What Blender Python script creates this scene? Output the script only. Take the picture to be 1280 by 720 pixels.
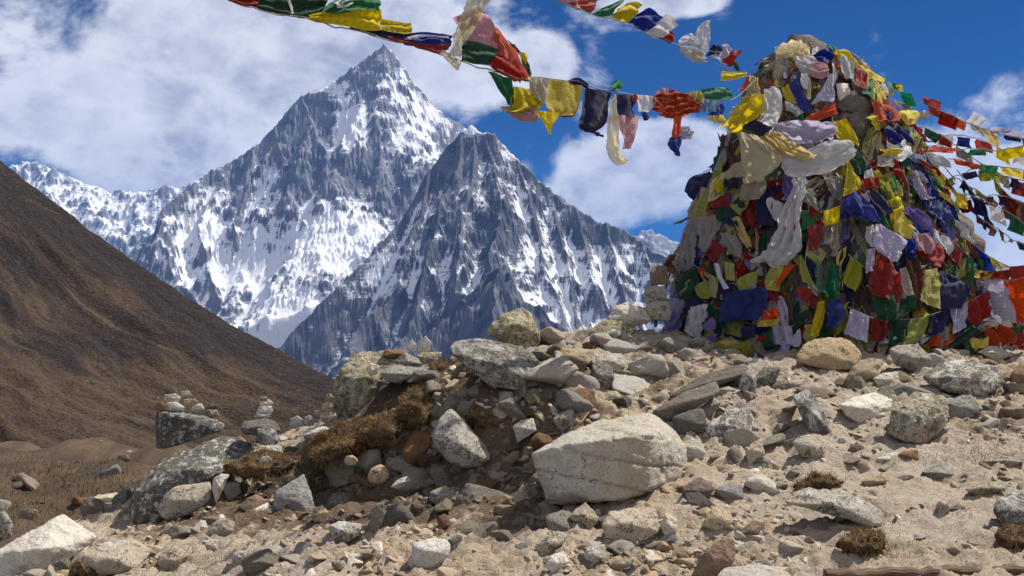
import bpy, bmesh, math, random
import numpy as np
from mathutils import Vector, Matrix

for o in list(bpy.data.objects):
    bpy.data.objects.remove(o)
SC = bpy.context.scene
COL = SC.collection
R = math.radians

# ------------------------------------------------------------------ camera, sky, sun, exposure
F = 1244.4                      # focal length in pixels of a 1280 px wide frame (35 mm lens)
HORIZON = 400.0
PITCH = math.atan((HORIZON - 360.0) / F)
EYE = 1.6
cam_d = bpy.data.cameras.new("camera")
cam = bpy.data.objects.new("camera", cam_d)
COL.objects.link(cam)
cam_d.lens = 35.0
cam_d.sensor_width = 36.0
cam_d.clip_start = 0.1
cam_d.clip_end = 60000.0
cam.location = (0, 0, EYE)
cam.rotation_euler = (R(90) + PITCH, 0, 0)
SC.camera = cam

SUN_DIR = Vector((0.47, 0.27, 0.85)).normalized()
sun_el = math.asin(SUN_DIR.z)
sun_az = math.atan2(SUN_DIR.x, SUN_DIR.y)

SC.view_settings.view_transform = 'Standard'
SC.view_settings.look = 'None'
SC.view_settings.gamma = 1.0
SC.view_settings.use_curve_mapping = False
SC.view_settings.exposure = 0.6

sun_d = bpy.data.lights.new("sun", 'SUN')
sun_d.energy = 5.0
sun_d.angle = R(0.5)
sun_d.color = (1.0, 0.955, 0.88)
sun = bpy.data.objects.new("sun", sun_d)
COL.objects.link(sun)
sun.rotation_euler = (-SUN_DIR).to_track_quat('-Z', 'Y').to_euler()
sun.location = (30, 10, 60)


class NT:
    """small helper round a node tree"""
    def __init__(self, tree):
        self.t = tree
        tree.nodes.clear()

    def n(self, kind, props=None, **inputs):
        nd = self.t.nodes.new(kind)
        for k, v in (props or {}).items():
            setattr(nd, k, v)
        for k, v in inputs.items():
            key = int(k[1:]) if k[0] == 'i' and k[1:].isdigit() else k.replace('_', ' ')
            self.set(nd, key, v)
        return nd

    def set(self, nd, key, v):
        s = nd.inputs[key]
        if isinstance(v, bpy.types.NodeSocket):
            self.t.links.new(v, s)
        elif isinstance(v, bpy.types.Node):
            self.t.links.new(v.outputs[0], s)
        else:
            s.default_value = v

    def m(self, op, a, b=None, c=None, clamp=False):
        nd = self.t.nodes.new('ShaderNodeMath')
        nd.operation = op
        nd.use_clamp = clamp
        for i, v in enumerate((a, b, c)):
            if v is not None:
                self.set(nd, i, v)
        return nd.outputs[0]

    def noise(self, vec, scale, detail=6, rough=0.55, dist=0.0, lac=2.0):
        nd = self.n('ShaderNodeTexNoise', None, Scale=scale, Detail=detail, Roughness=rough, Distortion=dist, Lacunarity=lac)
        if vec is not None:
            self.set(nd, 'Vector', vec)
        return nd.outputs[0]

    def step(self, v, lo, hi, a=0.0, b=1.0):
        nd = self.n('ShaderNodeMapRange', {'interpolation_type': 'SMOOTHSTEP'})
        for i, x in enumerate((v, lo, hi, a, b)):
            self.set(nd, i, x)
        return nd.outputs[0]

    def mix(self, f, a, b, mode='MIX'):
        nd = self.n('ShaderNodeMix', {'data_type': 'RGBA', 'blend_type': mode, 'clamp_factor': True})
        self.set(nd, 0, f)
        for i, c in ((6, a), (7, b)):
            self.set(nd, i, c if isinstance(c, (bpy.types.NodeSocket, bpy.types.Node)) else (*c[:3], 1.0))
        return nd.outputs[2]

    def mapping(self, vec, scale=(1, 1, 1), rot=(0, 0, 0), loc=(0, 0, 0)):
        nd = self.n('ShaderNodeMapping', None, Scale=scale, Rotation=rot, Location=loc)
        self.set(nd, 'Vector', vec)
        return nd.outputs[0]


def az_el(px, py):
    v = Vector(((px - 640) / F, 1.0, (360 - py) / F))
    v = Matrix.Rotation(PITCH, 3, 'X') @ v
    v.normalize()
    return math.atan2(v.x, v.y), math.asin(v.z)


def build_world():
    w = bpy.data.worlds.new("World")
    SC.world = w
    w.use_nodes = True
    T = NT(w.node_tree)
    out = T.n('ShaderNodeOutputWorld')
    bg = T.n('ShaderNodeBackground')
    bg.inputs['Strength'].default_value = 0.1
    T.t.links.new(bg.outputs[0], out.inputs['Surface'])
    sky = T.n('ShaderNodeTexSky', {'sky_type': 'NISHITA'})
    sky.sun_disc = False
    sky.sun_elevation = sun_el
    sky.sun_rotation = sun_az
    sky.altitude = 4800
    sky.air_density = 1.0
    sky.dust_density = 0.2
    sky.ozone_density = 3.0
    d = T.n('ShaderNodeTexCoord').outputs['Generated']
    sep = T.n('ShaderNodeSeparateXYZ', None, Vector=d)
    az = T.m('ARCTAN2', sep.outputs[0], sep.outputs[1])
    el = T.m('ARCSINE', sep.outputs[2])
    # cloud banks: centre px, py, half-width, half-height (converted to angles on the sky)
    banks = [(300, 95, 300, 150), (430, 70, 190, 120), (90, 150, 190, 62), (220, 190, 120, 70), (590, 80, 95, 72),
             (655, 78, 58, 44), (490, 10, 150, 55),
             (770, 215, 165, 78), (720, 255, 110, 50), (850, 190, 90, 60),
             (832, -4, 75, 24), (1240, 255, 150, 110), (1190, 310, 150, 80), (1400, 200, 150, 150),
             (-300, 120, 200, 100), (1900, 150, 300, 120), (-1100, 100, 400, 150), (3000, 100, 400, 160)]
    behind = T.step(sep.outputs[1], 0.05, -0.35, 0, 0.75)      # unseen cloud added behind the camera to brighten the faces turned this way
    cover = None
    for px, py, rx, ry in banks:
        if abs(px - 640) < 900:
            a0, e0 = az_el(px, py)
        else:
            a0, e0 = (px - 640) / F * 0.9, (HORIZON - py) / F
        dx = T.m('DIVIDE', T.m('SUBTRACT', az, a0), rx / F)
        dy = T.m('DIVIDE', T.m('SUBTRACT', el, e0), ry / F)
        q = T.m('SUBTRACT', 1.0, T.m('SQRT', T.m('ADD', T.m('MULTIPLY', dx, dx), T.m('MULTIPLY', dy, dy))))
        cover = q if cover is None else T.m('SMOOTH_MAX', cover, q, 0.25)
    cover = T.m('MAXIMUM', cover, T.m('SUBTRACT', behind, 0.25))
    stretch = T.mapping(d, scale=(1, 1, 1.5))
    n1 = T.noise(stretch, 6.0, 10, 0.6, 0.25)
    n2 = T.noise(stretch, 3.0, 6, 0.5, 0.3)
    dens = T.m('ADD', cover, T.m('MULTIPLY', T.m('SUBTRACT', n1, 0.5), 2.9))
    dens = T.m('ADD', dens, T.m('MULTIPLY', T.m('SUBTRACT', n2, 0.5), 0.9))
    alpha = T.step(dens, -0.08, 0.36)
    alpha = T.m('MULTIPLY', alpha, 0.96)
    # billows: thicker parts of the cloud are greyer and flatter
    n3 = T.noise(stretch, 9.0, 8, 0.55, 0.5)
    core = T.step(T.m('ADD', T.m('MULTIPLY', dens, 0.35), T.m('SUBTRACT', n3, 0.5)), -0.15, 0.55)
    ccol = T.mix(core, (6.0, 6.1, 6.6), (2.6, 2.75, 3.65))
    n4 = T.noise(stretch, 18.0, 6, 0.6, 0.2)
    ccol = T.mix(T.step(n4, 0.38, 0.64, 0.0, 0.55), ccol, (6.6, 6.65, 7.0))
    skyc = T.mix(1.0, sky.outputs[0], (0.015, 0.17, 0.36), 'MULTIPLY')
    T.set(bg, 'Color', T.mix(alpha, skyc, ccol))


build_world()


# ------------------------------------------------------------------ numbers and shapes
def ray(px, py):
    v = Matrix.Rotation(PITCH, 3, 'X') @ Vector(((px - 640) / F, 1.0, (360 - py) / F))
    return v.x / v.y, v.z / v.y


def at(px, py, Y):
    a, b = ray(px, py)
    return np.array((a * Y, Y, EYE + b * Y))


def _h(ix, iy, iz, seed):
    h = (ix.astype(np.uint32) * np.uint32(374761393) + iy.astype(np.uint32) * np.uint32(668265263)
         + iz.astype(np.uint32) * np.uint32(2147483647) + np.uint32(seed * 1274126177 & 0xffffffff))
    h = (h ^ (h >> np.uint32(13))) * np.uint32(1274126177)
    h = (h ^ (h >> np.uint32(16))) * np.uint32(2246822519)
    h ^= h >> np.uint32(15)
    return h.astype(np.float64) / 4294967295.0


def vnoise(p, seed=0):
    """value noise, p (n,3) -> 0..1"""
    i = np.floor(p).astype(np.int64)
    f = p - i
    f = f * f * f * (f * (f * 6 - 15) + 10)
    x, y, z = i[:, 0], i[:, 1], i[:, 2]
    r = 0
    for dx in (0, 1):
        wx = f[:, 0] if dx else 1 - f[:, 0]
        for dy in (0, 1):
            wy = f[:, 1] if dy else 1 - f[:, 1]
            for dz in (0, 1):
                wz = f[:, 2] if dz else 1 - f[:, 2]
                r = r + _h(x + dx, y + dy, z + dz, seed) * wx * wy * wz
    return r


def vnoise2(x, y, seed=0):
    ix, iy = np.floor(x).astype(np.int64), np.floor(y).astype(np.int64)
    fx, fy = x - ix, y - iy
    fx = fx * fx * fx * (fx * (fx * 6 - 15) + 10)
    fy = fy * fy * fy * (fy * (fy * 6 - 15) + 10)
    z = np.zeros_like(ix)
    a = _h(ix, iy, z, seed) * (1 - fx) + _h(ix + 1, iy, z, seed) * fx
    b = _h(ix, iy + 1, z, seed) * (1 - fx) + _h(ix + 1, iy + 1, z, seed) * fx
    return a * (1 - fy) + b * fy


def fbm3(p, octaves=5, gain=0.5, seed=0):
    r, a, s = 0.0, 1.0, 0.0
    for k in range(octaves):
        r = r + a * (vnoise(p * (2.03 ** k) + 17.3 * k, seed + k) - 0.5)
        s += a
        a *= gain
    return r / s * 2


def fbm2(x, y, octaves=5, gain=0.5, seed=0):
    r, a, s = 0.0, 1.0, 0.0
    for k in range(octaves):
        c, sn = math.cos(k * 1.1), math.sin(k * 1.1)
        q = 2.03 ** k
        r = r + a * (vnoise2((x * c - y * sn) * q + 13.7 * k, (x * sn + y * c) * q - 7.1 * k, seed + k) - 0.5)
        s += a
        a *= gain
    return r / s * 2


def ridged2(x, y, octaves=5, gain=0.5, seed=0):
    r, a, s = 0.0, 1.0, 0.0
    for k in range(octaves):
        c, sn = math.cos(k * 0.8), math.sin(k * 0.8)
        q = 2.05 ** k
        v = vnoise2((x * c - y * sn) * q + 9.7 * k, (x * sn + y * c) * q - 3.1 * k, seed + k)
        r = r + a * (1 - np.abs(2 * v - 1))
        s += a
        a *= gain
    return r / s


def sstep(x, a, b):
    t = np.clip((x - a) / (b - a), 0, 1)
    return t * t * (3 - 2 * t)


def mesh_np(name, verts, faces, mat=None, smooth=True, attrs=None, uv=None, mats=None, fmat=None):
    """verts (n,3), faces (m,k) -> mesh datablock"""
    me = bpy.data.meshes.new(name)
    verts = np.asarray(verts, dtype=np.float32)
    faces = np.asarray(faces, dtype=np.int32)
    m, k = faces.shape
    me.vertices.add(len(verts))
    me.vertices.foreach_set('co', verts.ravel())
    me.loops.add(m * k)
    me.loops.foreach_set('vertex_index', faces.ravel())
    me.polygons.add(m)
    me.polygons.foreach_set('loop_start', np.arange(0, m * k, k, dtype=np.int32))
    try:
        me.polygons.foreach_set('loop_total', np.full(m, k, dtype=np.int32))
    except Exception:
        pass
    me.polygons.foreach_set('use_smooth', np.full(m, smooth, dtype=bool))
    me.update(calc_edges=True)
    for an, av in (attrs or {}).items():
        av = np.asarray(av, dtype=np.float32)
        if av.ndim == 1:
            me.attributes.new(an, 'FLOAT', 'POINT').data.foreach_set('value', av)
        else:
            if av.shape[1] == 3:
                av = np.hstack([av, np.ones((len(av), 1), np.float32)])
            me.attributes.new(an, 'FLOAT_COLOR', 'POINT').data.foreach_set('color', av.ravel())
    if uv is not None:
        l = me.uv_layers.new(name='UVMap')
        l.data.foreach_set('uv', np.asarray(uv, dtype=np.float32)[faces.ravel()].ravel())
    if mat:
        me.materials.append(mat)
    return me


def link(name, me, label=None, cat=None, group=None, kind=None, parent=None, loc=None):
    o = bpy.data.objects.new(name, me)
    COL.objects.link(o)
    if loc is not None:
        o.location = [float(v) for v in loc]
    if parent is not None:
        o.parent = parent
    for k, v in (('label', label), ('category', cat), ('group', group), ('kind', kind)):
        if v:
            o[k] = v
    return o


def empty(name, loc, label, cat, group=None):
    return link(name, None, label, cat, group, loc=loc)


def grid_faces(nr, nc):
    a = np.arange(nr * nc).reshape(nr, nc)
    return np.stack([a[:-1, :-1].ravel(), a[:-1, 1:].ravel(), a[1:, 1:].ravel(), a[1:, :-1].ravel()], axis=1)


def material(name):
    m = bpy.data.materials.new(name)
    m.use_nodes = True
    T = NT(m.node_tree)
    out = T.n('ShaderNodeOutputMaterial')
    bs = T.n('ShaderNodeBsdfPrincipled', None, Roughness=0.9)
    bs.inputs['Specular IOR Level'].default_value = 0.25
    T.t.links.new(bs.outputs[0], out.inputs['Surface'])
    return m, T, bs, out


def bump(T, bs, h, strength=0.5, dist=0.02, normal=None):
    b = T.n('ShaderNodeBump', None, Strength=strength, Distance=dist, Height=h)
    if normal is not None:
        T.set(b, 'Normal', normal)
    T.t.links.new(b.outputs[0], bs.inputs['Normal'])
    return b.outputs[0]


def attr(T, name):
    return T.n('ShaderNodeAttribute', {'attribute_name': name})
# ------------------------------------------------------------------ far setting: mountains, hill, valley
def mat_mountain(name, rock=(0.10, 0.10, 0.115), rock2=(0.19, 0.18, 0.18), snow=(0.74, 0.75, 0.78), fine=1.0):
    m, T, bs, out = material(name)
    pos = T.n('ShaderNodeNewGeometry').outputs['Position']
    s = attr(T, 'snow').outputs['Fac']
    vert = T.mapping(pos, scale=(1, 1, 0.6))
    nb = T.noise(vert, 0.009 * fine, 8, 0.6, 0.6)
    nf = T.noise(pos, 0.045 * fine, 6, 0.65)
    v = T.m('ADD', s, T.m('ADD', T.m('MULTIPLY', T.m('SUBTRACT', nb, 0.5), 0.85), T.m('MULTIPLY', T.m('SUBTRACT', nf, 0.5), 0.42)))
    # thin dusting on ledges
    led = T.noise(T.mapping(pos, scale=(0.3, 0.3, 1.6)), 0.016 * fine, 6, 0.6, 1.2)
    v = T.m('ADD', v, T.m('MULTIPLY', T.m('SUBTRACT', led, 0.5), 0.7))
    f = T.step(v, 0.38, 0.62)
    rn = T.noise(vert, 0.006 * fine, 6, 0.6)
    rc = T.mix(T.step(rn, 0.35, 0.65), rock, rock2)
    dust = T.mix(T.step(v, 0.18, 0.55, 0.0, 0.4), rc, (0.36, 0.36, 0.39))
    T.set(bs, 'Base Color', T.mix(f, dust, snow))
    T.set(bs, 'Roughness', 0.8)
    h = T.m('ADD', T.noise(vert, 0.03 * fine, 8, 0.65), T.m('MULTIPLY', f, 0.25))
    bump(T, bs, h, 0.6, 14.0 / fine)
    return m


def erode(H, n, steps, batches, seed, cap=6.0, rate=0.25, dep=0.3):
    """rain drops running down a height grid (heights in cells)"""
    rng = np.random.default_rng(seed)
    nr, nc = H.shape
    H = H.copy()
    flat = H.ravel()
    for b in range(batches):
        x = rng.uniform(1, nc - 3, n)
        y = rng.uniform(1, nr - 3, n)
        dx = np.zeros(n); dy = np.zeros(n)
        sed = np.zeros(n); wat = np.ones(n); vel = np.ones(n)
        for s in range(steps):
            ix = x.astype(np.int64); iy = y.astype(np.int64)
            fx = x - ix; fy = y - iy
            k = iy * nc + ix
            a, bb, c, d = flat[k], flat[k + 1], flat[k + nc], flat[k + nc + 1]
            gx = (bb - a) * (1 - fy) + (d - c) * fy
            gy = (c - a) * (1 - fx) + (d - bb) * fx
            h0 = a * (1 - fx) * (1 - fy) + bb * fx * (1 - fy) + c * (1 - fx) * fy + d * fx * fy
            dx = dx * 0.1 - gx * 0.9
            dy = dy * 0.1 - gy * 0.9
            L = np.sqrt(dx * dx + dy * dy) + 1e-9
            dx /= L; dy /= L
            x2 = np.clip(x + dx, 1, nc - 3); y2 = np.clip(y + dy, 1, nr - 3)
            jx = x2.astype(np.int64); jy = y2.astype(np.int64)
            ex = x2 - jx; ey = y2 - jy
            k2 = jy * nc + jx
            h1 = (flat[k2] * (1 - ex) + flat[k2 + 1] * ex) * (1 - ey) + (flat[k2 + nc] * (1 - ex) + flat[k2 + nc + 1] * ex) * ey
            dh = h1 - h0
            c_ = np.clip(-dh, 0.01, 3.0) * vel * wat * cap * 0.1
            up = dh > 0
            amt = np.where(up, -np.minimum(dh, sed), np.where(sed > c_, -(sed - c_) * dep, np.minimum((c_ - sed) * rate, np.maximum(-dh, 0) * 0.5)))
            sed += amt
            for off, wgt in ((0, (1 - fx) * (1 - fy)), (1, fx * (1 - fy)), (nc, (1 - fx) * fy), (nc + 1, fx * fy)):
                flat -= np.bincount(k + off, weights=amt * wgt, minlength=flat.size)
            vel = np.sqrt(np.clip(vel * vel - dh, 0.2, 9))
            wat *= 0.985
            x, y = x2, y2
    return flat.reshape(nr, nc)


def ridges_height(X, Y, ridges, warp=30.0, seed=1, flute=26.0, fl_len=70.0):
    """every ridge: (slope, length scale, [(px,py,Y)...], tag); returns height, tag of the winning ridge, distance to it"""
    D0 = np.full(X.shape, 1e9)
    for slope, Ls, pts, tag in ridges[:2]:
        P = [at(*p) for p in pts]
        for p, q in zip(P[:-1], P[1:]):
            ex, ey = q[0] - p[0], q[1] - p[1]
            t = np.clip(((X - p[0]) * ex + (Y - p[1]) * ey) / (ex * ex + ey * ey + 1e-6), 0, 1)
            D0 = np.minimum(D0, np.hypot(X - (p[0] + t * ex), Y - (p[1] + t * ey)))
    amp = warp * (0.8 + np.minimum(D0 / 90, 6.5))
    wx = X + fbm2(X / 520, Y / 520, 5, 0.55, seed) * amp
    wy = Y + fbm2(X / 520, Y / 520, 5, 0.55, seed + 50) * amp
    best = np.full(X.shape, -1e9); A = np.zeros(X.shape); D = np.zeros(X.shape); TG = np.zeros(X.shape)
    for ri, (slope, Ls, pts, tag) in enumerate(ridges):
        P = [at(*p) for p in pts]
        acc = ri * 3000.0
        for p, q in zip(P[:-1], P[1:]):
            ex, ey = q[0] - p[0], q[1] - p[1]
            L2 = ex * ex + ey * ey + 1e-6
            t = np.clip(((wx - p[0]) * ex + (wy - p[1]) * ey) / L2, 0, 1)
            d = np.hypot(wx - (p[0] + t * ex), wy - (p[1] + t * ey))
            h = p[2] + (q[2] - p[2]) * t - slope * Ls * np.log1p(d / Ls)
            k = h > best
            best = np.where(k, h, best)
            A = np.where(k, acc + t * math.sqrt(L2), A)
            D = np.where(k, d, D)
            TG = np.where(k, tag, TG)
            acc += math.sqrt(L2)
    fl = ridged2(A / fl_len, D / (fl_len * 5), 4, 0.55, seed + 7) - 0.55
    fl2 = ridged2(A / (fl_len * 3.5), D / (fl_len * 8), 3, 0.5, seed + 9) - 0.55
    on = sstep(D, 0, 120)
    best = best + on * (fl * flute + fl2 * flute * 2.4)
    best = best + fbm2(X / 150, Y / 150, 6, 0.55, seed + 3) * flute * (0.55 + 0.6 * on)
    best = best + (fbm2(X / 70, Y / 70, 4, 0.6, seed + 5) + 0.05) * flute * 1.6
    best = best + on * (ridged2(X / 330, Y / 330, 5, 0.55, seed + 4) - 0.5) * flute * 4.2
    # cliff bands: steps up the face, tilted and broken
    per = flute * 6.0
    t = (best + fbm2(X / 380, Y / 380, 4, 0.55, seed + 21) * per * 1.6 + X * 0.12) / per
    fr = t - np.floor(t)
    band = vnoise2(np.floor(t) * 3.7 + X / 260, Y / 260, seed + 22)
    best = best + on * (sstep(fr, 0.25, 0.75) - fr) * per * 0.5 * sstep(band, 0.35, 0.8)
    t = (best + fbm2(X / 120, Y / 120, 4, 0.55, seed + 24) * per * 0.5) / (per * 0.3)
    fr = t - np.floor(t)
    best = best + on * (sstep(fr, 0.25, 0.75) - fr) * per * 0.3 * 0.25
    return best, TG, D


def broad_mean(a):
    """broad average of a field"""
    for _ in range(3):
        for ax in (0, 1):
            c = np.cumsum(np.concatenate([np.repeat(np.take(a, [0], ax), 26, ax), a, np.repeat(np.take(a, [-1], ax), 25, ax)], ax), ax)
            a = (np.take(c, range(51, c.shape[ax]), ax) - np.take(c, range(0, c.shape[ax] - 51), ax)) / 51
    return a


def mountain(name, xr, yr, cell, ridges, floor_z, seed, mat, label, bias, er=(9000, 45, 10), flute=26.0, fl_len=70.0, base=0.0, warp=30.0, noise_amp=0.25):
    xs = np.arange(xr[0], xr[1], cell); ys = np.arange(yr[0], yr[1], cell)
    X, Y = np.meshgrid(xs, ys)
    H, TG, D = ridges_height(X, Y, ridges, warp, seed, flute, fl_len)
    H = np.maximum(H, floor_z + fbm2(X / 300, Y / 300, 4, 0.5, seed) * 30)
    if er:
        H = erode(H / cell, er[0], er[1], er[2], seed) * cell
    gy, gx = np.gradient(H, cell)
    slope = np.hypot(gx, gy)
    lap = (np.roll(H, 3, 0) + np.roll(H, -3, 0) + np.roll(H, 3, 1) + np.roll(H, -3, 1) - 4 * H) / (3 * cell)
    ms = broad_mean(slope)
    for _ in range(2):
        slope = (slope + np.roll(slope, 1, 0) + np.roll(slope, -1, 0) + np.roll(slope, 1, 1) + np.roll(slope, -1, 1)) / 5
    wide = fbm2(X / 430, (Y * 0.6 + H * 0.9) / 430, 4, 0.5, seed + 60)
    snow = 0.335 + base + (ms - slope) * 0.20 + np.clip(lap, -2, 2) * 0.06 + wide * 0.22
    # drift on the side turned away from the sun and the wind
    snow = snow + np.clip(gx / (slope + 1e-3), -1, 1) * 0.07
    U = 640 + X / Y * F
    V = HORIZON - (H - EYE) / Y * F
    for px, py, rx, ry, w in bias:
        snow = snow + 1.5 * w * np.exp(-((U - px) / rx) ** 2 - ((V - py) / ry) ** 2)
    snow = np.where(TG > 0.5, np.where(TG > 1.5, snow + 0.16, snow - 0.8), snow)  # front spur: snow removed, its backlit shade put into dark rock colour
    # sides fall away below the floor so the sheet has no hanging edge
    e = np.minimum(np.minimum(X - xr[0], xr[1] - X), np.minimum(Y - yr[0], yr[1] - Y))
    H = H - (1 - sstep(e, 0, 160)) * 500
    verts = np.stack([X.ravel(), Y.ravel(), H.ravel()], 1)
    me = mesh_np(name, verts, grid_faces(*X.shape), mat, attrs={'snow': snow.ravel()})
    return link(name, me, label, 'mountain', None, 'structure')


M_peak = mat_mountain('snow_and_rock', (0.085, 0.09, 0.115), (0.19, 0.19, 0.215))
M_peak2 = mat_mountain('dark_rock_and_snow', (0.042, 0.046, 0.062), (0.12, 0.12, 0.138), fine=1.35)
M_far = mat_mountain('far_snow', (0.13, 0.14, 0.16), (0.2, 0.2, 0.22), fine=0.8)

# the tall main peak
rid_a = [
    (2.7, 1300, [(480, 55, 9000), (497, 72, 9030), (520, 105, 9080), (540, 126, 9150), (558, 145, 9200), (580, 158, 9300), (640, 200, 9500), (720, 260, 9700)], 0),
    (2.7, 1300, [(480, 55, 9000), (465, 70, 8960), (440, 84, 8900), (428, 97, 8870), (413, 106, 8840), (394, 115, 8820), (378, 119, 8800), (362, 138, 8760), (345, 156, 8700), (320, 181, 8650), (290, 201, 8600), (262, 216, 8500)], 0),
    (2.5, 1200, [(262, 216, 8500), (248, 232, 8400), (224, 252, 8250), (203, 268, 8100), (190, 292, 7950), (180, 330, 7750), (170, 370, 7600)], 0),
    (2.1, 1100, [(378, 119, 8800), (392, 150, 8680), (410, 190, 8500), (425, 240, 8300), (432, 290, 8080), (420, 335, 7900)], 0),
    (2.1, 1100, [(480, 60, 8990), (484, 100, 8860), (496, 150, 8680), (503, 200, 8500), (494, 250, 8330), (478, 290, 8150), (455, 320, 8000)], 0),
    (2.1, 1100, [(440, 84, 8900), (452, 120, 8780), (460, 170, 8600), (462, 220, 8420), (455, 270, 8220)], 0),
    (2.1, 1100, [(320, 181, 8650), (316, 220, 8480), (306, 265, 8250), (297, 310, 8050), (300, 350, 7850), (330, 390, 7650)], 0),
    (2.1, 1100, [(345, 156, 8700), (356, 200, 8520), (366, 250, 8300), (372, 300, 8080), (370, 345, 7880)], 0),
    (2.1, 1100, [(290, 201, 8600), (272, 240, 8380), (255, 280, 8150), (246, 325, 7900), (262, 365, 7700), (290, 395, 7550)], 0),
    (2.1, 1100, [(530, 115, 9100), (532, 160, 8950), (545, 210, 8750), (540, 260, 8500)], 0),
    (1.0, 700, [(474, 300, 8050), (444, 332, 7850), (408, 366, 7600), (366, 398, 7350), (330, 430, 7150)], 2),
    (1.0, 700, [(520, 274, 8200), (474, 300, 8050)], 2),
    (2.0, 900, [(300, 350, 7850), (318, 380, 7650), (340, 410, 7450)], 0),
    (2.0, 900, [(246, 325, 7900), (268, 372, 7650), (300, 410, 7400)], 0),
    (2.0, 900, [(372, 300, 8080), (366, 345, 7850), (362, 378, 7650)], 0),
    (2.0, 900, [(190, 292, 7950), (206, 340, 7700), (236, 385, 7450), (262, 415, 7300)], 0),
]
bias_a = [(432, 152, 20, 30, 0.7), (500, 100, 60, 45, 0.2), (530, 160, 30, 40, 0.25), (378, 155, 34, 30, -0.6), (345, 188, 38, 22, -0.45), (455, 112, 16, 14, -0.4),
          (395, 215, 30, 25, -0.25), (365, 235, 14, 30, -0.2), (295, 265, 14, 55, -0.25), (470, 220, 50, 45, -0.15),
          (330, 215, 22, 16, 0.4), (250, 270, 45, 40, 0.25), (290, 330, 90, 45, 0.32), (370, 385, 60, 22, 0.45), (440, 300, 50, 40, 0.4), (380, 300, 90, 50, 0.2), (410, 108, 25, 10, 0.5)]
mountain('mountain', (-3900, 900), (7150, 9900), 6.5, rid_a, -420, 11, M_peak,
         'tallest snow covered rocky peak with its summit in cloud, left of the flag heap', bias_a, er=(16000, 50, 12))

# the nearer dark pyramid
rid_b = [
    (2.7, 900, [(590, 158, 6500), (576, 166, 6480), (556, 186, 6450), (537, 214, 6400), (517, 250, 6330), (492, 288, 6230), (461, 321, 6130), (432, 345, 6050), (406, 372, 5960), (376, 402, 5880), (350, 432, 5800), (300, 470, 5700)], 0),
    (2.7, 900, [(590, 158, 6500), (604, 167, 6490), (617, 168, 6480), (628, 180, 6490), (645, 199, 6500), (661, 215, 6500), (690, 240, 6500), (720, 261, 6480), (758, 278, 6450), (790, 292, 6420), (808, 306, 6400), (832, 319, 6350), (890, 350, 6300)], 0),
    (2.1, 800, [(604, 167, 6490), (613, 200, 6360), (619, 240, 6200), (623, 285, 6020), (622, 325, 5850)], 0),
    (2.1, 800, [(576, 166, 6480), (572, 215, 6310), (560, 270, 6100), (540, 325, 5880), (512, 375, 5680), (480, 425, 5480)], 0),
    (2.1, 800, [(537, 214, 6400), (531, 270, 6190), (508, 330, 5960), (470, 385, 5740), (430, 430, 5560)], 0),
    (2.1, 800, [(590, 162, 6490), (592, 215, 6300), (590, 270, 6090), (580, 320, 5900), (560, 370, 5700)], 0),
    (2.1, 800, [(645, 199, 6500), (660, 250, 6310), (672, 300, 6120), (688, 350, 5930), (705, 400, 5750)], 0),
    (2.1, 800, [(690, 240, 6500), (704, 285, 6320), (718, 330, 6140), (728, 375, 5960), (735, 410, 5820)], 0),
    (2.1, 800, [(720, 261, 6480), (740, 305, 6300), (752, 350, 6120), (758, 390, 5950)], 0),
    (2.1, 800, [(758, 278, 6450), (775, 320, 6280), (786, 360, 6120), (792, 400, 5950)], 0),
    (2.1, 800, [(800, 298, 6410), (815, 340, 6240), (828, 380, 6080)], 0),
    (1.6, 1500, [(470, 446, 5150), (505, 424, 5230), (540, 402, 5300), (568, 382, 5370), (592, 362, 5430), (622, 331, 5500), (640, 350, 5440), (656, 370, 5380), (674, 388, 5320), (690, 405, 5260), (712, 432, 5180), (740, 470, 5080)], 1),
    (1.3, 1500, [(622, 333, 5500), (625, 380, 5250), (620, 420, 5050)], 1),
]
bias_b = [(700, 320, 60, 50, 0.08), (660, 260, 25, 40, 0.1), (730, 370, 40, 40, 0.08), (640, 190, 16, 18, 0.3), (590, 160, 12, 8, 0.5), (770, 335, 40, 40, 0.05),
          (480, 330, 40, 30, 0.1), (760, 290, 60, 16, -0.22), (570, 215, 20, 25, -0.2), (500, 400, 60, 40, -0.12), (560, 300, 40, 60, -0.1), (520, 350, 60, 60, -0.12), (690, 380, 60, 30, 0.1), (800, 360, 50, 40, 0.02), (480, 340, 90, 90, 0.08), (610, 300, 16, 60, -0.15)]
mountain('mountain', (-1900, 1500), (4900, 6900), 4.6, rid_b, -420, 23, M_peak2,
         'dark rocky pyramid peak streaked with snow, standing before the tallest peak', bias_b, er=(16000, 45, 12), flute=20, fl_len=55, base=0.085)

# the far ranges at both sides
rid_c = [(1.3, 2500, [(-60, 215, 14000), (0, 215, 14000), (20, 206, 14000), (46, 203, 14000), (62, 209, 14000), (76, 216, 14000), (92, 222, 14000), (106, 229, 14000), (122, 236, 14000), (133, 243, 14000), (141, 240, 14000), (152, 238, 14000), (165, 243, 14000), (182, 240, 14000), (205, 233, 14000), (222, 236, 14000), (262, 216, 14000), (330, 250, 14000)], 0),
         (1.4, 1500, [(46, 203, 14000), (60, 240, 13500), (90, 280, 13000)], 0), (1.4, 1500, [(106, 229, 14000), (120, 262, 13500), (150, 300, 13000)], 0),
         (1.4, 1500, [(165, 243, 14000), (170, 270, 13500), (185, 310, 13000)], 0), (1.4, 1500, [(205, 233, 14000), (215, 265, 13500), (220, 310, 13000)], 0)]
mountain('mountain', (-8600, -2500), (12000, 15000), 14, rid_c, -200, 37, M_far, 'hazy snowy far range beyond the brown hillside',
         [(40, 230, 60, 30, 0.2), (150, 270, 90, 40, 0.22)], er=(9000, 30, 6), flute=45, fl_len=150, warp=50)
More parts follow.
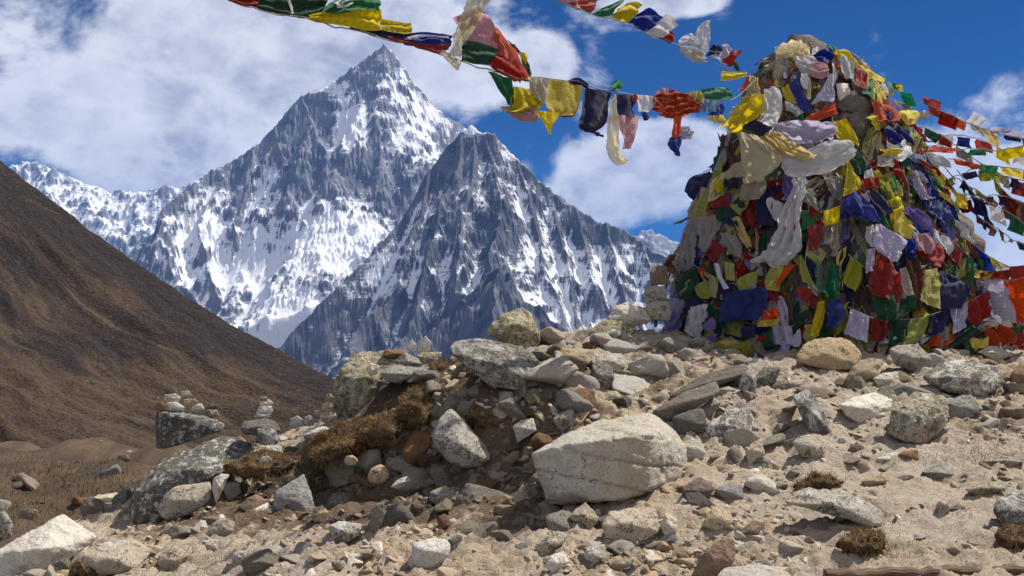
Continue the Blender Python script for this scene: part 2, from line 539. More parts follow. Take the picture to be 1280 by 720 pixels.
rid_d = [(1.3, 2500, [(740, 320, 14000), (780, 300, 14000), (800, 292, 14000), (815, 289, 14000), (832, 294, 14000), (845, 302, 14000), (880, 315, 14000), (960, 345, 14000), (1100, 365, 14000), (1300, 372, 14000), (1500, 360, 14000)], 0),
         (1.4, 1500, [(815, 289, 14000), (820, 320, 13500)], 0)]
mountain('mountain', (1000, 10500), (12800, 15000), 22, rid_d, -200, 41, M_far, 'small hazy snowy range low behind the right foot of the dark peak',
         [], er=None, flute=45, fl_len=150, warp=50)


def mat_hill():
    m, T, bs, out = material('dry_hillside')
    pos = T.n('ShaderNodeNewGeometry').outputs['Position']
    streak = attr(T, 'fall').outputs['Vector']
    n1 = T.noise(streak, 0.035, 8, 0.6, 0.4)
    n2 = T.noise(streak, 0.16, 7, 0.62, 0.3)
    n3 = T.noise(pos, 0.9, 6, 0.65)
    a = attr(T, 'scrub').outputs['Fac']
    v = T.m('ADD', a, T.m('ADD', T.m('MULTIPLY', T.m('SUBTRACT', n1, 0.5), 1.1), T.m('MULTIPLY', T.m('SUBTRACT', n2, 0.5), 1.4)))
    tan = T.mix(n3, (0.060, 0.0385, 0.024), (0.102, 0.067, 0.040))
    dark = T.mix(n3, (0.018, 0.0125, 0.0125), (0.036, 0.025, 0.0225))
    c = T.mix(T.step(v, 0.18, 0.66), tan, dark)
    dots = T.step(T.noise(pos, 0.55, 5, 0.75), 0.50, 0.60)
    c = T.mix(T.m('MULTIPLY', dots, 0.6), c, (0.019, 0.0135, 0.0125))
    tuft = T.step(T.noise(T.mapping(pos, loc=(31, 7, 3)), 0.8, 5, 0.75), 0.54, 0.64)
    c = T.mix(T.m('MULTIPLY', tuft, 0.55), c, (0.12, 0.078, 0.045))
    st = T.step(T.noise(pos, 0.9, 3, 0.7), 0.66, 0.70)
    st = T.m('MULTIPLY', st, T.step(T.noise(pos, 0.05, 3, 0.6), 0.5, 0.62))
    c = T.mix(st, c, (0.24, 0.22, 0.21))
    T.set(bs, 'Base Color', c)
    T.set(bs, 'Roughness', 1.0)
    bump(T, bs, T.m('ADD', n2, T.m('MULTIPLY', n3, 0.5)), 1.0, 3.0)
    return m


def build_hill():
    xs = np.arange(-420, 160, 1.1); ys = np.arange(150, 640, 1.1)
    X, Y = np.meshgrid(xs, ys)
    crest = [(-160, 90, 500), (0, 201, 480), (60, 246, 472), (130, 300, 460), (210, 356, 448), (300, 411, 436), (370, 448, 428), (418, 473, 420), (470, 505, 412), (560, 560, 400)]
    P = [at(*p) for p in crest]
    P = np.array(P)
    ax = P[-1, :2] - P[0, :2]; ax /= np.linalg.norm(ax)
    pa = P[:, 0] * ax[0] + P[:, 1] * ax[1]; pd = -P[:, 0] * ax[1] + P[:, 1] * ax[0]
    Aa = X * ax[0] + Y * ax[1]
    D = -X * ax[1] + Y * ax[0] - np.interp(Aa, pa, pd)          # > 0 behind the crest
    zc = np.interp(Aa, pa, P[:, 2]) - 0.55 * np.maximum(Aa - pa[-1], 0) + 0.3 * np.maximum(pa[0] - Aa, 0)
    best = zc - np.where(D > 0, 0.75 * D, -0.46 * D)
    D = np.abs(D)
    # gullies run down to the right across the face
    u = X * 0.93 - Y * 0.36
    w = X * 0.36 + Y * 0.93 + fbm2(X / 60, Y / 60, 4, 0.5, 5) * 14
    g = ridged2(w / 34, u / 190, 4, 0.5, 61) - 0.5
    g2 = ridged2(w / 11, u / 80, 4, 0.55, 62) - 0.5
    H = best + sstep(D, 0, 40) * (g * 17 + g2 * 5.5) + fbm2(X / 9, Y / 9, 4, 0.65, 63) * 1.3
    U = 640 + X / Y * F
    V = HORIZON - (H - EYE) / Y * F
    edge = 201 + (473 - 201) * U / 418.0
    scrub_shade = 0.42 + 0.42 * np.exp(-((V - edge - 25) / 48) ** 2) - 0.22 * np.exp(-((V - edge - 120) / 55) ** 2)  # dark crest band: scrub together with cloud shadow, put into the colour
    scrub_shade = scrub_shade + 0.25 * np.exp(-((V - 432) / 22) ** 2 - ((U - 110) / 110) ** 2) - 0.2 * np.exp(-((V - 490) / 30) ** 2) - g * 0.5
    scrub_shade = scrub_shade + 0.3 * np.exp(-((V - 345) / 30) ** 2 - ((U - 20) / 70) ** 2)
    e = np.minimum(np.minimum(X - xs[0], xs[-1] - X), np.minimum(Y - ys[0], ys[-1] - Y))
    H = H - (1 - sstep(e, 0, 25)) * 40
    me = mesh_np('hill', np.stack([X.ravel(), Y.ravel(), H.ravel()], 1), grid_faces(*X.shape), mat_hill(), attrs={'scrub': scrub_shade.ravel(), 'fall': np.stack([u.ravel() * 0.22, w.ravel(), H.ravel() * 0.3], 1)})
    link('hill', me, 'steep brown hillside of dry grass and dark scrub falling to the right', 'hill', None, 'structure')


build_hill()


def build_valley():
    m, T, bs, out = material('valley_scrub')
    pos = T.n('ShaderNodeNewGeometry').outputs['Position']
    T.set(bs, 'Base Color', T.mix(T.noise(pos, 0.01, 8, 0.6), (0.05, 0.042, 0.036), (0.14, 0.105, 0.07)))
    xs = np.linspace(-16000, 16000, 161); ys = np.linspace(-6000, 22000, 141)
    X, Y = np.meshgrid(xs, ys)
    H = -330 + fbm2(X / 1500, Y / 1500, 4, 0.5, 3) * 60
    me = mesh_np('valley', np.stack([X.ravel(), Y.ravel(), H.ravel()], 1), grid_faces(*X.shape), m)
    link('valley', me, 'deep brown valley floor below the peaks', 'valley', None, 'structure')


build_valley()
# ------------------------------------------------------------------ near ground
GC = [(0, 720, 6.0), (150, 720, 5.8), (300, 720, 5.6), (470, 720, 5.35), (640, 720, 5.2), (800, 720, 5.1), (960, 720, 5.0), (1120, 720, 4.9), (1280, 720, 4.8),
      (0, 690, 7.0), (150, 662, 7.3), (300, 665, 6.6), (450, 660, 6.35), (560, 655, 6.25), (700, 650, 6.0), (850, 640, 5.9), (1050, 622, 6.0), (1280, 602, 6.1),
      (60, 652, 9.2), (190, 645, 7.8), (330, 622, 7.25), (500, 640, 6.8),
      (400, 568, 7.9), (450, 540, 7.75), (520, 505, 7.75), (600, 522, 7.25), (690, 512, 7.15), (450, 600, 7.55), (450, 640, 6.9), (400, 600, 7.75), (400, 640, 6.95), (560, 590, 7.35), (560, 640, 6.7), (560, 545, 7.45), (640, 560, 7.05), (640, 600, 6.95), (640, 640, 6.3), (500, 600, 7.5),
      (430, 505, 8.6), (500, 465, 8.7), (560, 450, 8.9), (640, 445, 9.0), (700, 440, 9.0), (760, 430, 9.2), (820, 446, 8.9),
      (760, 500, 7.6), (760, 462, 8.4), (830, 560, 6.7), (900, 560, 6.8), (760, 605, 6.35), (900, 500, 7.7), (1000, 460, 8.4), (1050, 540, 7.0), (1150, 480, 7.9), (1280, 520, 7.2),
      (1280, 446, 8.8), (1150, 442, 8.8), (1000, 438, 9.1), (920, 445, 8.9), (1280, 650, 5.45), (1000, 670, 5.5), (1000, 580, 6.5), (1150, 580, 6.4),
      (340, 548, 8.6), (260, 552, 8.75), (205, 560, 8.9), (170, 590, 9.2), (150, 602, 9.6), (60, 602, 16), (150, 572, 18), (0, 585, 25), (100, 556, 38), (200, 552, 34), (0, 545, 48), (260, 575, 20),
      (1500, 720, 4.8), (1600, 560, 6.8), (1600, 450, 9.0), (-250, 720, 6.4), (-300, 640, 12), (-300, 570, 30)]
GW = [(0, 0, 0), (-3, 0.5, -0.3), (3, 0.5, 0.1), (0, 2.5, 0.05), (-2.2, 3.5, -0.1), (2.4, 3.2, 0.15), (-8, 3, -1.2), (8, 4, 0.7), (-16, 5, -4), (0, -6, -0.8), (-12, -8, -4), (12, -8, 0),
      (0, 12, 0.55), (-2.0, 11.5, 0.1), (-4, 13, -1.2), (1.5, 12.5, 1.1), (4, 12.5, 1.25), (8, 12, 1.2), (14, 10, 1.0), (6, 20, 0.3), (0, 20, -2.2), (-6, 22, -3.4), (-14, 30, -4.4), (0, 35, -7), (14, 35, -4),
      (-30, 45, -6), (-30, 15, -6), (30, 10, -1), (30, 40, -7), (0, 60, -13), (-25, 65, -9)]
_gp = np.array([at(*g) for g in GC] + [np.array(g, float) for g in GW])


def _warp(x, y):
    # distances count less far away, so one interpolation serves both near and far
    r = np.sqrt(x * x + (y - 3) * (y - 3)) + 1e-6
    q = np.where(r > 8, 8 * (1 + np.log(r / 8)), r) / r
    return x * q, (y - 3) * q


_ga = np.stack(_warp(_gp[:, 0], _gp[:, 1]), 1)
_K = np.sqrt(((_ga[:, None] - _ga[None]) ** 2).sum(-1) + 0.15 ** 2)
_n = len(_ga)
_M = np.zeros((_n + 3, _n + 3))
_M[:_n, :_n] = _K + np.eye(_n) * -0.002
_M[:_n, _n] = 1; _M[_n, :_n] = 1
_M[:_n, _n + 1:] = _ga; _M[_n + 1:, :_n] = _ga.T
_W = np.linalg.solve(_M, np.concatenate([_gp[:, 2], np.zeros(3)]))


def ground_base(x, y):
    x = np.asarray(x, float); y = np.asarray(y, float)
    sh = x.shape
    a, b = _warp(x.ravel(), y.ravel())
    z = np.full(a.shape, _W[_n]) + _W[_n + 1] * a + _W[_n + 2] * b
    for i in range(_n):
        z += _W[i] * np.sqrt((a - _ga[i, 0]) ** 2 + (b - _ga[i, 1]) ** 2 + 0.15 ** 2)
    r = np.hypot(x.ravel(), y.ravel())
    t = sstep(r, 48, 120)
    return (z * (1 - t) + -70 * t).reshape(sh)


def ground_z(x, y):
    x = np.asarray(x, float); y = np.asarray(y, float)
    z = ground_base(x, y)
    r = np.hypot(x, y)
    z = z + fbm2(x * 0.9, y * 0.9, 4, 0.5, 5) * np.minimum(0.05 + r * 0.003, 0.5)
    z = z + (ridged2(x * 2.3, y * 2.3, 4, 0.55, 71) - 0.55) * 0.07
    z = z + np.minimum(r / 30, 1) * fbm2(x / 5, y / 5, 4, 0.5, 72) * 1.3 + sstep(r, 9, 20) * fbm2(x / 1.6, y / 1.6, 4, 0.55, 73) * 0.35
    return z


_cx = np.concatenate([-np.geomspace(5.2, 130, 90)[::-1], np.linspace(-5.2, 5.8, 620)[1:-1], np.geomspace(5.8, 130, 80)])
_cy = np.concatenate([-np.geomspace(1, 60, 24)[::-1], np.linspace(-0.9, 4.2, 40), np.linspace(4.2, 10.2, 420)[1:-1], np.geomspace(10.2, 150, 170)])
_GX, _GY = np.meshgrid(_cx, _cy)
_GZ = ground_z(_GX, _GY)
_path = np.exp(-((_GX - 2.2) / 1.1) ** 2 - ((_GY - 5.9) / 0.8) ** 2)          # trodden smooth here
_fine = fbm2(_GX * 9, _GY * 9, 4, 0.6, 81) * 0.034
_fine = _fine + (ridged2(_GX * 5.5, _GY * 5.5, 4, 0.6, 82) - 0.5) * 0.11 + np.maximum(fbm2(_GX * 22, _GY * 22, 3, 0.6, 83) - 0.05, 0) * 0.03
_fine = _fine * (1 - 0.6 * _path)
_GZ = _GZ + _fine


def gz(x, y):
    """height of the built ground at a point (bilinear)"""
    i = int(np.clip(np.searchsorted(_cx, x) - 1, 0, len(_cx) - 2))
    j = int(np.clip(np.searchsorted(_cy, y) - 1, 0, len(_cy) - 2))
    fx = (x - _cx[i]) / (_cx[i + 1] - _cx[i]); fy = (y - _cy[j]) / (_cy[j + 1] - _cy[j])
    return ((_GZ[j, i] * (1 - fx) + _GZ[j, i + 1] * fx) * (1 - fy) + (_GZ[j + 1, i] * (1 - fx) + _GZ[j + 1, i + 1] * fx) * fy)


def ground_hit(px, py, y0=3.6, y1=60.0):
    a, b = ray(px, py)
    ys = np.geomspace(y0, y1, 900)
    prev = None
    for Y in ys:
        d = EYE + b * Y - gz(a * Y, Y)
        if d < 0:
            return Y
    return y1


def mat_ground():
    m, T, bs, out = material('trodden_soil')
    pos = T.n('ShaderNodeNewGeometry').outputs['Position']
    n1 = T.noise(pos, 1.1, 6, 0.6, 0.4)
    n2 = T.noise(pos, 6.0, 7, 0.65, 0.3)
    n3 = T.noise(pos, 45.0, 5, 0.7)
    n4 = T.noise(pos, 180.0, 3, 0.7)
    sand = T.mix(n2, (0.33, 0.245, 0.16), (0.47, 0.375, 0.265))
    soil = T.mix(n3, (0.085, 0.056, 0.034), (0.165, 0.112, 0.070))
    g = attr(T, 'soil').outputs['Fac']
    v = T.m('ADD', g, T.m('ADD', T.m('MULTIPLY', T.m('SUBTRACT', n1, 0.5), 1.0), T.m('MULTIPLY', T.m('SUBTRACT', n2, 0.5), 1.1)))
    big = T.noise(pos, 0.55, 5, 0.6, 0.8)
    sand = T.mix(T.step(big, 0.36, 0.62, 0, 0.6), sand, T.mix(n2, (0.33, 0.28, 0.225), (0.52, 0.46, 0.385)))
    c = T.mix(T.step(v, 0.36, 0.62), sand, soil)
    c = T.mix(T.step(T.noise(pos, 2.6, 6, 0.7, 0.5), 0.54, 0.68, 0, 0.65), c, (0.15, 0.10, 0.062))
    # dry grass and scrub further down the slope
    gr = attr(T, 'grass').outputs['Fac']
    gn = T.noise(T.mapping(pos, scale=(1, 0.5, 1)), 0.9, 8, 0.65, 0.5)
    gc = T.mix(T.step(gn, 0.36, 0.62), (0.105, 0.063, 0.029), (0.034, 0.023, 0.016))
    gc = T.mix(T.step(n2, 0.35, 0.7, 0, 0.6), gc, (0.07, 0.048, 0.03))
    c = T.mix(T.step(T.m('ADD', gr, T.m('MULTIPLY', T.m('SUBTRACT', n2, 0.5), 0.8)), 0.3, 0.7), c, gc)
    vo = T.n('ShaderNodeTexVoronoi', None, Scale=70.0)
    T.set(vo, 'Vector', pos)
    peb = T.m('MULTIPLY', T.step(vo.outputs['Distance'], 0.22, 0.36, 1, 0), T.step(n3, 0.45, 0.55))
    c = T.mix(T.m('MULTIPLY', peb, 0.75), c, T.mix(n4, (0.24, 0.22, 0.20), (0.46, 0.43, 0.39)))
    T.set(bs, 'Base Color', T.mix(T.step(n4, 0.3, 0.7, 0, 0.35), c, T.mix(0.5, c, (0.16, 0.12, 0.08))))
    T.set(bs, 'Roughness', 1.0)
    h = T.m('ADD', T.m('MULTIPLY', n2, 1.0), T.m('ADD', T.m('MULTIPLY', n3, 0.45), T.m('ADD', T.m('MULTIPLY', n4, 0.12), T.m('MULTIPLY', peb, 0.25))))
    bump(T, bs, h, 1.0, 0.035)
    return m


def build_ground():
    U = 640 + _GX / np.maximum(_GY, 1) * F
    V = HORIZON - (_GZ - EYE) / np.maximum(_GY, 1) * F
    soil = 0.36 - 0.12 * _path + (ridged2(_GX * 5.5, _GY * 5.5, 4, 0.6, 82) - 0.55) * -0.35
    for px, py, Y, rr, w in [(480, 590, 7.2, 0.7,  0.95), (620, 560, 7.1, 0.5, 0.95), (400, 600, 7.2, 0.5, 0.95), (640, 650, 6.1, 0.5, 0.25), (300, 600, 7.5, 0.6, 0.6), (520, 640, 6.7, .5, .5), (600, 460, 8.6, 0.5, 0.25),
                             (1060, 660, 5.7, 0.3, 0.35), (1220, 555, 6.7, 0.4, 0.25), (1000, 600, 6.2, 1.0, -0.2), (1130, 640, 5.6, 1.0, -0.2), (900, 440, 9, 0.8, 0.2), (250, 700, 6, 0.6, -0.1), (430, 690, 5.8, 0.5, -0.15), (700, 600, 6.5, .4, .3)]:
        p = at(px, py, Y)
        soil = soil + w * np.exp(-((_GX - p[0]) ** 2 + (_GY - p[1]) ** 2) / rr ** 2)  # soil patches; the strong ones in the bank also carry its shade as colour
    grass = sstep(_GY - 9.5 - 0.25 * (_GX + 3) - 0 * U, 0, 4.0)
    grass = grass * sstep(-_GX + 4 + _GY * 0.2, 0, 3)
    grass = np.maximum(grass, sstep(np.hypot(_GX, _GY), 16, 24))
    for px, py, Y, rr, w in [(430, 535, 8.0, .35, .9), (490, 500, 8.1, .4, .9), (540, 470, 8.4, .4, .8), (620, 502, 7.5, .35, .7), (690, 500, 7.4, .3, .6), (330, 572, 7.9, .4, .8), (1240, 550, 6.9, .35, .6), (1080, 670, 5.6, .25, .6), (560, 450, 8.7, .4, .5), (110, 700, 6.6, .3, .5)]:
        p = at(px, py, Y)
        grass = np.maximum(grass, w * np.exp(-((_GX - p[0]) ** 2 + (_GY - p[1]) ** 2) / rr ** 2))
    me = mesh_np('ground', np.stack([_GX.ravel(), _GY.ravel(), _GZ.ravel()], 1), grid_faces(*_GX.shape), mat_ground(), attrs={'soil': soil.ravel(), 'grass': grass.ravel()})
    link('ground', me, 'stony trodden slope of sandy soil', 'ground', None, 'structure')


build_ground()


# ------------------------------------------------------------------ stones
def mat_rock(name, base, base2, stain, dark=0.25, lichen=0.2, yellow=0.0, stain_amt=0.5, scale=1.0, dust=0.0):
    base, base2, stain = [tuple(a * b for a, b in zip(c_, (1.03, 0.985, 0.89))) for c_ in (base, base2, stain)]
    m, T, bs, out = material(name)
    oi = T.n('ShaderNodeObjectInfo')
    co = T.n('ShaderNodeTexCoord').outputs['Object']
    off = T.n('ShaderNodeVectorMath', {'operation': 'SCALE'})
    T.set(off, 0, (37.0, 19.0, 53.0)); T.set(off, 'Scale', oi.outputs['Random'])
    add = T.n('ShaderNodeVectorMath', {'operation': 'ADD'})
    T.set(add, 0, co); T.set(add, 1, off.outputs[0])
    p = add.outputs[0]
    n1 = T.noise(p, 3.0 * scale, 6, 0.6, 0.5)
    n2 = T.noise(p, 14.0 * scale, 7, 0.66, 0.2)
    n3 = T.noise(p, 75.0 * scale, 5, 0.7)
    n4 = T.noise(p, 240.0, 3, 0.7)
    c = T.mix(T.step(n2, 0.3, 0.7), base, base2)
    c = T.mix(T.step(n1, 0.42, 0.68, 0, stain_amt), c, stain)
    # crystals and grains
    c = T.mix(T.step(n3, 0.52, 0.66, 0, 0.55), c, (0.07, 0.066, 0.06))
    c = T.mix(T.step(n4, 0.56, 0.68, 0, 0.5), c, (0.5, 0.48, 0.44))
    # dark and pale lichen in blotches
    l1 = T.m('ADD', T.m('MULTIPLY', n2, 0.6), T.m('MULTIPLY', n3, 0.4))
    if dark:
        c = T.mix(T.step(l1, 0.60 - dark * 0.3, 0.68 - dark * 0.3, 0, 0.8), c, (0.05, 0.048, 0.043))
    if lichen:
        n5 = T.noise(T.mapping(p, loc=(9, 4, 2)), 10.0 * scale, 8, 0.72, 0.6)
        c = T.mix(T.step(n5, 0.66 - lichen * 0.32, 0.70 - lichen * 0.32, 0, 0.85), c, (0.52, 0.51, 0.47))
    if yellow:
        n6 = T.noise(T.mapping(p, loc=(2, 7, 5)), 9.0 * scale, 7, 0.7, 0.5)
        c = T.mix(T.step(n6, 0.66 - yellow * 0.3, 0.70 - yellow * 0.3, 0, 0.8), c, (0.20, 0.185, 0.075))
    hsv = T.n('ShaderNodeHueSaturation', None, Color=c)
    T.set(hsv, 'Value', T.m('ADD', 0.8, T.m('MULTIPLY', oi.outputs['Random'], 0.42)))
    T.set(hsv, 'Saturation', T.m('ADD', 0.75, T.m('MULTIPLY', T.m('FRACT', T.m('MULTIPLY', oi.outputs['Random'], 7.31)), 0.5)))
    T.set(bs, 'Base Color', hsv.outputs[0])
    T.set(bs, 'Roughness', 0.92)
    cr = T.n('ShaderNodeTexVoronoi', {'feature': 'DISTANCE_TO_EDGE'}, Scale=5.0 * scale)
    wv = T.n('ShaderNodeVectorMath', {'operation': 'ADD'})
    T.set(wv, 0, p)
    nz = T.n('ShaderNodeTexNoise', None, Scale=6.0, Detail=4.0)
    T.set(nz, 'Vector', p)
    sc = T.n('ShaderNodeVectorMath', {'operation': 'SCALE'})
    T.set(sc, 0, nz.outputs['Color']); T.set(sc, 'Scale', 0.25)
    T.set(wv, 1, sc.outputs[0])
    T.set(cr, 'Vector', wv.outputs[0])
    crack = T.step(cr.outputs['Distance'], 0.0, 0.045)
    h = T.m('ADD', T.m('MULTIPLY', n2, 0.9), T.m('ADD', T.m('MULTIPLY', n3, 0.4), T.m('ADD', T.m('MULTIPLY', n4, 0.10), T.m('MULTIPLY', crack, 0.06))))
    bump(T, bs, h, 1.0, 0.04)
    return m


RM = {
    'pale': mat_rock('pale_granite', (0.42, 0.395, 0.36), (0.56, 0.54, 0.50), (0.46, 0.37, 0.25), dark=0.16, lichen=0.12, stain_amt=0.6),
    'white': mat_rock('white_quartz', (0.56, 0.53, 0.475), (0.68, 0.655, 0.61), (0.54, 0.46, 0.36), dark=0.02, lichen=0.15, stain_amt=0.4),
    'lichen': mat_rock('lichened_gneiss', (0.33, 0.305, 0.26), (0.48, 0.45, 0.395), (0.37, 0.295, 0.20), dark=0.5, lichen=0.42, yellow=0.12),
    'mossy': mat_rock('yellow_lichened_gneiss', (0.34, 0.305, 0.24), (0.47, 0.43, 0.35), (0.36, 0.275, 0.165), dark=0.42, lichen=0.3, yellow=0.4),
    'tan': mat_rock('tan_gneiss', (0.38, 0.31, 0.22), (0.51, 0.43, 0.325), (0.41, 0.285, 0.165), dark=0.26, lichen=0.16, stain_amt=0.7),
    'grey': mat_rock('grey_gneiss', (0.32, 0.295, 0.255), (0.45, 0.42, 0.37), (0.37, 0.295, 0.205), dark=0.34, lichen=0.22),
    'dark': mat_rock('dark_schist', (0.115, 0.10, 0.088), (0.20, 0.178, 0.158), (0.16, 0.115, 0.08), dark=0.15, lichen=0.1),
    'slate': mat_rock('blue_grey_slate', (0.20, 0.20, 0.20), (0.32, 0.32, 0.315), (0.25, 0.215, 0.17), dark=0.1, lichen=0.15),
    'black': mat_rock('black_lichened_rock', (0.17, 0.16, 0.14), (0.30, 0.285, 0.25), (0.2, 0.16, 0.11), dark=0.55, lichen=0.38, yellow=0.15, scale=1.7),
    'brown': mat_rock('rusty_brown_stone', (0.18, 0.115, 0.075), (0.28, 0.19, 0.125), (0.24, 0.13, 0.07), dark=0.15, lichen=0.1),
}

_ICO = {}


def ico(level):
    if level not in _ICO:
        bm = bmesh.new()
        bmesh.ops.create_icosphere(bm, subdivisions=level, radius=1.0)
        bm.verts.ensure_lookup_table()
        v = np.array([x.co[:] for x in bm.verts]); v /= np.linalg.norm(v, axis=1)[:, None]
        f = np.array([[x.index for x in fc.verts] for fc in bm.faces], np.int32)
        bm.free()
        _ICO[level] = (v, f)
    return _ICO[level]


def hull_planes(pts):
    bm = bmesh.new()
    for p in pts:
        bm.verts.new([float(c) for c in p])
    bmesh.ops.convex_hull(bm, input=bm.verts)
    bm.normal_update()
    N, Dd = [], []
    for f in bm.faces:
        n = np.array(f.normal[:]); 
        if np.linalg.norm(n) < 0.5:
            continue
        d = float(np.dot(n, np.array(f.verts[0].co[:])))
        if d < 0:
            n, d = -n, -d
        N.append(n); Dd.append(d)
    bm.free()
    return np.array(N), np.array(Dd)


def hull_surface(pts, level, soft=34.0, rough=0.045, seed=0, strata=0.0, nscale=1.0, lump=0.0, chips=10):
    """a weathered stone filling the convex hull of pts: points on its surface, faces"""
    pts = np.asarray(pts, float)
    lo, hi = pts.min(0), pts.max(0)
    c = pts.mean(0)
    s = (hi - lo) / 2 + 1e-6
    q = (pts - c) / s
    N, Dd = hull_planes(q)
    rr = np.random.default_rng(seed * 31 + 7)
    if soft > 13:
        # chips struck off the corners
        for _ in range(chips):
            n = rr.normal(size=3); n /= np.linalg.norm(n)
            N = np.vstack([N, n]); Dd = np.append(Dd, (q @ n).max() * rr.uniform(.88, .98))
    dirs, faces = ico(level)
    dot = dirs @ N.T
    inv = np.maximum(dot, 1e-4) / np.maximum(Dd, 0.05)[None]
    inv = np.maximum(inv, 0)
    # smooth maximum rounds the edges a little
    r = 1.0 / (np.power(np.power(inv, soft).sum(1), 1.0 / soft) + 1e-9)
    r = np.minimum(r, 1.9)
    P = dirs * r[:, None]
    W = P * s + c                       # metres
    sz = float(np.mean(s))
    # pieces broken off and grain
    k = nscale / sz
    nrm = dirs / s
    nrm /= np.linalg.norm(nrm, axis=1)[:, None]
    sh = seed * 3.71
    d = fbm3(W * k * 1.1 + sh, 3, 0.5, seed) * rough * 1.5
    d += -np.abs(fbm3(W * k * 2.0 + sh + 5, 4, 0.55, seed + 9)) * rough * 1.4
    d += fbm3(W * k * 6.5 + sh, 4, 0.62, seed + 20) * rough * 0.7
    # split faces: shallow steps along broken cleavage
    cn = rr.normal(size=3); cn /= np.linalg.norm(cn)
    tt = (W @ cn) * k * 2.6 + fbm3(W * k * 1.3 + 3, 3, 0.5, seed + 41) * 1.3 + sh
    d += (vnoise(np.stack([np.floor(tt), np.zeros_like(tt), np.zeros_like(tt)], 1) + 0.5, seed + 43) - 0.5) * rough * 1.1
    if lump:
        d += (vnoise(W * k * 3.0 + sh, seed + 4) - 0.5) * lump
    if strata:
        a = np.array([0.18, 0.1, 1.0])
        t = (W @ a) * k * 2.4 + fbm3(W * k * 0.9, 2, 0.5, seed + 31) * 0.3 + sh
        st = np.abs((t % 1.0) - 0.5) * 2
        d -= sstep(st, 0.90, 0.985) * strata * sstep(vnoise(W * k * 1.1 + 7, seed + 35), .35, .6)
        d += (vnoise(np.stack([np.floor(t), np.zeros_like(t), np.zeros_like(t)], 1) + 0.5, seed + 33) - 0.5) * strata * 0.8
    return W + nrm * (d * sz)[:, None], faces


def crop(pts):
    return np.asarray(pts, float)


def trace_points(outline, Y, thick, front=(), back=0.82, drop=0.0):
    """outline [(px,py,dy)], a back side further away, extra front points"""
    P = []
    o = [(p[0], p[1], p[2] if len(p) > 2 else 0.0) for p in outline]
    cx = sum(p[0] for p in o) / len(o); cy = sum(p[1] for p in o) / len(o)
    for px, py, dy in o:
        P.append(at(px, py, Y + dy * thick))
        P.append(at(cx + (px - cx) * back, cy + (py - cy) * back, Y + thick))
    for px, py, dy in front:
        P.append(at(px, py, Y + dy * thick))
    if not front:
        P.append(at(cx, cy + 0.0, Y - 0.22 * thick))
    return np.array(P)


ROCKS = []          # (px, py, Y, size, short name) of the traced stones, for naming their small neighbours


def stone(name, label, outline, mat, Y=None, thick=0.8, level=5, rough=0.07, strata=0.0, soft=50, seed=None, cat='rock', front=(), group=None, sink=0.0, short=None, lump=0.0, dY=0.0, chips=10):
    xs = [p[0] for p in outline]; ys = [p[1] for p in outline]
    b = max(ys)
    bx = np.mean([p[0] for p in outline if p[1] > b - 8])
    if Y is None:
        Y = ground_hit(bx, min(b - 3, 730)) + dY
    w = (max(xs) - min(xs)) / F * Y; h = (max(ys) - min(ys)) / F * Y
    th = thick * math.sqrt(w * h)
    pts = trace_points(outline, Y, th, front)
    if seed is None:
        seed = int(xs[0] * 7 + ys[0] * 13) % 997
    P, f = hull_surface(pts, level, soft, rough, seed, strata, lump=lump, chips=chips)
    base = np.array([P[:, 0].mean(), P[:, 1].mean(), P[:, 2].min()])
    me = mesh_np(name, P - base, f, RM[mat] if isinstance(mat, str) else mat)
    o = link(name, me, label, cat, group, loc=base)
    ROCKS.append((np.mean(xs), np.mean(ys), Y, max(w, h), short or label))
    return o


def B(label, mat, outline, **k):
    return stone(k.pop('name', 'boulder'), label, outline, mat, cat='boulder', level=k.pop('level', 5), **k)


def S(label, mat, outline, **k):
    return stone(k.pop('name', 'rock'), label, outline, mat, **k)


# --- the large boulders
B('big pale square cut block with bright flat top and a stepped crack across its front', 'pale',
  [(662, 567, -.1), (690, 550, .15), (730, 531, .5), (800, 512, .95), (819, 514, .95), (846, 536, .8), (857, 557, .7), (857, 590, .6), (836, 604, .3), (806, 618, .0), (765, 628, -.1), (684, 634, -.06), (676, 600, -.08)],
  front=[(700, 556, -.16), (744, 549, -.22), (790, 543, -.2), (815, 541, -.08), (765, 627, -.26), (700, 620, -.22), (812, 612, -.1)], thick=0.9, rough=.05, strata=.05, soft=110, chips=3, short='big pale block', level=6)
B('slab sided grey boulder topped with a pile of small stones', 'black',
  [(193, 514, .1), (203, 510, .4), (230, 513, .6), (262, 521, .6), (285, 531, .4), (277, 540, .1), (247, 549, -.05), (215, 560, -.1), (194, 563, -.05)], front=[(232, 520, -.15), (225, 552, -.2)], thick=.8, rough=.048, Y=8.5, short='slab sided boulder')
B('large dark boulder mottled with white lichen, sloping down to the left', 'black',
  [(160, 640, 0), (163, 618, .1), (172, 602, .3), (200, 578, .5), (243, 556, .7), (277, 541, .8), (300, 544, .8), (318, 556, .6), (314, 576, .2), (272, 594, -.1), (225, 625, -.1), (200, 652, -.1), (165, 654, 0)],
  front=[(235, 585, -.15), (190, 620, -.2)], thick=.7, rough=.064, Y=7.9, short='dark mottled boulder', level=6)
B('rounded paler grey boulder leaning against the large dark mottled boulder', 'grey',
  [(193, 640), (200, 622), (214, 608, .2), (235, 602, .4), (267, 598, .5), (266, 627), (247, 641), (217, 653), (198, 649)], thick=.6, rough=.048, Y=7.45, soft=12, short='pale leaning boulder')
B('dark layered slate block half buried under the earth bank', 'slate',
  [(342, 614), (360, 602, .2), (381, 590, .4), (392, 618, .2), (396, 651, 0), (380, 658, -.1), (342, 640, -.1)], thick=.8, rough=.048, strata=.05, soft=50, Y=7.05, short='slate block')
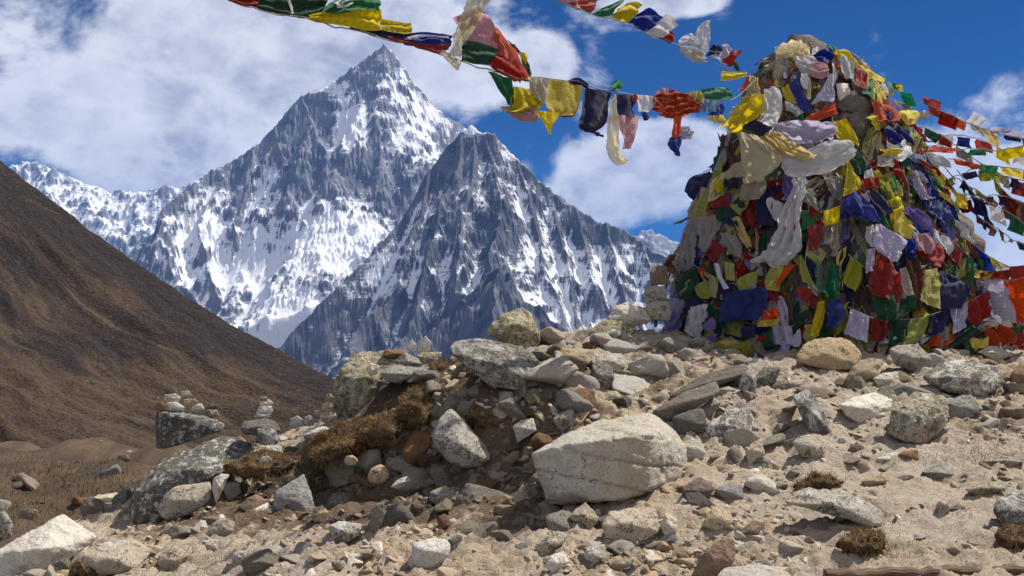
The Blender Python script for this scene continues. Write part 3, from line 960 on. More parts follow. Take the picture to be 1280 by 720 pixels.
B('weathered outcrop boulder with yellow lichen holding a clutter of small stones', 'mossy',
  [(413, 482), (420, 460, .2), (437, 442, .5), (460, 437, .6), (486, 438, .6), (500, 448, .4), (502, 474, .1), (476, 494, -.1), (452, 511, -.15), (425, 530, -.1), (415, 516, 0)],
  front=[(440, 470, -.15), (470, 470, -.15)], thick=.8, rough=.072, Y=8.35, short='outcrop boulder', level=6)
B('broad cream topped boulder blotched with lichen on the crest of the ridge', 'lichen',
  [(561, 431, .2), (569, 423, .4), (603, 420, .6), (640, 428, .6), (665, 439, .5), (676, 454, .3), (675, 472, .1), (666, 483, 0), (645, 490, -.1), (615, 484, -.15), (590, 456, -.1), (563, 443, 0)],
  front=[(620, 452, -.2), (650, 470, -.2)], thick=.8, rough=.056, short='broad cream boulder', level=6)
B('blunt tan rock standing against the dark mountain on the skyline', 'mossy',
  [(606, 418), (613, 403, .2), (632, 392, .3), (653, 384, .4), (664, 390, .4), (671, 402, .2), (677, 418), (675, 434), (664, 440), (637, 436)], front=[(645, 405, -.25)], thick=.8, rough=.080, Y=8.95, short='skyline rock')
B('smooth egg shaped grey boulder stuck in the undercut bank', 'grey',
  [(534, 548), (539, 530, .1), (549, 514, .25), (563, 503, .4), (572, 514, .4), (580, 536, .3), (600, 552, .2), (616, 564, .2), (619, 578), (606, 588), (578, 591, -.1), (556, 580, -.1)], front=[(568, 555, -.3)], thick=.75, rough=.035, soft=12, Y=6.95, short='egg shaped boulder')
B('dark wedge of rock wedged low in the bank under pale flat stones', 'dark',
  [(557, 652), (568, 625, .1), (583, 602, .3), (605, 606, .4), (640, 620, .3), (642, 638), (620, 652, -.1), (594, 659, -.1)], thick=.7, rough=.056, soft=40, Y=6.3, short='dark wedge')
B('upright grey stone standing just left of the big pale block', 'grey',
  [(643, 641), (641, 623), (651, 605, .2), (667, 604, .3), (679, 622, .2), (678, 641), (663, 652, -.1), (650, 648)], thick=.8, rough=.048, Y=6.2, level=4, short='upright grey stone')
B('pale cream rock with a flat top lying in the sand at the bottom centre', 'white',
  [(513, 694), (514, 680, .1), (533, 673, .4), (557, 672, .5), (566, 683, .3), (560, 698, .1), (545, 710), (530, 713, -.1), (514, 706, -.1)], front=[(545, 690, -.2), (520, 684, -.1)], thick=.8, rough=.048, soft=40, level=4, short='pale cream rock')
B('white lichen speckled boulder right of the big pale block', 'lichen',
  [(880, 540), (886, 530, .1), (905, 515, .3), (928, 499, .5), (941, 518, .4), (950, 542, .2), (935, 551), (890, 551, -.1)], front=[(915, 532, -.2)], thick=.8, rough=.064, level=5, short='white speckled boulder')
B('large rounded tan boulder at the foot of the flag heap', 'tan',
  [(990, 452), (994, 438, .2), (1005, 423, .4), (1029, 418, .5), (1066, 421, .5), (1083, 444, .3), (1068, 463), (1040, 466, -.1), (1012, 461, -.1)], thick=.7, rough=.064, soft=14, level=5, short='rounded tan boulder')
B('pointed grey rock poking up between the flags at the heap foot', 'pale',
  [(1056, 424), (1068, 408, .2), (1085, 393, .3), (1098, 412, .2), (1103, 440), (1081, 452)], thick=.8, rough=.064, Y=8.75, short='pointed grey rock')
B('square tan stone tilted in front of the flag heap', 'tan',
  [(1055, 475), (1066, 458, .2), (1085, 446, .4), (1104, 450, .4), (1096, 470), (1066, 487, -.1)], thick=.8, rough=.056, soft=40, short='tilted tan stone')
B('long flat topped boulder right of the path with lichen patches', 'lichen',
  [(1150, 472), (1168, 454, .3), (1195, 450, .5), (1225, 450, .5), (1248, 456, .4), (1257, 482, .1), (1228, 498, -.1), (1188, 492, -.1), (1160, 483)], thick=.7, rough=.072, short='long flat topped boulder')
B('big grey green boulder bedded in dry turf on the right', 'mossy',
  [(1108, 546), (1113, 512, .1), (1126, 499, .3), (1143, 490, .5), (1185, 497, .5), (1189, 526, .2), (1158, 557, -.1), (1128, 553, -.1)], front=[(1145, 520, -.2)], thick=.8, rough=.064, level=6, short='big grey green boulder')
B('low mottled rock joined to the right side of the grey green boulder', 'grey',
  [(1184, 504), (1200, 494, .3), (1214, 492, .4), (1230, 512, .2), (1206, 528, -.1), (1188, 526)], thick=.8, rough=.064, short='low mottled rock', dY=.1)
B('narrow upright mottled rock slanting on the path', 'lichen',
  [(989, 495), (999, 489, .2), (1011, 485, .4), (1024, 505, .3), (1034, 526, .1), (1044, 544), (1014, 543, -.1), (1000, 520, -.1)], thick=.8, rough=.064, short='slanting mottled rock')
B('flat white rock sunk in the path below the flag heap', 'white',
  [(1046, 506), (1066, 496, .3), (1096, 489, .6), (1115, 500, .5), (1110, 525, .1), (1078, 533, -.1), (1056, 520)], thick=.9, rough=.080, short='flat white rock')
B('broad bleached slab filling the bottom left corner', 'white',
  [(-12, 692, 0), (15, 680, .1), (39, 665, .3), (78, 643, .7), (97, 653, .7), (126, 674, .5), (82, 700, .1), (45, 728, -.1), (-12, 730, -.1)], thick=.8, rough=.056, Y=6.05, level=6, short='bleached slab')
B('low tan rock edged with moss beside the bleached slab', 'tan',
  [(85, 712), (93, 692, .2), (130, 680, .5), (171, 672, .7), (192, 690, .5), (170, 712, .0), (112, 726, -.1)], thick=.8, rough=.064, short='low tan rock', level=5)
B('dark chocolate brown rock rising at the bottom edge', 'brown',
  [(862, 722), (878, 692), (888, 682, .1), (911, 669, .3), (922, 678, .3), (921, 699, .1), (900, 728, -.1), (870, 735)], thick=.7, rough=.072, short='brown rock')
B('grey slab at the very bottom edge right of the brown rock', 'pale',
  [(893, 722), (905, 710, .3), (950, 705, .5), (1000, 709, .5), (1018, 722, .2), (1000, 745, 0), (900, 745, 0)], thick=.8, rough=.048, Y=4.85, short='bottom grey slab')
B('turf rimmed boulder cut off by the right edge of the photo', 'lichen',
  [(1240, 640), (1244, 622, .2), (1262, 616, .4), (1300, 612, .5), (1320, 650, .2), (1300, 668, 0), (1256, 664, -.1)], thick=.8, rough=.064, short='right edge boulder')
B('low ledge of pale rock crossing the path near the bottom', 'grey',
  [(978, 628), (990, 616, .3), (1012, 610, .5), (1050, 614, .6), (1078, 622, .5), (1108, 642, .2), (1102, 662, -.1), (1060, 650, -.1), (1010, 636, -.05)], thick=.6, rough=.080, short='low pale ledge')

# --- the rubble on the crest left of the heap
S('yellowish boulder on the crest just left of the flag heap', 'mossy', [(733, 424), (741, 408, .2), (754, 400, .4), (775, 400, .4), (796, 412, .2), (790, 430), (760, 436)], Y=9.0, level=5, short='yellowish crest boulder')
S('pale flat rock resting on the yellowish boulder beside the heap', 'pale', [(756, 402), (766, 382, .3), (785, 378, .4), (808, 384, .4), (814, 402), (786, 412)], Y=9.15, level=5, short='pale crest rock')
S('dark square stone at the top of the rubble beside the heap', 'grey', [(804, 366), (812, 358, .3), (832, 356, .4), (836, 378, .1), (808, 382)], Y=9.3, short='dark square stone')
S('brown stone stacked highest against the left side of the heap', 'brown', [(811, 340), (818, 331, .3), (834, 332, .3), (838, 356), (814, 358)], Y=9.35, short='brown stacked stone')
S('grey stone wedged low against the left side of the heap', 'grey', [(806, 382), (816, 376, .3), (838, 376, .3), (838, 402), (810, 400)], Y=9.2, short='wedged grey stone')
S('tan rock on the crest between the cream boulder and the heap', 'tan', [(693, 445), (700, 436, .3), (725, 434, .5), (745, 438, .4), (738, 456), (706, 461, -.1)], short='tan crest rock', level=5)
S('white rock below the yellowish crest boulder', 'white', [(751, 450), (762, 443, .3), (778, 440, .4), (783, 460), (762, 466, -.1)], short='white crest rock')
S('white pointed stone standing taller of the upright pair on the ridge', 'white', [(521, 441), (524, 428), (532, 419), (539, 427), (539, 438), (531, 443)], Y=8.55, thick=.6, short='taller white upright stone')
S('white pointed stone standing shorter of the upright pair on the ridge', 'white', [(509, 438), (511, 429), (515, 423), (521, 431), (520, 441)], Y=8.57, thick=.6, short='shorter white upright stone')
S('red brown flat stone lying at the foot of the white pair', 'brown', [(477, 445), (480, 437, .3), (507, 436, .5), (509, 443), (490, 448)], Y=8.5, short='red brown flat stone')
S('grey wedge shaped stone on top of the outcrop boulder', 'grey', [(492, 452), (506, 440, .2), (525, 449, .3), (528, 457), (498, 458)], Y=8.2, short='grey wedge stone')
S('dark blue grey flat stone overhanging the turf bank', 'slate', [(473, 467), (482, 459, .3), (495, 455, .5), (531, 460, .4), (524, 469), (503, 479, -.1), (481, 479, -.1)], Y=8.0, level=5, short='slate flat stone')
S('small bright white stone on the outcrop boulder', 'white', [(456, 461), (464, 453), (474, 457), (473, 468), (462, 471)], Y=8.05, short='bright white stone')
S('greenish flat stone beside the white upright pair', 'mossy', [(519, 445), (530, 440, .4), (553, 440, .4), (549, 452), (531, 458, -.1)], Y=8.4, short='greenish flat stone')
S('round grey stone below the broad cream boulder', 'grey', [(568, 500), (570, 486), (583, 481, .2), (596, 487, .2), (599, 501), (587, 507), (573, 505)], Y=7.55, soft=10, short='round grey stone', level=5)
S('thin flat stone on the round grey stone', 'grey', [(570, 480), (575, 475, .3), (592, 474, .3), (598, 482), (580, 486)], Y=7.7, short='thin flat stone')
S('flat tan chip on top of the two stacked stones', 'tan', [(572, 472), (575, 465, .3), (594, 464, .3), (596, 471), (584, 474)], Y=7.8, short='flat tan chip')
S('white pebble on the turf lip right of the round grey stone', 'white', [(602, 499), (602, 488), (610, 485), (618, 492), (614, 501)], Y=7.45, short='white pebble')
S('flat pale stone on the turf lip beside the white pebble', 'pale', [(616, 498), (620, 488, .3), (634, 489, .3), (637, 499), (624, 502)], Y=7.45, short='flat pale stone')

# --- the small piles of balanced stones on the left
CP = 'small stones piled on the slab sided boulder'
for lab, mt, ol, Yq in [('brown round stone at the left end of the pile on the slab boulder', 'brown', [(194, 512), (195, 503), (203, 501), (207, 508), (204, 514)], 8.55),
                        ('flat cream stone on top left of the pile on the slab boulder', 'white', [(203, 501), (206, 493), (220, 492), (227, 497), (222, 504)], 8.7),
                        ('wide white stone at the bottom of the pile on the slab boulder', 'white', [(207, 514), (208, 503), (220, 502), (232, 509), (230, 515)], 8.6),
                        ('small grey stone balanced highest in the pile on the slab boulder', 'grey', [(224, 497), (226, 489), (236, 488), (240, 494), (233, 499)], 8.8),
                        ('yellowish stone in the middle of the pile on the slab boulder', 'tan', [(229, 508), (230, 499), (243, 498), (249, 503), (243, 509)], 8.75),
                        ('cream angular stone low in the pile on the slab boulder', 'white', [(238, 515), (241, 506), (252, 504), (256, 512), (248, 517)], 8.75),
                        ('dark flat stone at the upper right of the pile on the slab boulder', 'dark', [(256, 512), (260, 504), (272, 505), (274, 512), (265, 514)], 8.85),
                        ('grey green stone at the right end of the pile on the slab boulder', 'mossy', [(256, 521), (258, 512), (272, 512), (275, 520), (266, 523)], 8.8)]:
    S(lab, mt, ol, Y=Yq, thick=.9, group=CP, short='pile on the slab boulder')
CT = 'stones of the little tower'
for lab, mt, ol, Yq in [('top pebble of the little stone tower', 'grey', [(323, 502), (324, 496), (333, 495), (335, 500), (329, 503)], 8.3),
                        ('white second stone of the little tower', 'white', [(324, 508), (325, 501), (336, 499), (342, 504), (339, 509)], 8.3),
                        ('wide cream third stone of the little tower', 'white', [(320, 517), (324, 508), (340, 507), (342, 514), (337, 520), (326, 520)], 8.28),
                        ('flat thin stone at the base of the little tower', 'grey', [(315, 521), (322, 517), (338, 518), (341, 523), (322, 525)], 8.25)]:
    S(lab, mt, ol, Y=Yq, thick=.9, group=CT, short='little stone tower')
S('dark flat slab carrying the little stone tower', 'dark', [(299, 535), (303, 527, .3), (330, 522, .4), (347, 527, .3), (352, 540), (330, 545), (304, 543)], Y=8.15, short='dark slab under the little tower')
S('lichened block under the dark slab of the little tower', 'lichen', [(319, 554), (321, 536), (330, 533, .2), (346, 537, .2), (348, 553), (335, 558)], Y=7.95, short='lichened block')
S('pale flat stone below the lichened block', 'pale', [(322, 567), (326, 557, .3), (350, 555, .3), (354, 565), (340, 570)], Y=7.8, short='pale flat stone under the block')
S('small white stone on the turf below the little tower', 'white', [(322, 580), (325, 571), (335, 569), (341, 575), (338, 582), (328, 583)], Y=7.5, short='white stone below the tower')
S('white cobble on the crest between the little tower and the outcrop', 'white', [(362, 534), (363, 523), (372, 519), (380, 525), (379, 534)], Y=8.35, short='white crest cobble')
S('second white cobble nearer the outcrop boulder', 'pale', [(379, 531), (381, 521), (388, 518), (394, 525), (392, 532)], Y=8.35, short='second white cobble')
S('flat bluish white slab in front of the crest cobbles', 'white', [(376, 545), (382, 536, .3), (402, 531, .5), (414, 536, .4), (405, 545), (388, 549)], Y=8.1, short='bluish white slab')
for lab, ol in [('tan cobble low in the stack beside the outcrop boulder', [(399, 525), (401, 514), (412, 513), (419, 520), (415, 528), (404, 529)]),
                ('pale cobble in the middle of the stack beside the outcrop boulder', [(401, 513), (403, 504), (412, 501), (418, 508), (414, 515)]),
                ('small stone on top of the stack beside the outcrop boulder', [(406, 502), (407, 494), (413, 491), (418, 497), (414, 503)]),
                ('little grey stone left of the stack beside the outcrop boulder', [(391, 520), (393, 513), (399, 512), (402, 518), (397, 522)])]:
    S(lab, 'tan', ol, Y=8.2, thick=.9, group='stones stacked beside the outcrop boulder', short='stack beside the outcrop')
S('rusty orange stone in the dark under the small turf ledge', 'brown', [(303, 632), (307, 621, .2), (322, 617, .3), (334, 624, .2), (330, 638), (314, 642)], Y=7.3, short='rusty orange stone', soft=12)
S('rounded grey stone lying in the hollow under the small turf ledge', 'grey', [(256, 665), (264, 654, .2), (278, 646, .3), (296, 652, .2), (291, 669), (273, 674)], soft=12, level=5, short='rounded grey hollow stone')
S('narrow pale rock edge jutting through the small turf ledge', 'white', [(265, 612), (267, 598, .2), (276, 592, .3), (287, 593, .3), (278, 604), (272, 622), (270, 631)], Y=7.35, short='narrow pale rock')
S('small white stone at the corner below the dark mottled boulder', 'white', [(202, 666), (206, 656), (213, 653), (217, 660), (214, 671)], short='small corner stone')
S('white angular stone in the sand at lower left', 'white', [(287, 697), (292, 690), (305, 689), (311, 700), (298, 709)], short='white angular stone')
S('pale boxy stone in the sand right of the low tan rock', 'pale', [(250, 680), (254, 674, .2), (273, 674, .3), (274, 688), (258, 692)], short='pale boxy stone')
S('yellowish half buried stone at lower left', 'tan', [(194, 703), (202, 690, .2), (219, 681, .4), (242, 692, .3), (228, 712), (205, 715)], level=5, short='yellowish half buried stone')
S('dark block on the brown slope behind the bleached slab', 'dark', [(98, 633), (103, 624, .2), (114, 620, .3), (131, 627, .2), (129, 643), (103, 648)], short='dark block')
S('pale flat rock beside the dark block on the slope', 'pale', [(112, 624), (122, 618, .4), (150, 616, .5), (154, 625), (128, 631)], Y=9.3, short='pale flat slope rock')
S('weathered dark boulder alone on the brown grass slope', 'slate', [(63, 594), (68, 585, .2), (77, 582, .3), (91, 588, .2), (95, 600), (78, 606)], Y=17.5, level=4, short='lone slope boulder')
S('second dark stone on the brown grass slope lower left', 'dark', [(22, 648), (26, 638), (36, 634), (44, 641), (42, 651)], Y=9.6, short='second slope stone')
S('whitish rock cut off by the left edge', 'lichen', [(-14, 660), (-8, 640), (6, 637), (17, 652), (15, 672), (-8, 680)], Y=8.2, level=4, short='left edge rock')
S('dark stone near the crest of the brown grass slope', 'dark', [(143, 577), (148, 569), (158, 567), (164, 574), (156, 581)], Y=24, short='slope crest stone')

# --- stones of the bank
S('triangular grey stone standing upright in the bank face', 'slate', [(464, 636), (470, 630), (481, 626), (482, 645), (470, 672), (462, 660)], level=4, short='triangular upright stone')
S('mossy grey block above the dark wedge in the bank', 'grey', [(535, 628), (538, 614, .2), (557, 607, .4), (577, 609, .4), (570, 626), (543, 632)], Y=6.6, level=5, short='mossy grey block')
S('pale flat sliver lying on the bank face', 'pale', [(487, 610), (496, 600, .3), (509, 594, .4), (514, 601), (500, 612)], Y=6.9, short='pale sliver')
S('round tan cobble sunk in the bank under the turf lip', 'tan', [(457, 596), (464, 583, .1), (475, 578, .2), (487, 583, .2), (489, 598), (478, 608), (463, 606)], Y=7.15, soft=8, level=5, short='round tan cobble')
S('orange cobble high in the dark bank', 'tan', [(428, 577), (432, 569), (442, 568), (449, 575), (446, 583), (434, 583)], Y=7.35, soft=8, short='orange cobble')
S('light brown stone at the left foot of the bank', 'tan', [(387, 645), (394, 634, .2), (403, 630, .3), (411, 640), (405, 657), (395, 655)], short='light brown foot stone')
S('wide grey stone at the foot of the bank', 'grey', [(410, 656), (424, 651, .4), (453, 654, .4), (452, 668), (430, 682, -.1), (413, 681, -.1)], level=5, short='wide foot stone')
S('long grey brick shaped stone slanting below the big pale block', 'grey', [(663, 692), (672, 678, .1), (698, 662, .4), (711, 667, .4), (706, 678, .1), (680, 700, -.1)], soft=40, short='slanting brick stone')
S('white stone in the sand below the slanting brick shaped stone', 'white', [(680, 707), (686, 695, .2), (706, 688, .4), (713, 704, .2), (692, 718, -.1)], short='white sand stone')
S('square tan stone propped under the big pale block', 'tan', [(710, 647), (718, 636, .2), (732, 627, .4), (751, 649, .2), (738, 664, -.1)], soft=50, level=5, short='propped tan stone')
S('broad rusty tan rock below the big pale block', 'tan', [(751, 656), (760, 639, .3), (790, 633, .5), (820, 636, .5), (824, 664, .1), (795, 684, -.1), (757, 672, -.1)], level=5, short='rusty tan rock')
S('small white stone right of the rusty tan rock', 'white', [(824, 656), (832, 640, .2), (849, 650, .3), (845, 667), (832, 672)], short='small white stone')
S('cream stone below the rusty tan rock', 'white', [(729, 694), (735, 684, .2), (756, 679, .3), (759, 699), (738, 712)], short='cream lower stone')
S('tan knobbly stone at the bottom edge centre', 'tan', [(762, 708), (768, 697, .2), (783, 695, .3), (791, 706), (776, 718)], short='tan knobbly stone')
S('dark brown sod covered stone above the big pale block', 'brown', [(714, 492), (725, 483, .3), (744, 487, .3), (742, 511), (720, 513)], level=4, short='dark sod stone')
S('angular grey stone behind the left end of the big pale block', 'grey', [(689, 525), (702, 514, .3), (717, 509, .4), (721, 530), (703, 543)], level=4, short='angular grey stone')
S('pale shard under the right turf lip', 'pale', [(640, 533), (650, 526, .2), (667, 522, .3), (671, 539), (646, 555)], Y=6.95, short='pale shard')
S('pale wedge stone against the right end of the big pale block', 'pale', [(853, 557), (860, 550, .2), (872, 548, .3), (884, 566), (874, 577), (858, 574)], level=4, short='pale wedge stone')
S('dark angular stone right of the big pale block', 'dark', [(851, 614), (862, 602, .2), (877, 594, .4), (894, 612, .2), (878, 629), (857, 626)], soft=50, level=4, short='dark angular stone')
S('blue grey flat stone beside the dark angular stone', 'slate', [(891, 612), (905, 605, .4), (928, 603, .5), (931, 624), (906, 628)], soft=40, level=4, short='blue grey flat stone')
S('large tan stone half buried in the path below the dark angular stone', 'tan', [(876, 658), (889, 634, .4), (911, 627, .5), (917, 653), (899, 667, -.1)], level=4, short='half buried path stone')
S('rust brown stone on the path right of the half buried one', 'brown', [(922, 668), (935, 654, .3), (957, 652, .4), (954, 670), (932, 676)], short='rust brown stone')
S('tan stone just below the white speckled boulder', 'tan', [(931, 564), (940, 553, .2), (951, 548, .3), (958, 569), (934, 584)], short='tan stone below the boulder')
S('dark layered slab in the slope left of the heap foot', 'dark', [(813, 515), (850, 492, .3), (896, 474, .6), (903, 490), (860, 518), (826, 531)], thick=.6, rough=.05, strata=.06, level=5, short='layered slab')
S('second dark layered slab lying above the first', 'dark', [(833, 497), (880, 466, .4), (930, 454, .7), (942, 464), (890, 487), (840, 505)], thick=.5, rough=.05, strata=.06, level=5, short='second layered slab')
S('dark purple block under the layered slabs', 'dark', [(838, 522), (860, 512, .2), (881, 510, .3), (886, 541), (846, 549)], level=4, rough=.05, short='purple block')
S('upright lichened stone left of the heap foot', 'lichen', [(920, 489), (926, 470, .1), (936, 459, .2), (947, 473), (945, 495)], level=4, short='upright lichened stone')
S('white topped stone in the rubble left of the heap foot', 'lichen', [(896, 474), (903, 465, .2), (915, 461, .4), (929, 470), (911, 484)], level=4, short='white topped stone')
S('small pale brick shaped stone in front of the heap', 'pale', [(1091, 473), (1104, 466, .3), (1123, 464, .4), (1126, 482), (1097, 484)], soft=40, short='pale brick stone')
S('grey dusty rock just behind the pale brick shaped stone', 'grey', [(1109, 438), (1122, 431, .3), (1147, 429, .4), (1167, 450, .2), (1148, 468), (1117, 455)], level=5, short='dusty rock')
S('pale rock at the top right under the fallen flags', 'pale', [(1220, 440), (1232, 433, .3), (1246, 432, .4), (1268, 444), (1246, 452)], short='pale top right rock')
S('brown grassy stone at the right edge below the flags', 'brown', [(1260, 470), (1274, 454, .2), (1300, 446, .3), (1306, 488), (1268, 488)], level=4, short='right grassy stone')
S('rough grey stone on the path left of the flat white rock', 'grey', [(989, 553), (1000, 545, .3), (1012, 542, .4), (1034, 557, .2), (1030, 577), (1000, 571)], level=4, short='rough path stone')
S('flat grey stone lying alone on the sandy path', 'slate', [(1150, 590), (1162, 585, .4), (1176, 582, .6), (1198, 594, .4), (1170, 601)], short='lone flat grey stone')
S('flat tan stone on the sandy path left of the lone grey one', 'tan', [(1075, 602), (1088, 596, .3), (1107, 592, .5), (1110, 602), (1085, 611)], short='flat tan path stone')
S('small dark pyramid shaped stone on the path', 'dark', [(1058, 564), (1064, 557), (1071, 551, .2), (1084, 563), (1070, 568)], short='dark pyramid stone')
S('dark brown stone below the big grey green boulder', 'brown', [(1122, 568), (1130, 563, .3), (1147, 561, .4), (1149, 576), (1128, 578)], short='brown path stone')
S('flat pale stone left of the dark brown path stone', 'pale', [(1094, 574), (1106, 567, .4), (1123, 565, .5), (1119, 579), (1100, 581)], short='flat pale path stone')
S('mossy ledge stone at the right of the sandy path', 'mossy', [(1205, 612), (1226, 603, .4), (1252, 599, .6), (1262, 611), (1224, 623)], level=4, short='mossy ledge stone')
S('flat slab near the right edge above the mossy ledge stone', 'grey', [(1225, 577), (1248, 570, .5), (1278, 568, .6), (1280, 578), (1258, 586)], short='right flat slab')
S('pale jagged stone left of the low ledge on the path', 'pale', [(927, 606), (936, 596, .2), (949, 589, .3), (966, 600, .3), (983, 617), (954, 622)], level=4, short='jagged pale stone')
S('dark chip of stone on the path above the plank', 'dark', [(1186, 635), (1196, 630, .3), (1208, 633, .4), (1204, 642), (1190, 642)], short='dark chip')
S('square dark stone lying low on the path right of the ledge', 'grey', [(1168, 632), (1174, 626), (1186, 628), (1188, 640), (1174, 645)], short='square path stone')
# ------------------------------------------------------------------ turf ledges, loose stones, gravel, dry grass, plank
def mat_turf():
    m, T, bs, out = material('dry_turf')
    co = T.n('ShaderNodeNewGeometry').outputs['Position']
    n1 = T.noise(co, 5.0, 7, 0.65, 0.4)
    n2 = T.noise(co, 40.0, 6, 0.7)
    n3 = T.noise(T.mapping(co, scale=(1, 1, .35)), 120.0, 4, 0.7)
    c = T.mix(T.step(n1, 0.35, 0.65), (0.085, 0.053, 0.029), (0.20, 0.125, 0.058))
    c = T.mix(T.step(n2, 0.4, 0.7, 0, 0.7), c, (0.035, 0.023, 0.015))
    c = T.mix(T.step(n3, 0.5, 0.7, 0, 0.5), c, (0.27, 0.18, 0.085))
    T.set(bs, 'Base Color', c)
    T.set(bs, 'Roughness', 1.0)
    bump(T, bs, T.m('ADD', n1, T.m('ADD', T.m('MULTIPLY', n2, 0.7), T.m('MULTIPLY', n3, 0.4))), 1.0, 0.05)
    return m


M_turf = mat_turf()
TUFTS = []      # (point, normal, length, colour class)


def turf(label, outline, **k):
    dens = k.pop('dens', 1.0)
    o = stone('turf_clump', label, outline, M_turf, cat='turf', level=5, rough=k.pop('rough', .16), soft=k.pop('soft', 9), lump=k.pop('lump', .34), **k)
    me = o.data
    n = len(me.polygons)
    ce = np.empty(n * 3, np.float32); me.polygons.foreach_get('center', ce)
    no = np.empty(n * 3, np.float32); me.polygons.foreach_get('normal', no)
    ar = np.empty(n, np.float32); me.polygons.foreach_get('area', ar)
    ce = ce.reshape(-1, 3) + np.array(o.location[:]); no = no.reshape(-1, 3)
    rng = np.random.default_rng(n + int(abs(ce[0, 0]) * 1000))
    w = np.where(no[:, 2] > 0.25, 1.0, np.where((no[:, 2] < 0.1) & (no[:, 1] < 0), 0.35, 0.05)) * ar
    cnt = rng.poisson(w / ar.mean() * 1.5 * dens * (ar.mean() / 2.2e-4))
    for i in np.repeat(np.arange(n), cnt):
        TUFTS.append((ce[i], no[i]))
    return o


turf('ochre grassed turf lip at the left end of the dark bank', [(383, 572), (392, 556, .3), (412, 542, .6), (446, 520, .9), (474, 520, .6), (456, 554, 0), (420, 574, -.2), (396, 586, -.1)], Y=7.5, thick=1.7, short='left turf lip', dens=1.3)
turf('ochre turf lip in the middle over the dark bank', [(430, 550), (440, 530, .4), (474, 502, .9), (508, 486, 1.0), (530, 506, .5), (506, 540, -.1), (466, 558, -.2), (438, 564, -.1)], Y=7.55, thick=1.5, short='middle turf lip', dens=1.3)
turf('shaggy brown turf hump below the mossy turf on the bank', [(492, 520), (500, 494, .5), (524, 480, .9), (552, 490, .7), (558, 510, .2), (540, 530, -.15), (512, 540, -.2)], Y=7.6, thick=.9, short='turf hump')
turf('brown turf lip jutting over the shadow beside the egg shaped boulder', [(576, 520), (592, 504, .5), (622, 498, .8), (650, 502, .7), (656, 520, .1), (634, 534, -.2), (604, 538, -.2), (584, 532)], Y=7.15, thick=1.0, short='right turf lip')
turf('right end of the brown turf lip beside the dark sod stone', [(644, 516), (664, 500, .5), (694, 498, .8), (714, 510, .5), (702, 526, -.1), (672, 532, -.2), (650, 528)], Y=7.1, thick=1.0, short='right turf lip end')
turf('small brown turf ledge under the lichened block at left', [(268, 584), (285, 573, .3), (320, 566, .6), (360, 560, .8), (388, 563, .7), (378, 580, .2), (345, 596, -.1), (310, 602, -.15), (280, 598)], Y=7.45, thick=.8, short='small turf ledge')
turf('mossy turf growing against the broad cream boulder', [(518, 486), (530, 465, .3), (548, 450, .5), (575, 448, .6), (596, 458, .5), (600, 478, .2), (580, 490, -.05), (550, 498, -.1)], Y=8.05, thick=.8, short='mossy turf')
turf('round shaggy turf clump in the path with a pale ledge above it', [(1040, 684), (1050, 668, .3), (1072, 660, .6), (1100, 662, .6), (1112, 674, .3), (1106, 688, -.1), (1076, 696, -.15), (1052, 692)], thick=1.2, short='round shaggy clump', dens=.8)
turf('dark turf bank under the big grey green boulder', [(1160, 548), (1190, 532, .4), (1230, 534, .7), (1284, 556, .6), (1270, 572, .1), (1230, 574, -.1), (1190, 564, -.1)], thick=.7, Y=6.75, short='dark turf bank', dens=1.2)
turf('shaggy turf skirt below the boulder at the right edge', [(1238, 668), (1258, 656, .4), (1310, 654, .6), (1310, 690, 0), (1270, 692, -.1), (1246, 684)], thick=1.2, short='right turf skirt', dens=.8)
turf('mossy edge of turf in front of the low tan rock', [(84, 712), (96, 700, .3), (120, 694, .4), (132, 710, .1), (116, 730, -.1), (92, 730)], thick=.8, short='mossy turf edge')
turf('brown turf strip behind the big grey green boulder', [(1180, 500), (1215, 484, .4), (1262, 488, .6), (1280, 505, .4), (1240, 515, -.1), (1200, 512)], thick=.6, Y=7.5, short='upper turf strip')
turf('low brown turf patch beside the sloping slabs on the path', [(985, 612), (1000, 596, .4), (1040, 590, .6), (1060, 604, .2), (1020, 620, -.1)], thick=.5, short='low turf patch')

# --- loose stones: one shape per kind, copied
rng = np.random.default_rng(5)
PROTO = []
for k in range(16):
    r = np.random.default_rng(100 + k)
    n = r.integers(9, 15)
    p = r.normal(size=(n, 3)); p /= np.linalg.norm(p, axis=1)[:, None]
    p *= r.uniform(0.75, 1.05, (n, 1))
    p *= np.array([1, r.uniform(.6, .95), r.uniform(.38, .8)])
    P, f = hull_surface(p, 4, soft=r.choice([40, 60, 90]), rough=.08, seed=300 + k, strata=r.choice([0, 0, .05]))
    PROTO.append((P, f))
_protome = {}


def proto_mesh(k, mat):
    if (k, mat) not in _protome:
        P, f = PROTO[k]
        _protome[(k, mat)] = mesh_np('rock', P, f, RM[mat])
    return _protome[(k, mat)]


TONE = {'pale': 'pale grey', 'white': 'whitish', 'lichen': 'mottled', 'mossy': 'yellowish', 'tan': 'tan', 'grey': 'grey', 'dark': 'dark', 'slate': 'bluish', 'brown': 'brown'}
placed = [(r_[0], r_[1], r_[3] / r_[2] * F * 0.36) for r_ in ROCKS]
zones = [  # px0, px1, py0, py1, count, size px min, max
    (390, 720, 550, 660, 34, 20, 60), (380, 560, 640, 720, 5, 16, 34), (560, 860, 640, 720, 10, 18, 44), (0, 390, 600, 720, 14, 16, 44),
    (660, 880, 425, 520, 28, 22, 62), (800, 1000, 440, 560, 18, 20, 56), (1000, 1280, 440, 520, 18, 20, 56), (850, 1060, 540, 640, 10, 18, 44),
    (1040, 1280, 510, 600, 6, 14, 34), (900, 1280, 590, 700, 5, 12, 28), (520, 720, 440, 520, 20, 20, 54), (330, 520, 480, 560, 5, 14, 30), (0, 190, 550, 640, 12, 7, 26)]
from mathutils import Euler
nfill = 0
used_bits = {}
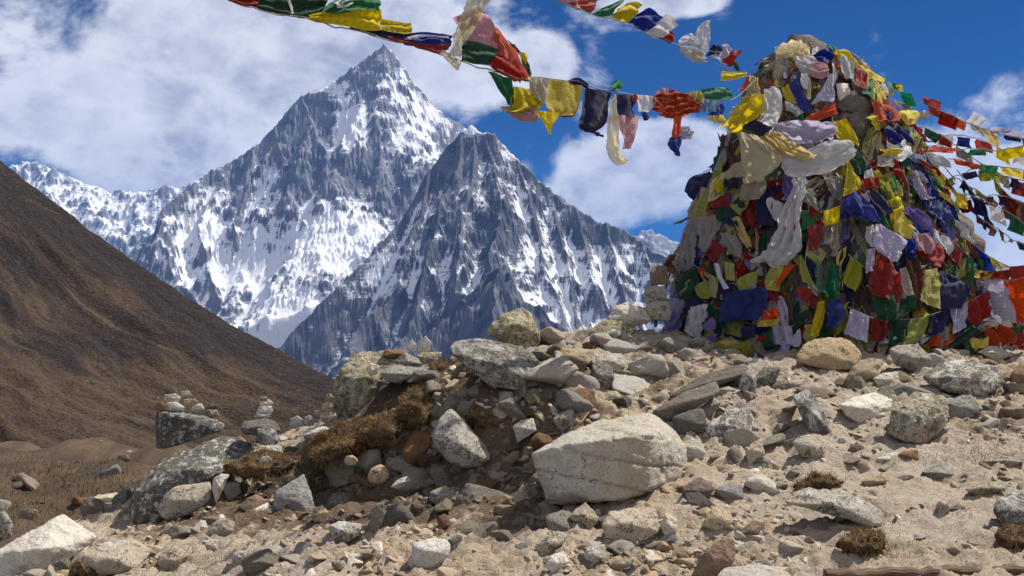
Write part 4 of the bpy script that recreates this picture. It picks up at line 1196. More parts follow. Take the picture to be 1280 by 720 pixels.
for (x0, x1, y0, y1, cnt, s0, s1) in zones:
    tries = 0
    done = 0
    while done < cnt and tries < cnt * 60:
        tries += 1
        px, py = rng.uniform(x0, x1), rng.uniform(y0, y1)
        s = s0 + (s1 - s0) * rng.random() ** 1.25
        if any(math.hypot(px - a, py - b) < c * .6 + s * 0.2 for a, b, c in placed):
            continue
        Y = ground_hit(px, py)
        if Y > 11 and not (px < 190 and py < 642):
            continue
        p = at(px, py, Y)
        R_ = s / F * Y * (0.78 if py < 560 and px > 520 else 0.7)
        mt = rng.choice(['pale', 'white', 'lichen', 'mossy', 'tan', 'grey', 'dark', 'slate', 'brown'], p=[.22, .12, .13, .06, .21, .15, .03, .04, .04])
        if 390 < px < 700 and 540 < py < 660 and rng.random() < .75:
            mt = rng.choice(['tan', 'brown', 'dark', 'grey'], p=[.35, .25, .2, .2])  # earthy, darker kinds here: the bank's shade goes into the stone colours too
        k = int(rng.integers(0, len(PROTO)))
        if Y > 11:
            mt = rng.choice(['dark', 'brown', 'grey', 'slate'])
        size = 'small' if s < (s0 + s1) / 2.3 else 'middling'
        lab = None
        for near in sorted(ROCKS, key=lambda q: math.hypot(q[0] - px, (q[1] - py) * 1.5))[:4]:
            ddx, ddy = px - near[0], (py - near[1]) * 1.6
            way = ('right of' if ddx > 0 else 'left of') if abs(ddx) > abs(ddy) else ('below' if ddy > 0 else 'above')
            for form in (f"{size} {TONE[mt]} loose stone {way} the {near[4]}", f"{size} {TONE[mt]} loose stone a little further {way} the {near[4]}"):
                if form not in used_bits:
                    lab = form
                    break
            if lab:
                break
        lab = lab or form
        used_bits[lab] = 1
        o = link('rock', proto_mesh(k, mt), lab, 'rock', 'loose stones scattered on the slope', loc=(p[0], p[1], gz(p[0], p[1]) + R_ * rng.uniform(-.3, .1)))
        o.rotation_euler = Euler((rng.uniform(-.5, .5) + .15, rng.uniform(-.5, .5), rng.uniform(0, 6.28)))
        o.scale = (R_ * 1.1, R_ * rng.uniform(.8, 1.15), R_ * rng.uniform(.9, 1.25))
        placed.append((px, py, s * 0.45))
        done += 1; nfill += 1





def build_gravel():
    r = np.random.default_rng(8)
    base, big = [], []
    for k in range(12):
        q = np.random.default_rng(900 + k)
        n = q.integers(7, 11)
        p = q.normal(size=(n, 3)); p /= np.linalg.norm(p, axis=1)[:, None]
        p *= np.array([1, q.uniform(.6, .9), q.uniform(.35, .75)])
        base.append(hull_surface(p, 2, soft=40, rough=.05, seed=k))
        big.append(hull_surface(p, 4, soft=50, rough=.06, seed=k))
    VS, FS, CS = [], [], []
    nv = 0
    tones = np.array([(.46, .41, .34), (.57, .53, .47), (.44, .36, .26), (.33, .29, .25), (.20, .165, .13), (.38, .28, .18), (.62, .59, .55), (.36, .33, .29), (.42, .33, .23), (.36, .275, .185), (.30, .22, .145), (.46, .37, .27)])
    N = 25000
    px = r.uniform(-30, 1310, N); py = 430 + 320 * r.random(N) ** 0.9
    clump = vnoise2(px / 60, py / 30, 3)
    for i in range(N):
        if clump[i] < r.uniform(0.05, 0.7):
            continue
        if px[i] > 1010 and py[i] > 690 or (1000 < px[i] < 1260 and 570 < py[i] < 700 and r.random() < .55):
            continue
        # walk along one ray in the ground grid
        Y = ground_hit_fast(px[i], py[i])
        if Y is None or Y > 10.5:
            continue
        p = at(px[i], py[i], Y)
        rub = clump[i] > .5 or (380 < px[i] < 900 and py[i] < 660)
        s = (0.006 + 0.034 * r.random() ** 2.6) if r.random() < (.72 if rub else .93) else .03 + (.06 if rub else .035) * r.random() ** 1.8
        if s > .04 and (930 < px[i] < 1250 and 550 < py[i] < 700) and r.random() < .7:
            s *= .4
        if (rub or py[i] < 570 or px[i] < 1000) and r.random() < .15:
            s = r.uniform(.05, .12)
        sunk = -.55 if s > .05 else 0
        P, f = (base if s < .022 else big)[r.integers(0, 12)]
        a, b, c = r.uniform(0, 6.28), r.uniform(-.5, .5), r.uniform(-.5, .5)
        M = np.array(Euler((b, c, a)).to_matrix())
        VS.append(P @ M.T * s + np.array([p[0], p[1], p[2] + s * (r.uniform(-.4, .15) + sunk * .6)]))
        FS.append(f + nv); nv += len(P)
        tn = tones[r.integers(0, 12)] * np.array([1.03, .985, .89]) * r.uniform(.6, 1.1)
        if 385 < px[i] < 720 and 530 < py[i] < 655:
            tn = tn * .3 + np.array([.12, .08, .05]) * .7        # earth coat, with the bank's shade darkened into the colour
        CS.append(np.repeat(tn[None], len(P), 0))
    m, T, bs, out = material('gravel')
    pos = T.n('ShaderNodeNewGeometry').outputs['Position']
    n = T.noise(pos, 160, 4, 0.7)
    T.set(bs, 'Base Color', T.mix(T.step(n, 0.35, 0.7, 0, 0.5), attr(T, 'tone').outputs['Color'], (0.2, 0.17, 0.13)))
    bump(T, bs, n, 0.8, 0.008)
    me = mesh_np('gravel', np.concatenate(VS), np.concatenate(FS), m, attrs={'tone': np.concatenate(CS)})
    link('gravel', me, 'small stones and chips strewn over the soil', 'gravel', None, 'stuff')


_YS = np.linspace(4.3, 10.6, 260)


def ground_hit_fast(px, py):
    a, b = ray(px, py)
    X = a * _YS
    i = np.clip(np.searchsorted(_cx, X) - 1, 0, len(_cx) - 2)
    j = np.clip(np.searchsorted(_cy, _YS) - 1, 0, len(_cy) - 2)
    d = EYE + b * _YS - _GZ[j, i]
    k = np.nonzero(d < 0.0)[0]
    return float(_YS[k[0]]) if len(k) else None


build_gravel()


def build_grass():
    r = np.random.default_rng(12)
    pts = list(TUFTS)
    # tufts round stones and on the slope
    for q in ROCKS:
        if r.random() < 0.8 and q[2] < 10 and q[1] > 440:
            for _ in range(int(r.integers(20, 90))):
                px = q[0] + r.normal() * q[3] / q[2] * F * 0.35
                py = q[1] + q[3] / q[2] * F * 0.22 + r.normal() * 3
                Y = ground_hit_fast(px, py)
                if Y:
                    pts.append((at(px, py, Y), np.array([0, 0, 1.])))
    for cx, cy, sx, sy, n in [(1240, 570, 30, 8, 500), (1180, 575, 30, 6, 250), (1100, 690, 30, 8, 350), (480, 520, 40, 12, 500), (330, 570, 40, 8, 300), (230, 700, 40, 10, 260), (60, 640, 60, 12, 900), (120, 605, 70, 20, 1800), (40, 580, 60, 16, 900),
                              (620, 510, 50, 6, 450), (560, 470, 25, 10, 300), (1000, 600, 30, 8, 250), (440, 545, 40, 10, 400)]:
        for _ in range(n):
            px, py = cx + r.normal() * sx, cy + r.normal() * sy
            Y = ground_hit(px, py) if Yfar(px) else ground_hit_fast(px, py)
            if Y and Y < 30:
                pts.append((at(px, py, Y), np.array([0, 0, 1.])))
    VS, FS, CS = [], [], []
    n = 0
    for p, no in pts:
        down = no[2] < 0.15
        L = r.uniform(.015, .06) * (1.2 if down else 1) * (1 if p[1] < 12 else 2.5)
        d = np.array(no) * r.uniform(.5, 1.0) + r.normal(size=3) * 0.55
        d[2] += -0.9 if down else 0.35
        d /= np.linalg.norm(d)
        s = np.cross(d, r.normal(size=3)); s /= np.linalg.norm(s) + 1e-9
        w = 0.0016 * (1 if p[1] < 12 else 3)
        q = np.array(p) - np.array(no) * 0.004
        bend = np.array([0.4, 0, -0.5]) * L * r.uniform(0, .8)
        VS.append(np.array([q - s * w, q + s * w, q + d * L * .6 + s * w * .7, q + d * L * .6 - s * w * .7, q + d * L + bend, q + d * L + bend + s * w * .2]))
        FS.append(np.array([[0, 1, 2, 3], [3, 2, 5, 4]]) + n); n += 6
        t = r.random()
        c = (np.array([.34, .215, .085]) * (1 - t) + np.array([.15, .09, .04]) * t) * (1 if p[1] < 12 else .6)
        CS.append(np.repeat((c * r.uniform(.7, 1.25))[None], 6, 0))
    m, T, bs, out = material('dry_grass_blades')
    T.set(bs, 'Base Color', attr(T, 'tone').outputs['Color'])
    me = mesh_np('dry_grass', np.concatenate(VS), np.concatenate(FS), m, attrs={'tone': np.concatenate(CS)})
    link('dry_grass', me, 'short dry ochre grass on the turf and round the stones', 'grass', None, 'stuff')


def Yfar(px):
    return px < 260


build_grass()


def build_plank():
    m, T, bs, out = material('weathered_plank')
    co = T.n('ShaderNodeTexCoord').outputs['Object']
    n = T.noise(T.mapping(co, scale=(1.5, 30, 30)), 4.0, 8, 0.65, 0.6)
    T.set(bs, 'Base Color', T.mix(T.step(n, 0.35, 0.65), (0.055, 0.035, 0.022), (0.17, 0.115, 0.07)))
    bump(T, bs, n, 0.7, 0.01)
    Y = 4.86
    a, b = at(1032, 716, Y), at(1282, 709, Y)
    nx = 60
    VS = []
    for i in range(nx):
        t = i / (nx - 1)
        c = a + (b - a) * t
        w = 0.004 * math.sin(t * 23) + 0.003 * math.sin(t * 61 + 1)
        sec = [(-.035, -.002 + w), (-.035, -.045), (.045, -.045), (.045, .004 + w), (.03, .010 + w), (-.025, .008 + w)]
        VS += [c + np.array([0, dy, dz]) for dy, dz in sec]
    VS = np.array(VS)
    FS = []
    for i in range(nx - 1):
        for k in range(6):
            FS.append((i * 6 + k, i * 6 + (k + 1) % 6, (i + 1) * 6 + (k + 1) % 6, (i + 1) * 6 + k))
    FS += [(0, 1, 2, 3), (0, 3, 4, 5), tuple((nx - 1) * 6 + k for k in (3, 2, 1, 0)), tuple((nx - 1) * 6 + k for k in (5, 4, 3, 0))]
    base = VS.mean(0)
    me = mesh_np('wooden_plank', VS - base, FS, m, smooth=False)
    link('wooden_plank', me, 'weathered brown plank edge across the bottom right of the path', 'plank', loc=base)


build_plank()
# ------------------------------------------------------------------ the stone heap and its flags
YC = 10.2
_prof = [(50, 992, 1028), (58, 978, 1046), (75, 958, 1078), (95, 942, 1097), (110, 932, 1108), (150, 914, 1134), (190, 901, 1158), (240, 880, 1186), (310, 848, 1222), (370, 828, 1256), (445, 815, 1296)]
_pz = np.array([at(640, p[0], YC)[2] for p in _prof])[::-1]
_pl = np.array([at(p[1], 400, YC)[0] for p in _prof])[::-1]
_pr = np.array([at(p[2], 400, YC)[0] for p in _prof])[::-1]
_cy_line = np.linspace(YC - 2.3, YC, 150)


def cairn_depth(px, py, scale=1.0):
    a, b = ray(px, py)
    z = EYE + b * _cy_line
    l = np.interp(z, _pz, _pl); r = np.interp(z, _pz, _pr)
    hw = (r - l) / 2 * scale
    ins = ((a * _cy_line - (l + r) / 2) / hw) ** 2 + ((_cy_line - YC) / (hw * 0.86)) ** 2
    ins = np.where(z > _pz[-1], 9, ins)
    k = np.nonzero(ins < 1)[0]
    if len(k):
        return float(_cy_line[k[0]])
    return float(_cy_line[np.argmin(ins)]) if ins.min() < 2.0 else YC


def build_core():
    nz, na = 120, 220
    zs = np.linspace(_pz[0] - 0.25, _pz[-1], nz)
    VS = []
    for i, z in enumerate(zs):
        l = np.interp(z, _pz, _pl); r = np.interp(z, _pz, _pr)
        hw = (r - l) / 2 * (0.93 - 0.22 * float(sstep(np.array(z), _pz[-1] - 0.6, _pz[-1])))
        th = np.linspace(0, 2 * math.pi, na, endpoint=False)
        VS.append(np.stack([(l + r) / 2 + hw * np.cos(th), YC + hw * 0.86 * np.sin(th), np.full(na, z)], 1))
    V = np.concatenate(VS)
    n = V - np.array([(_pl[0] + _pr[0]) / 2, YC, 0])
    n[:, 2] = 0.25
    n /= np.linalg.norm(n, axis=1)[:, None] + 1e-9
    # stacked stones: cells with rounded faces
    g = np.stack([V[:, 0] * 3.2, V[:, 1] * 3.2, V[:, 2] * 5.0], 1)
    best = np.full(len(V), 9.0); cell = np.zeros(len(V))
    gi = np.floor(g)
    for dx in (-1, 0, 1):
        for dy in (-1, 0, 1):
            for dz in (-1, 0, 1):
                c = gi + np.array([dx, dy, dz]); ci = c.astype(np.int64)
                f = c + 0.15 + 0.7 * np.stack([_h(ci[:, 0], ci[:, 1], ci[:, 2], s) for s in (1, 2, 3)], 1)
                d = np.linalg.norm(g - f, axis=1)
                k = d < best
                best = np.where(k, d, best); cell = np.where(k, _h(ci[:, 0], ci[:, 1], ci[:, 2], 9), cell)
    V = V + n * ((0.55 - best)[:, None] * 0.16 + (cell - .5)[:, None] * 0.07 + fbm3(V * 8, 3, 0.5, 2)[:, None] * 0.02)
    a = np.arange(nz * na).reshape(nz, na)
    b = np.roll(a, -1, 1)
    F4 = np.stack([a[:-1].ravel(), b[:-1].ravel(), b[1:].ravel(), a[1:].ravel()], 1)
    base = np.array([(_pl[0] + _pr[0]) / 2, YC, _pz[0]])
    me = mesh_np('stone_cairn', V - base, F4, RM['dark'])
    o = link('stone_cairn', me, 'tall cone shaped heap of stacked dark stones buried under prayer flags', 'cairn', loc=base)


build_core()

CLR = {'red': (.40, .018, .014), 'orange': (.60, .075, .02), 'yellow': (.78, .60, .015), 'gold': (.74, .56, .20), 'green': (.010, .17, .065), 'dark green': (.006, .06, .026),
       'blue': (.012, .03, .23), 'navy': (.008, .011, .075), 'white': (.80, .79, .80), 'lavender': (.60, .55, .72), 'cream': (.84, .74, .44), 'beige': (.66, .58, .42), 'pink': (.62, .33, .36),
       'olive': (.33, .33, .045), 'brown': (.17, .075, .055), 'grey': (.42, .39, .36), 'sky blue': (.13, .27, .42), 'purple': (.2, .14, .44), 'dark red': (.27, .02, .017), 'faded yellow': (.55, .50, .16), 'faded green': (.12, .22, .12)}
CM = {}


def cloth_mat(col, printed=True):
    key = (col, printed)
    if key in CM:
        return CM[key]
    c = CLR[col]
    m = bpy.data.materials.new(col.replace(' ', '_') + ('_printed_cloth' if printed else '_silk'))
    m.use_nodes = True
    T = NT(m.node_tree)
    out = T.n('ShaderNodeOutputMaterial')
    oi = T.n('ShaderNodeObjectInfo')
    pos = T.n('ShaderNodeNewGeometry').outputs['Position']
    uv = T.n('ShaderNodeTexCoord').outputs['UV']
    n1 = T.noise(pos, 9.0, 6, 0.6)
    n2 = T.noise(pos, 60.0, 4, 0.65)
    base = T.mix(T.step(n1, 0.3, 0.75, 0, 0.18), c, tuple(0.55 * x + 0.45 * y for x, y in zip(c, (.42, .38, .32))))
    base = T.mix(T.step(n2, 0.52, 0.72, 0, 0.35), base, tuple(x * 0.55 for x in c))
    if printed:
        sep = T.n('ShaderNodeSeparateXYZ', None, Vector=uv)
        row = T.m('MULTIPLY', sep.outputs[1], 13.0)
        fr = T.m('FRACT', row)
        line = T.m('MULTIPLY', T.step(fr, 0.2, 0.3), T.step(fr, 0.75, 0.85, 1, 0))
        gl = T.noise(T.mapping(uv, scale=(34, 15, 1)), 1.0, 3, 0.7)
        pr = T.m('MULTIPLY', line, T.step(gl, 0.47, 0.55))
        ed = T.m('MULTIPLY', T.m('MULTIPLY', T.step(sep.outputs[0], .07, .10), T.step(sep.outputs[0], .90, .93, 1, 0)), T.m('MULTIPLY', T.step(sep.outputs[1], .06, .09), T.step(sep.outputs[1], .91, .94, 1, 0)))
        base = T.mix(T.m('MULTIPLY', T.m('MULTIPLY', pr, ed), 0.42), base, tuple(x * 0.22 for x in c))
    hsv = T.n('ShaderNodeHueSaturation', None, Color=base)
    T.set(hsv, 'Value', T.m('ADD', 0.62, T.m('MULTIPLY', oi.outputs['Random'], 0.4)))
    T.set(hsv, 'Saturation', T.m('ADD', 0.92, T.m('MULTIPLY', T.m('FRACT', T.m('MULTIPLY', oi.outputs['Random'], 5.7)), 0.22)))
    col_ = hsv.outputs[0]
    bs = T.n('ShaderNodeBsdfPrincipled', None, Roughness=0.75)
    bs.inputs['Specular IOR Level'].default_value = 0.2
    bs.inputs['Sheen Weight'].default_value = 0.15
    T.set(bs, 'Base Color', col_)
    wv = T.noise(T.mapping(uv, scale=(90, 90, 1)), 1.0, 2, 0.6)
    bump(T, bs, T.m('ADD', T.m('MULTIPLY', wv, 0.25), T.noise(pos, 35.0, 4, 0.6)), 0.5, 0.008)
    tr = T.n('ShaderNodeBsdfTranslucent')
    T.set(tr, 'Color', col_)
    mx = T.n('ShaderNodeMixShader', None, Fac=0.55 if not printed else 0.38)
    T.t.links.new(bs.outputs[0], mx.inputs[1]); T.t.links.new(tr.outputs[0], mx.inputs[2])
    if not printed:
        sheer = T.n('ShaderNodeBsdfTransparent')
        m2 = T.n('ShaderNodeMixShader', None, Fac=0.16)
        T.t.links.new(mx.outputs[0], m2.inputs[1]); T.t.links.new(sheer.outputs[0], m2.inputs[2])
        mx = m2
    T.t.links.new(mx.outputs[0], out.inputs['Surface'])
    CM[key] = m
    return m


def _interp_rows(a, n):
    """rows (k, m, 3) -> (n, m, 3), smooth along the first axis"""
    k = len(a)
    if k == 2:
        t = np.linspace(0, 1, n)[:, None, None]
        return a[0] * (1 - t) + a[1] * t
    t = np.linspace(0, k - 1, n)
    i = np.minimum(t.astype(int), k - 2)
    f = (t - i)[:, None, None]
    p1, p2 = a[i], a[i + 1]
    p0 = np.where((i > 0)[:, None, None], a[np.maximum(i - 1, 0)], 2 * p1 - p2)
    p3 = np.where((i < k - 2)[:, None, None], a[np.minimum(i + 2, k - 1)], 2 * p2 - p1)
    return 0.5 * (2 * p1 + (p2 - p0) * f + (2 * p0 - 5 * p1 + 4 * p2 - p3) * f * f + (3 * p1 - p0 - 3 * p2 + p3) * f ** 3)


_ci = [0]


def cloth(name, rows, col, label=None, cat=None, group=None, lift=0.06, depth=None, fold=1.5, amp=None, crumple=1.0, billow=0.0, parent=None, origin=None, printed=True, nu=14, nv=None, hem=0.02, kind=None):
    """a piece of cloth lofted through rows of edge points seen from the front; it hangs on the heap (lift = metres off it) or at a given distance"""
    if not printed:
        nu = max(nu, 26)
        hem = max(hem, .05)
        crumple = crumple * 1.15
    _ci[0] += 1
    sd = _ci[0]
    r = np.random.default_rng(7000 + sd)
    G = []
    for ri, row in enumerate(rows):
        (xl, yl), (xr, yr) = row[0], row[1]
        ext = row[2] if len(row) > 2 else 0.0
        line = []
        for t in np.linspace(0, 1, 5):
            px, py = xl + (xr - xl) * t, yl + (yr - yl) * t
            if depth is None:
                Y = cairn_depth(px, py) - lift * 1.15 - ext
            elif callable(depth):
                Y = depth(px, py) - ext
            else:
                Y = depth - ext
            line.append(at(px, py, Y))
        G.append(line)
    G = np.array(G)
    if depth is None:
        # cloth does not follow every bump: even the depth out
        for _ in range(2):
            if len(G) > 2:
                G[1:-1, :, 1] = (G[:-2, :, 1] + 2 * G[1:-1, :, 1] + G[2:, :, 1]) / 4
    L = np.linalg.norm(np.diff(G[:, 2], axis=0), axis=1).sum() + 1e-6
    W = np.mean(np.linalg.norm(G[:, -1] - G[:, 0], axis=1)) + 1e-6
    if nv is None:
        nv = int(np.clip(L / W * nu, 10, 44))
    A = _interp_rows(G, nv)
    A = np.transpose(_interp_rows(np.transpose(A, (1, 0, 2)), nu), (1, 0, 2))
    u = np.linspace(0, 1, nu)[None, :]; v = np.linspace(0, 1, nv)[:, None]
    du = np.gradient(A, axis=1); dv = np.gradient(A, axis=0)
    N = np.cross(du, dv); N /= np.linalg.norm(N, axis=2, keepdims=True) + 1e-9
    N *= np.where(N[:, :, 1:2] > 0, -1, 1)
    if amp is None:
        amp = 0.085 * min(W, L) + 0.004
    ph = r.uniform(0, 6.28)
    q = np.stack([np.broadcast_to(u * W, (nv, nu)).ravel() * 7 + sd * 3.1, np.broadcast_to(v * L, (nv, nu)).ravel() * 4, np.full(nu * nv, sd * 1.7)], 1)
    w1 = fbm3(q, 3, 0.5, sd % 50).reshape(nv, nu)
    w2 = fbm3(q * 2.3 + 9, 3, 0.55, sd % 50 + 3).reshape(nv, nu)
    prof = 0.45 + 0.55 * np.sin(np.clip(v, 0, 1) * math.pi * 0.75 + 0.35)
    d = amp * np.sin(2 * math.pi * fold * (u + 0.3 * w1 + r.uniform(-.5, .5) * v) + ph) * prof * (0.6 + 0.8 * np.abs(w2))
    d = d + amp * 0.22 * np.sin(2 * math.pi * fold * 2.3 * (u + 0.25 * w2 + r.uniform(-.3, .3) * v) + ph * 2) * prof
    d = d + crumple * amp * (-np.abs(w2) * 1.5 + 1.0 * w1)
    d = d + billow * np.sin(math.pi * u) * np.sin(math.pi * np.clip(v * 0.9 + 0.05, 0, 1))
    # small sharp creases
    q3 = q * np.array([3.2, 2.2, 1])
    cz = 1 - np.abs(fbm3(q3 + 3, 3, 0.55, sd % 37 + 11)).reshape(nv, nu) * 2.2
    d = d + np.clip(cz, 0, 1) ** 2 * (0.006 + 0.02 * min(W, L)) * crumple
    # a hem that is not ruler straight
    A = A + N * d[:, :, None]
    if hem:
        side = (u - 0.5) * 2
        en = fbm3(q * 1.7 + 31, 3, 0.6, sd % 40 + 7).reshape(nv, nu)
        A = A + du / (np.linalg.norm(du, axis=2, keepdims=True) + 1e-9) * (np.abs(side) ** 4 * en * W * hem * 3)[:, :, None]
        A = A + dv / (np.linalg.norm(dv, axis=2, keepdims=True) + 1e-9) * ((v ** 6 + (1 - v) ** 6) * w1 * L * hem * 2)[:, :, None]
    A = A.reshape(-1, 3)
    uv = np.stack([np.broadcast_to(u, (nv, nu)).ravel(), np.broadcast_to(1 - v, (nv, nu)).ravel()], 1)
    org = A[:nu].mean(0) if origin is None else np.asarray(origin)
    me = mesh_np(name, A - org, grid_faces(nv, nu), cloth_mat(col, printed), uv=uv)
    if parent is None:
        return link(name, me, label, cat, group, kind, loc=org)
    return link(name, me, label, parent=parent)


def tube(points, rad, sides=6, wob=0.0, seed=1):
    pts = np.asarray(points, float)
    k = max(2, int(len(pts) * 6))
    P = _interp_rows(pts[:, None, :], k)[:, 0]
    if wob:
        q = np.stack([np.arange(k) * 0.35 + seed * 5.3, np.zeros(k), np.zeros(k)], 1)
        P[:, 2] += fbm3(q, 2, .5, seed) * wob; P[:, 1] += fbm3(q + 40, 2, .5, seed) * wob
    t = np.gradient(P, axis=0); t /= np.linalg.norm(t, axis=1)[:, None] + 1e-9
    a = np.cross(t, np.array([0.1, 1, 0.05])); a /= np.linalg.norm(a, axis=1)[:, None] + 1e-9
    b = np.cross(t, a)
    th = np.linspace(0, 2 * math.pi, sides, endpoint=False)
    rr = rad(np.linspace(0, 1, k))[:, None, None] if callable(rad) else rad
    V = P[:, None] + rr * (a[:, None] * np.cos(th)[None, :, None] + b[:, None] * np.sin(th)[None, :, None])
    i = np.arange(k * sides).reshape(k, sides); j = np.roll(i, -1, 1)
    return V.reshape(-1, 3), np.stack([i[:-1].ravel(), j[:-1].ravel(), j[1:].ravel(), i[1:].ravel()], 1)


def mat_cord():
    m, T, bs, out = material('worn_cord')
    n = T.noise(T.n('ShaderNodeNewGeometry').outputs['Position'], 60, 4, 0.6)
    T.set(bs, 'Base Color', T.mix(n, (.16, .14, .11), (.42, .38, .30)))
    return m


M_cord = mat_cord()

# --- the long garland in front of the sky
def garland_depth(px, py=0):
    return float(np.interp(px, [260, 420, 640, 760, 920, 960], [4.6, 5.2, 6.3, 7.0, 8.4, 8.75]))


def garland(label, rope, flags, depthf, rad=0.004):
    o0 = at(rope[-1][0], rope[-1][1], depthf(rope[-1][0]))
    e = empty('prayer_flag_string', o0, label, 'flag string', 'strings of prayer flags')
    V, f = tube([at(px, py, depthf(px)) for px, py in rope], rad, wob=.01)
    link('cord', mesh_np('cord', V - o0, f, M_cord), parent=e)
    for fl in flags:
        nm, lab, col, rows = fl[:4]
        kw = fl[4] if len(fl) > 4 else {}
        off = kw.pop('off', 0.0)
        cloth(nm, rows, col, lab, parent=e, origin=o0, depth=lambda x, y, off=off: depthf(x) - off, **kw)
    return e


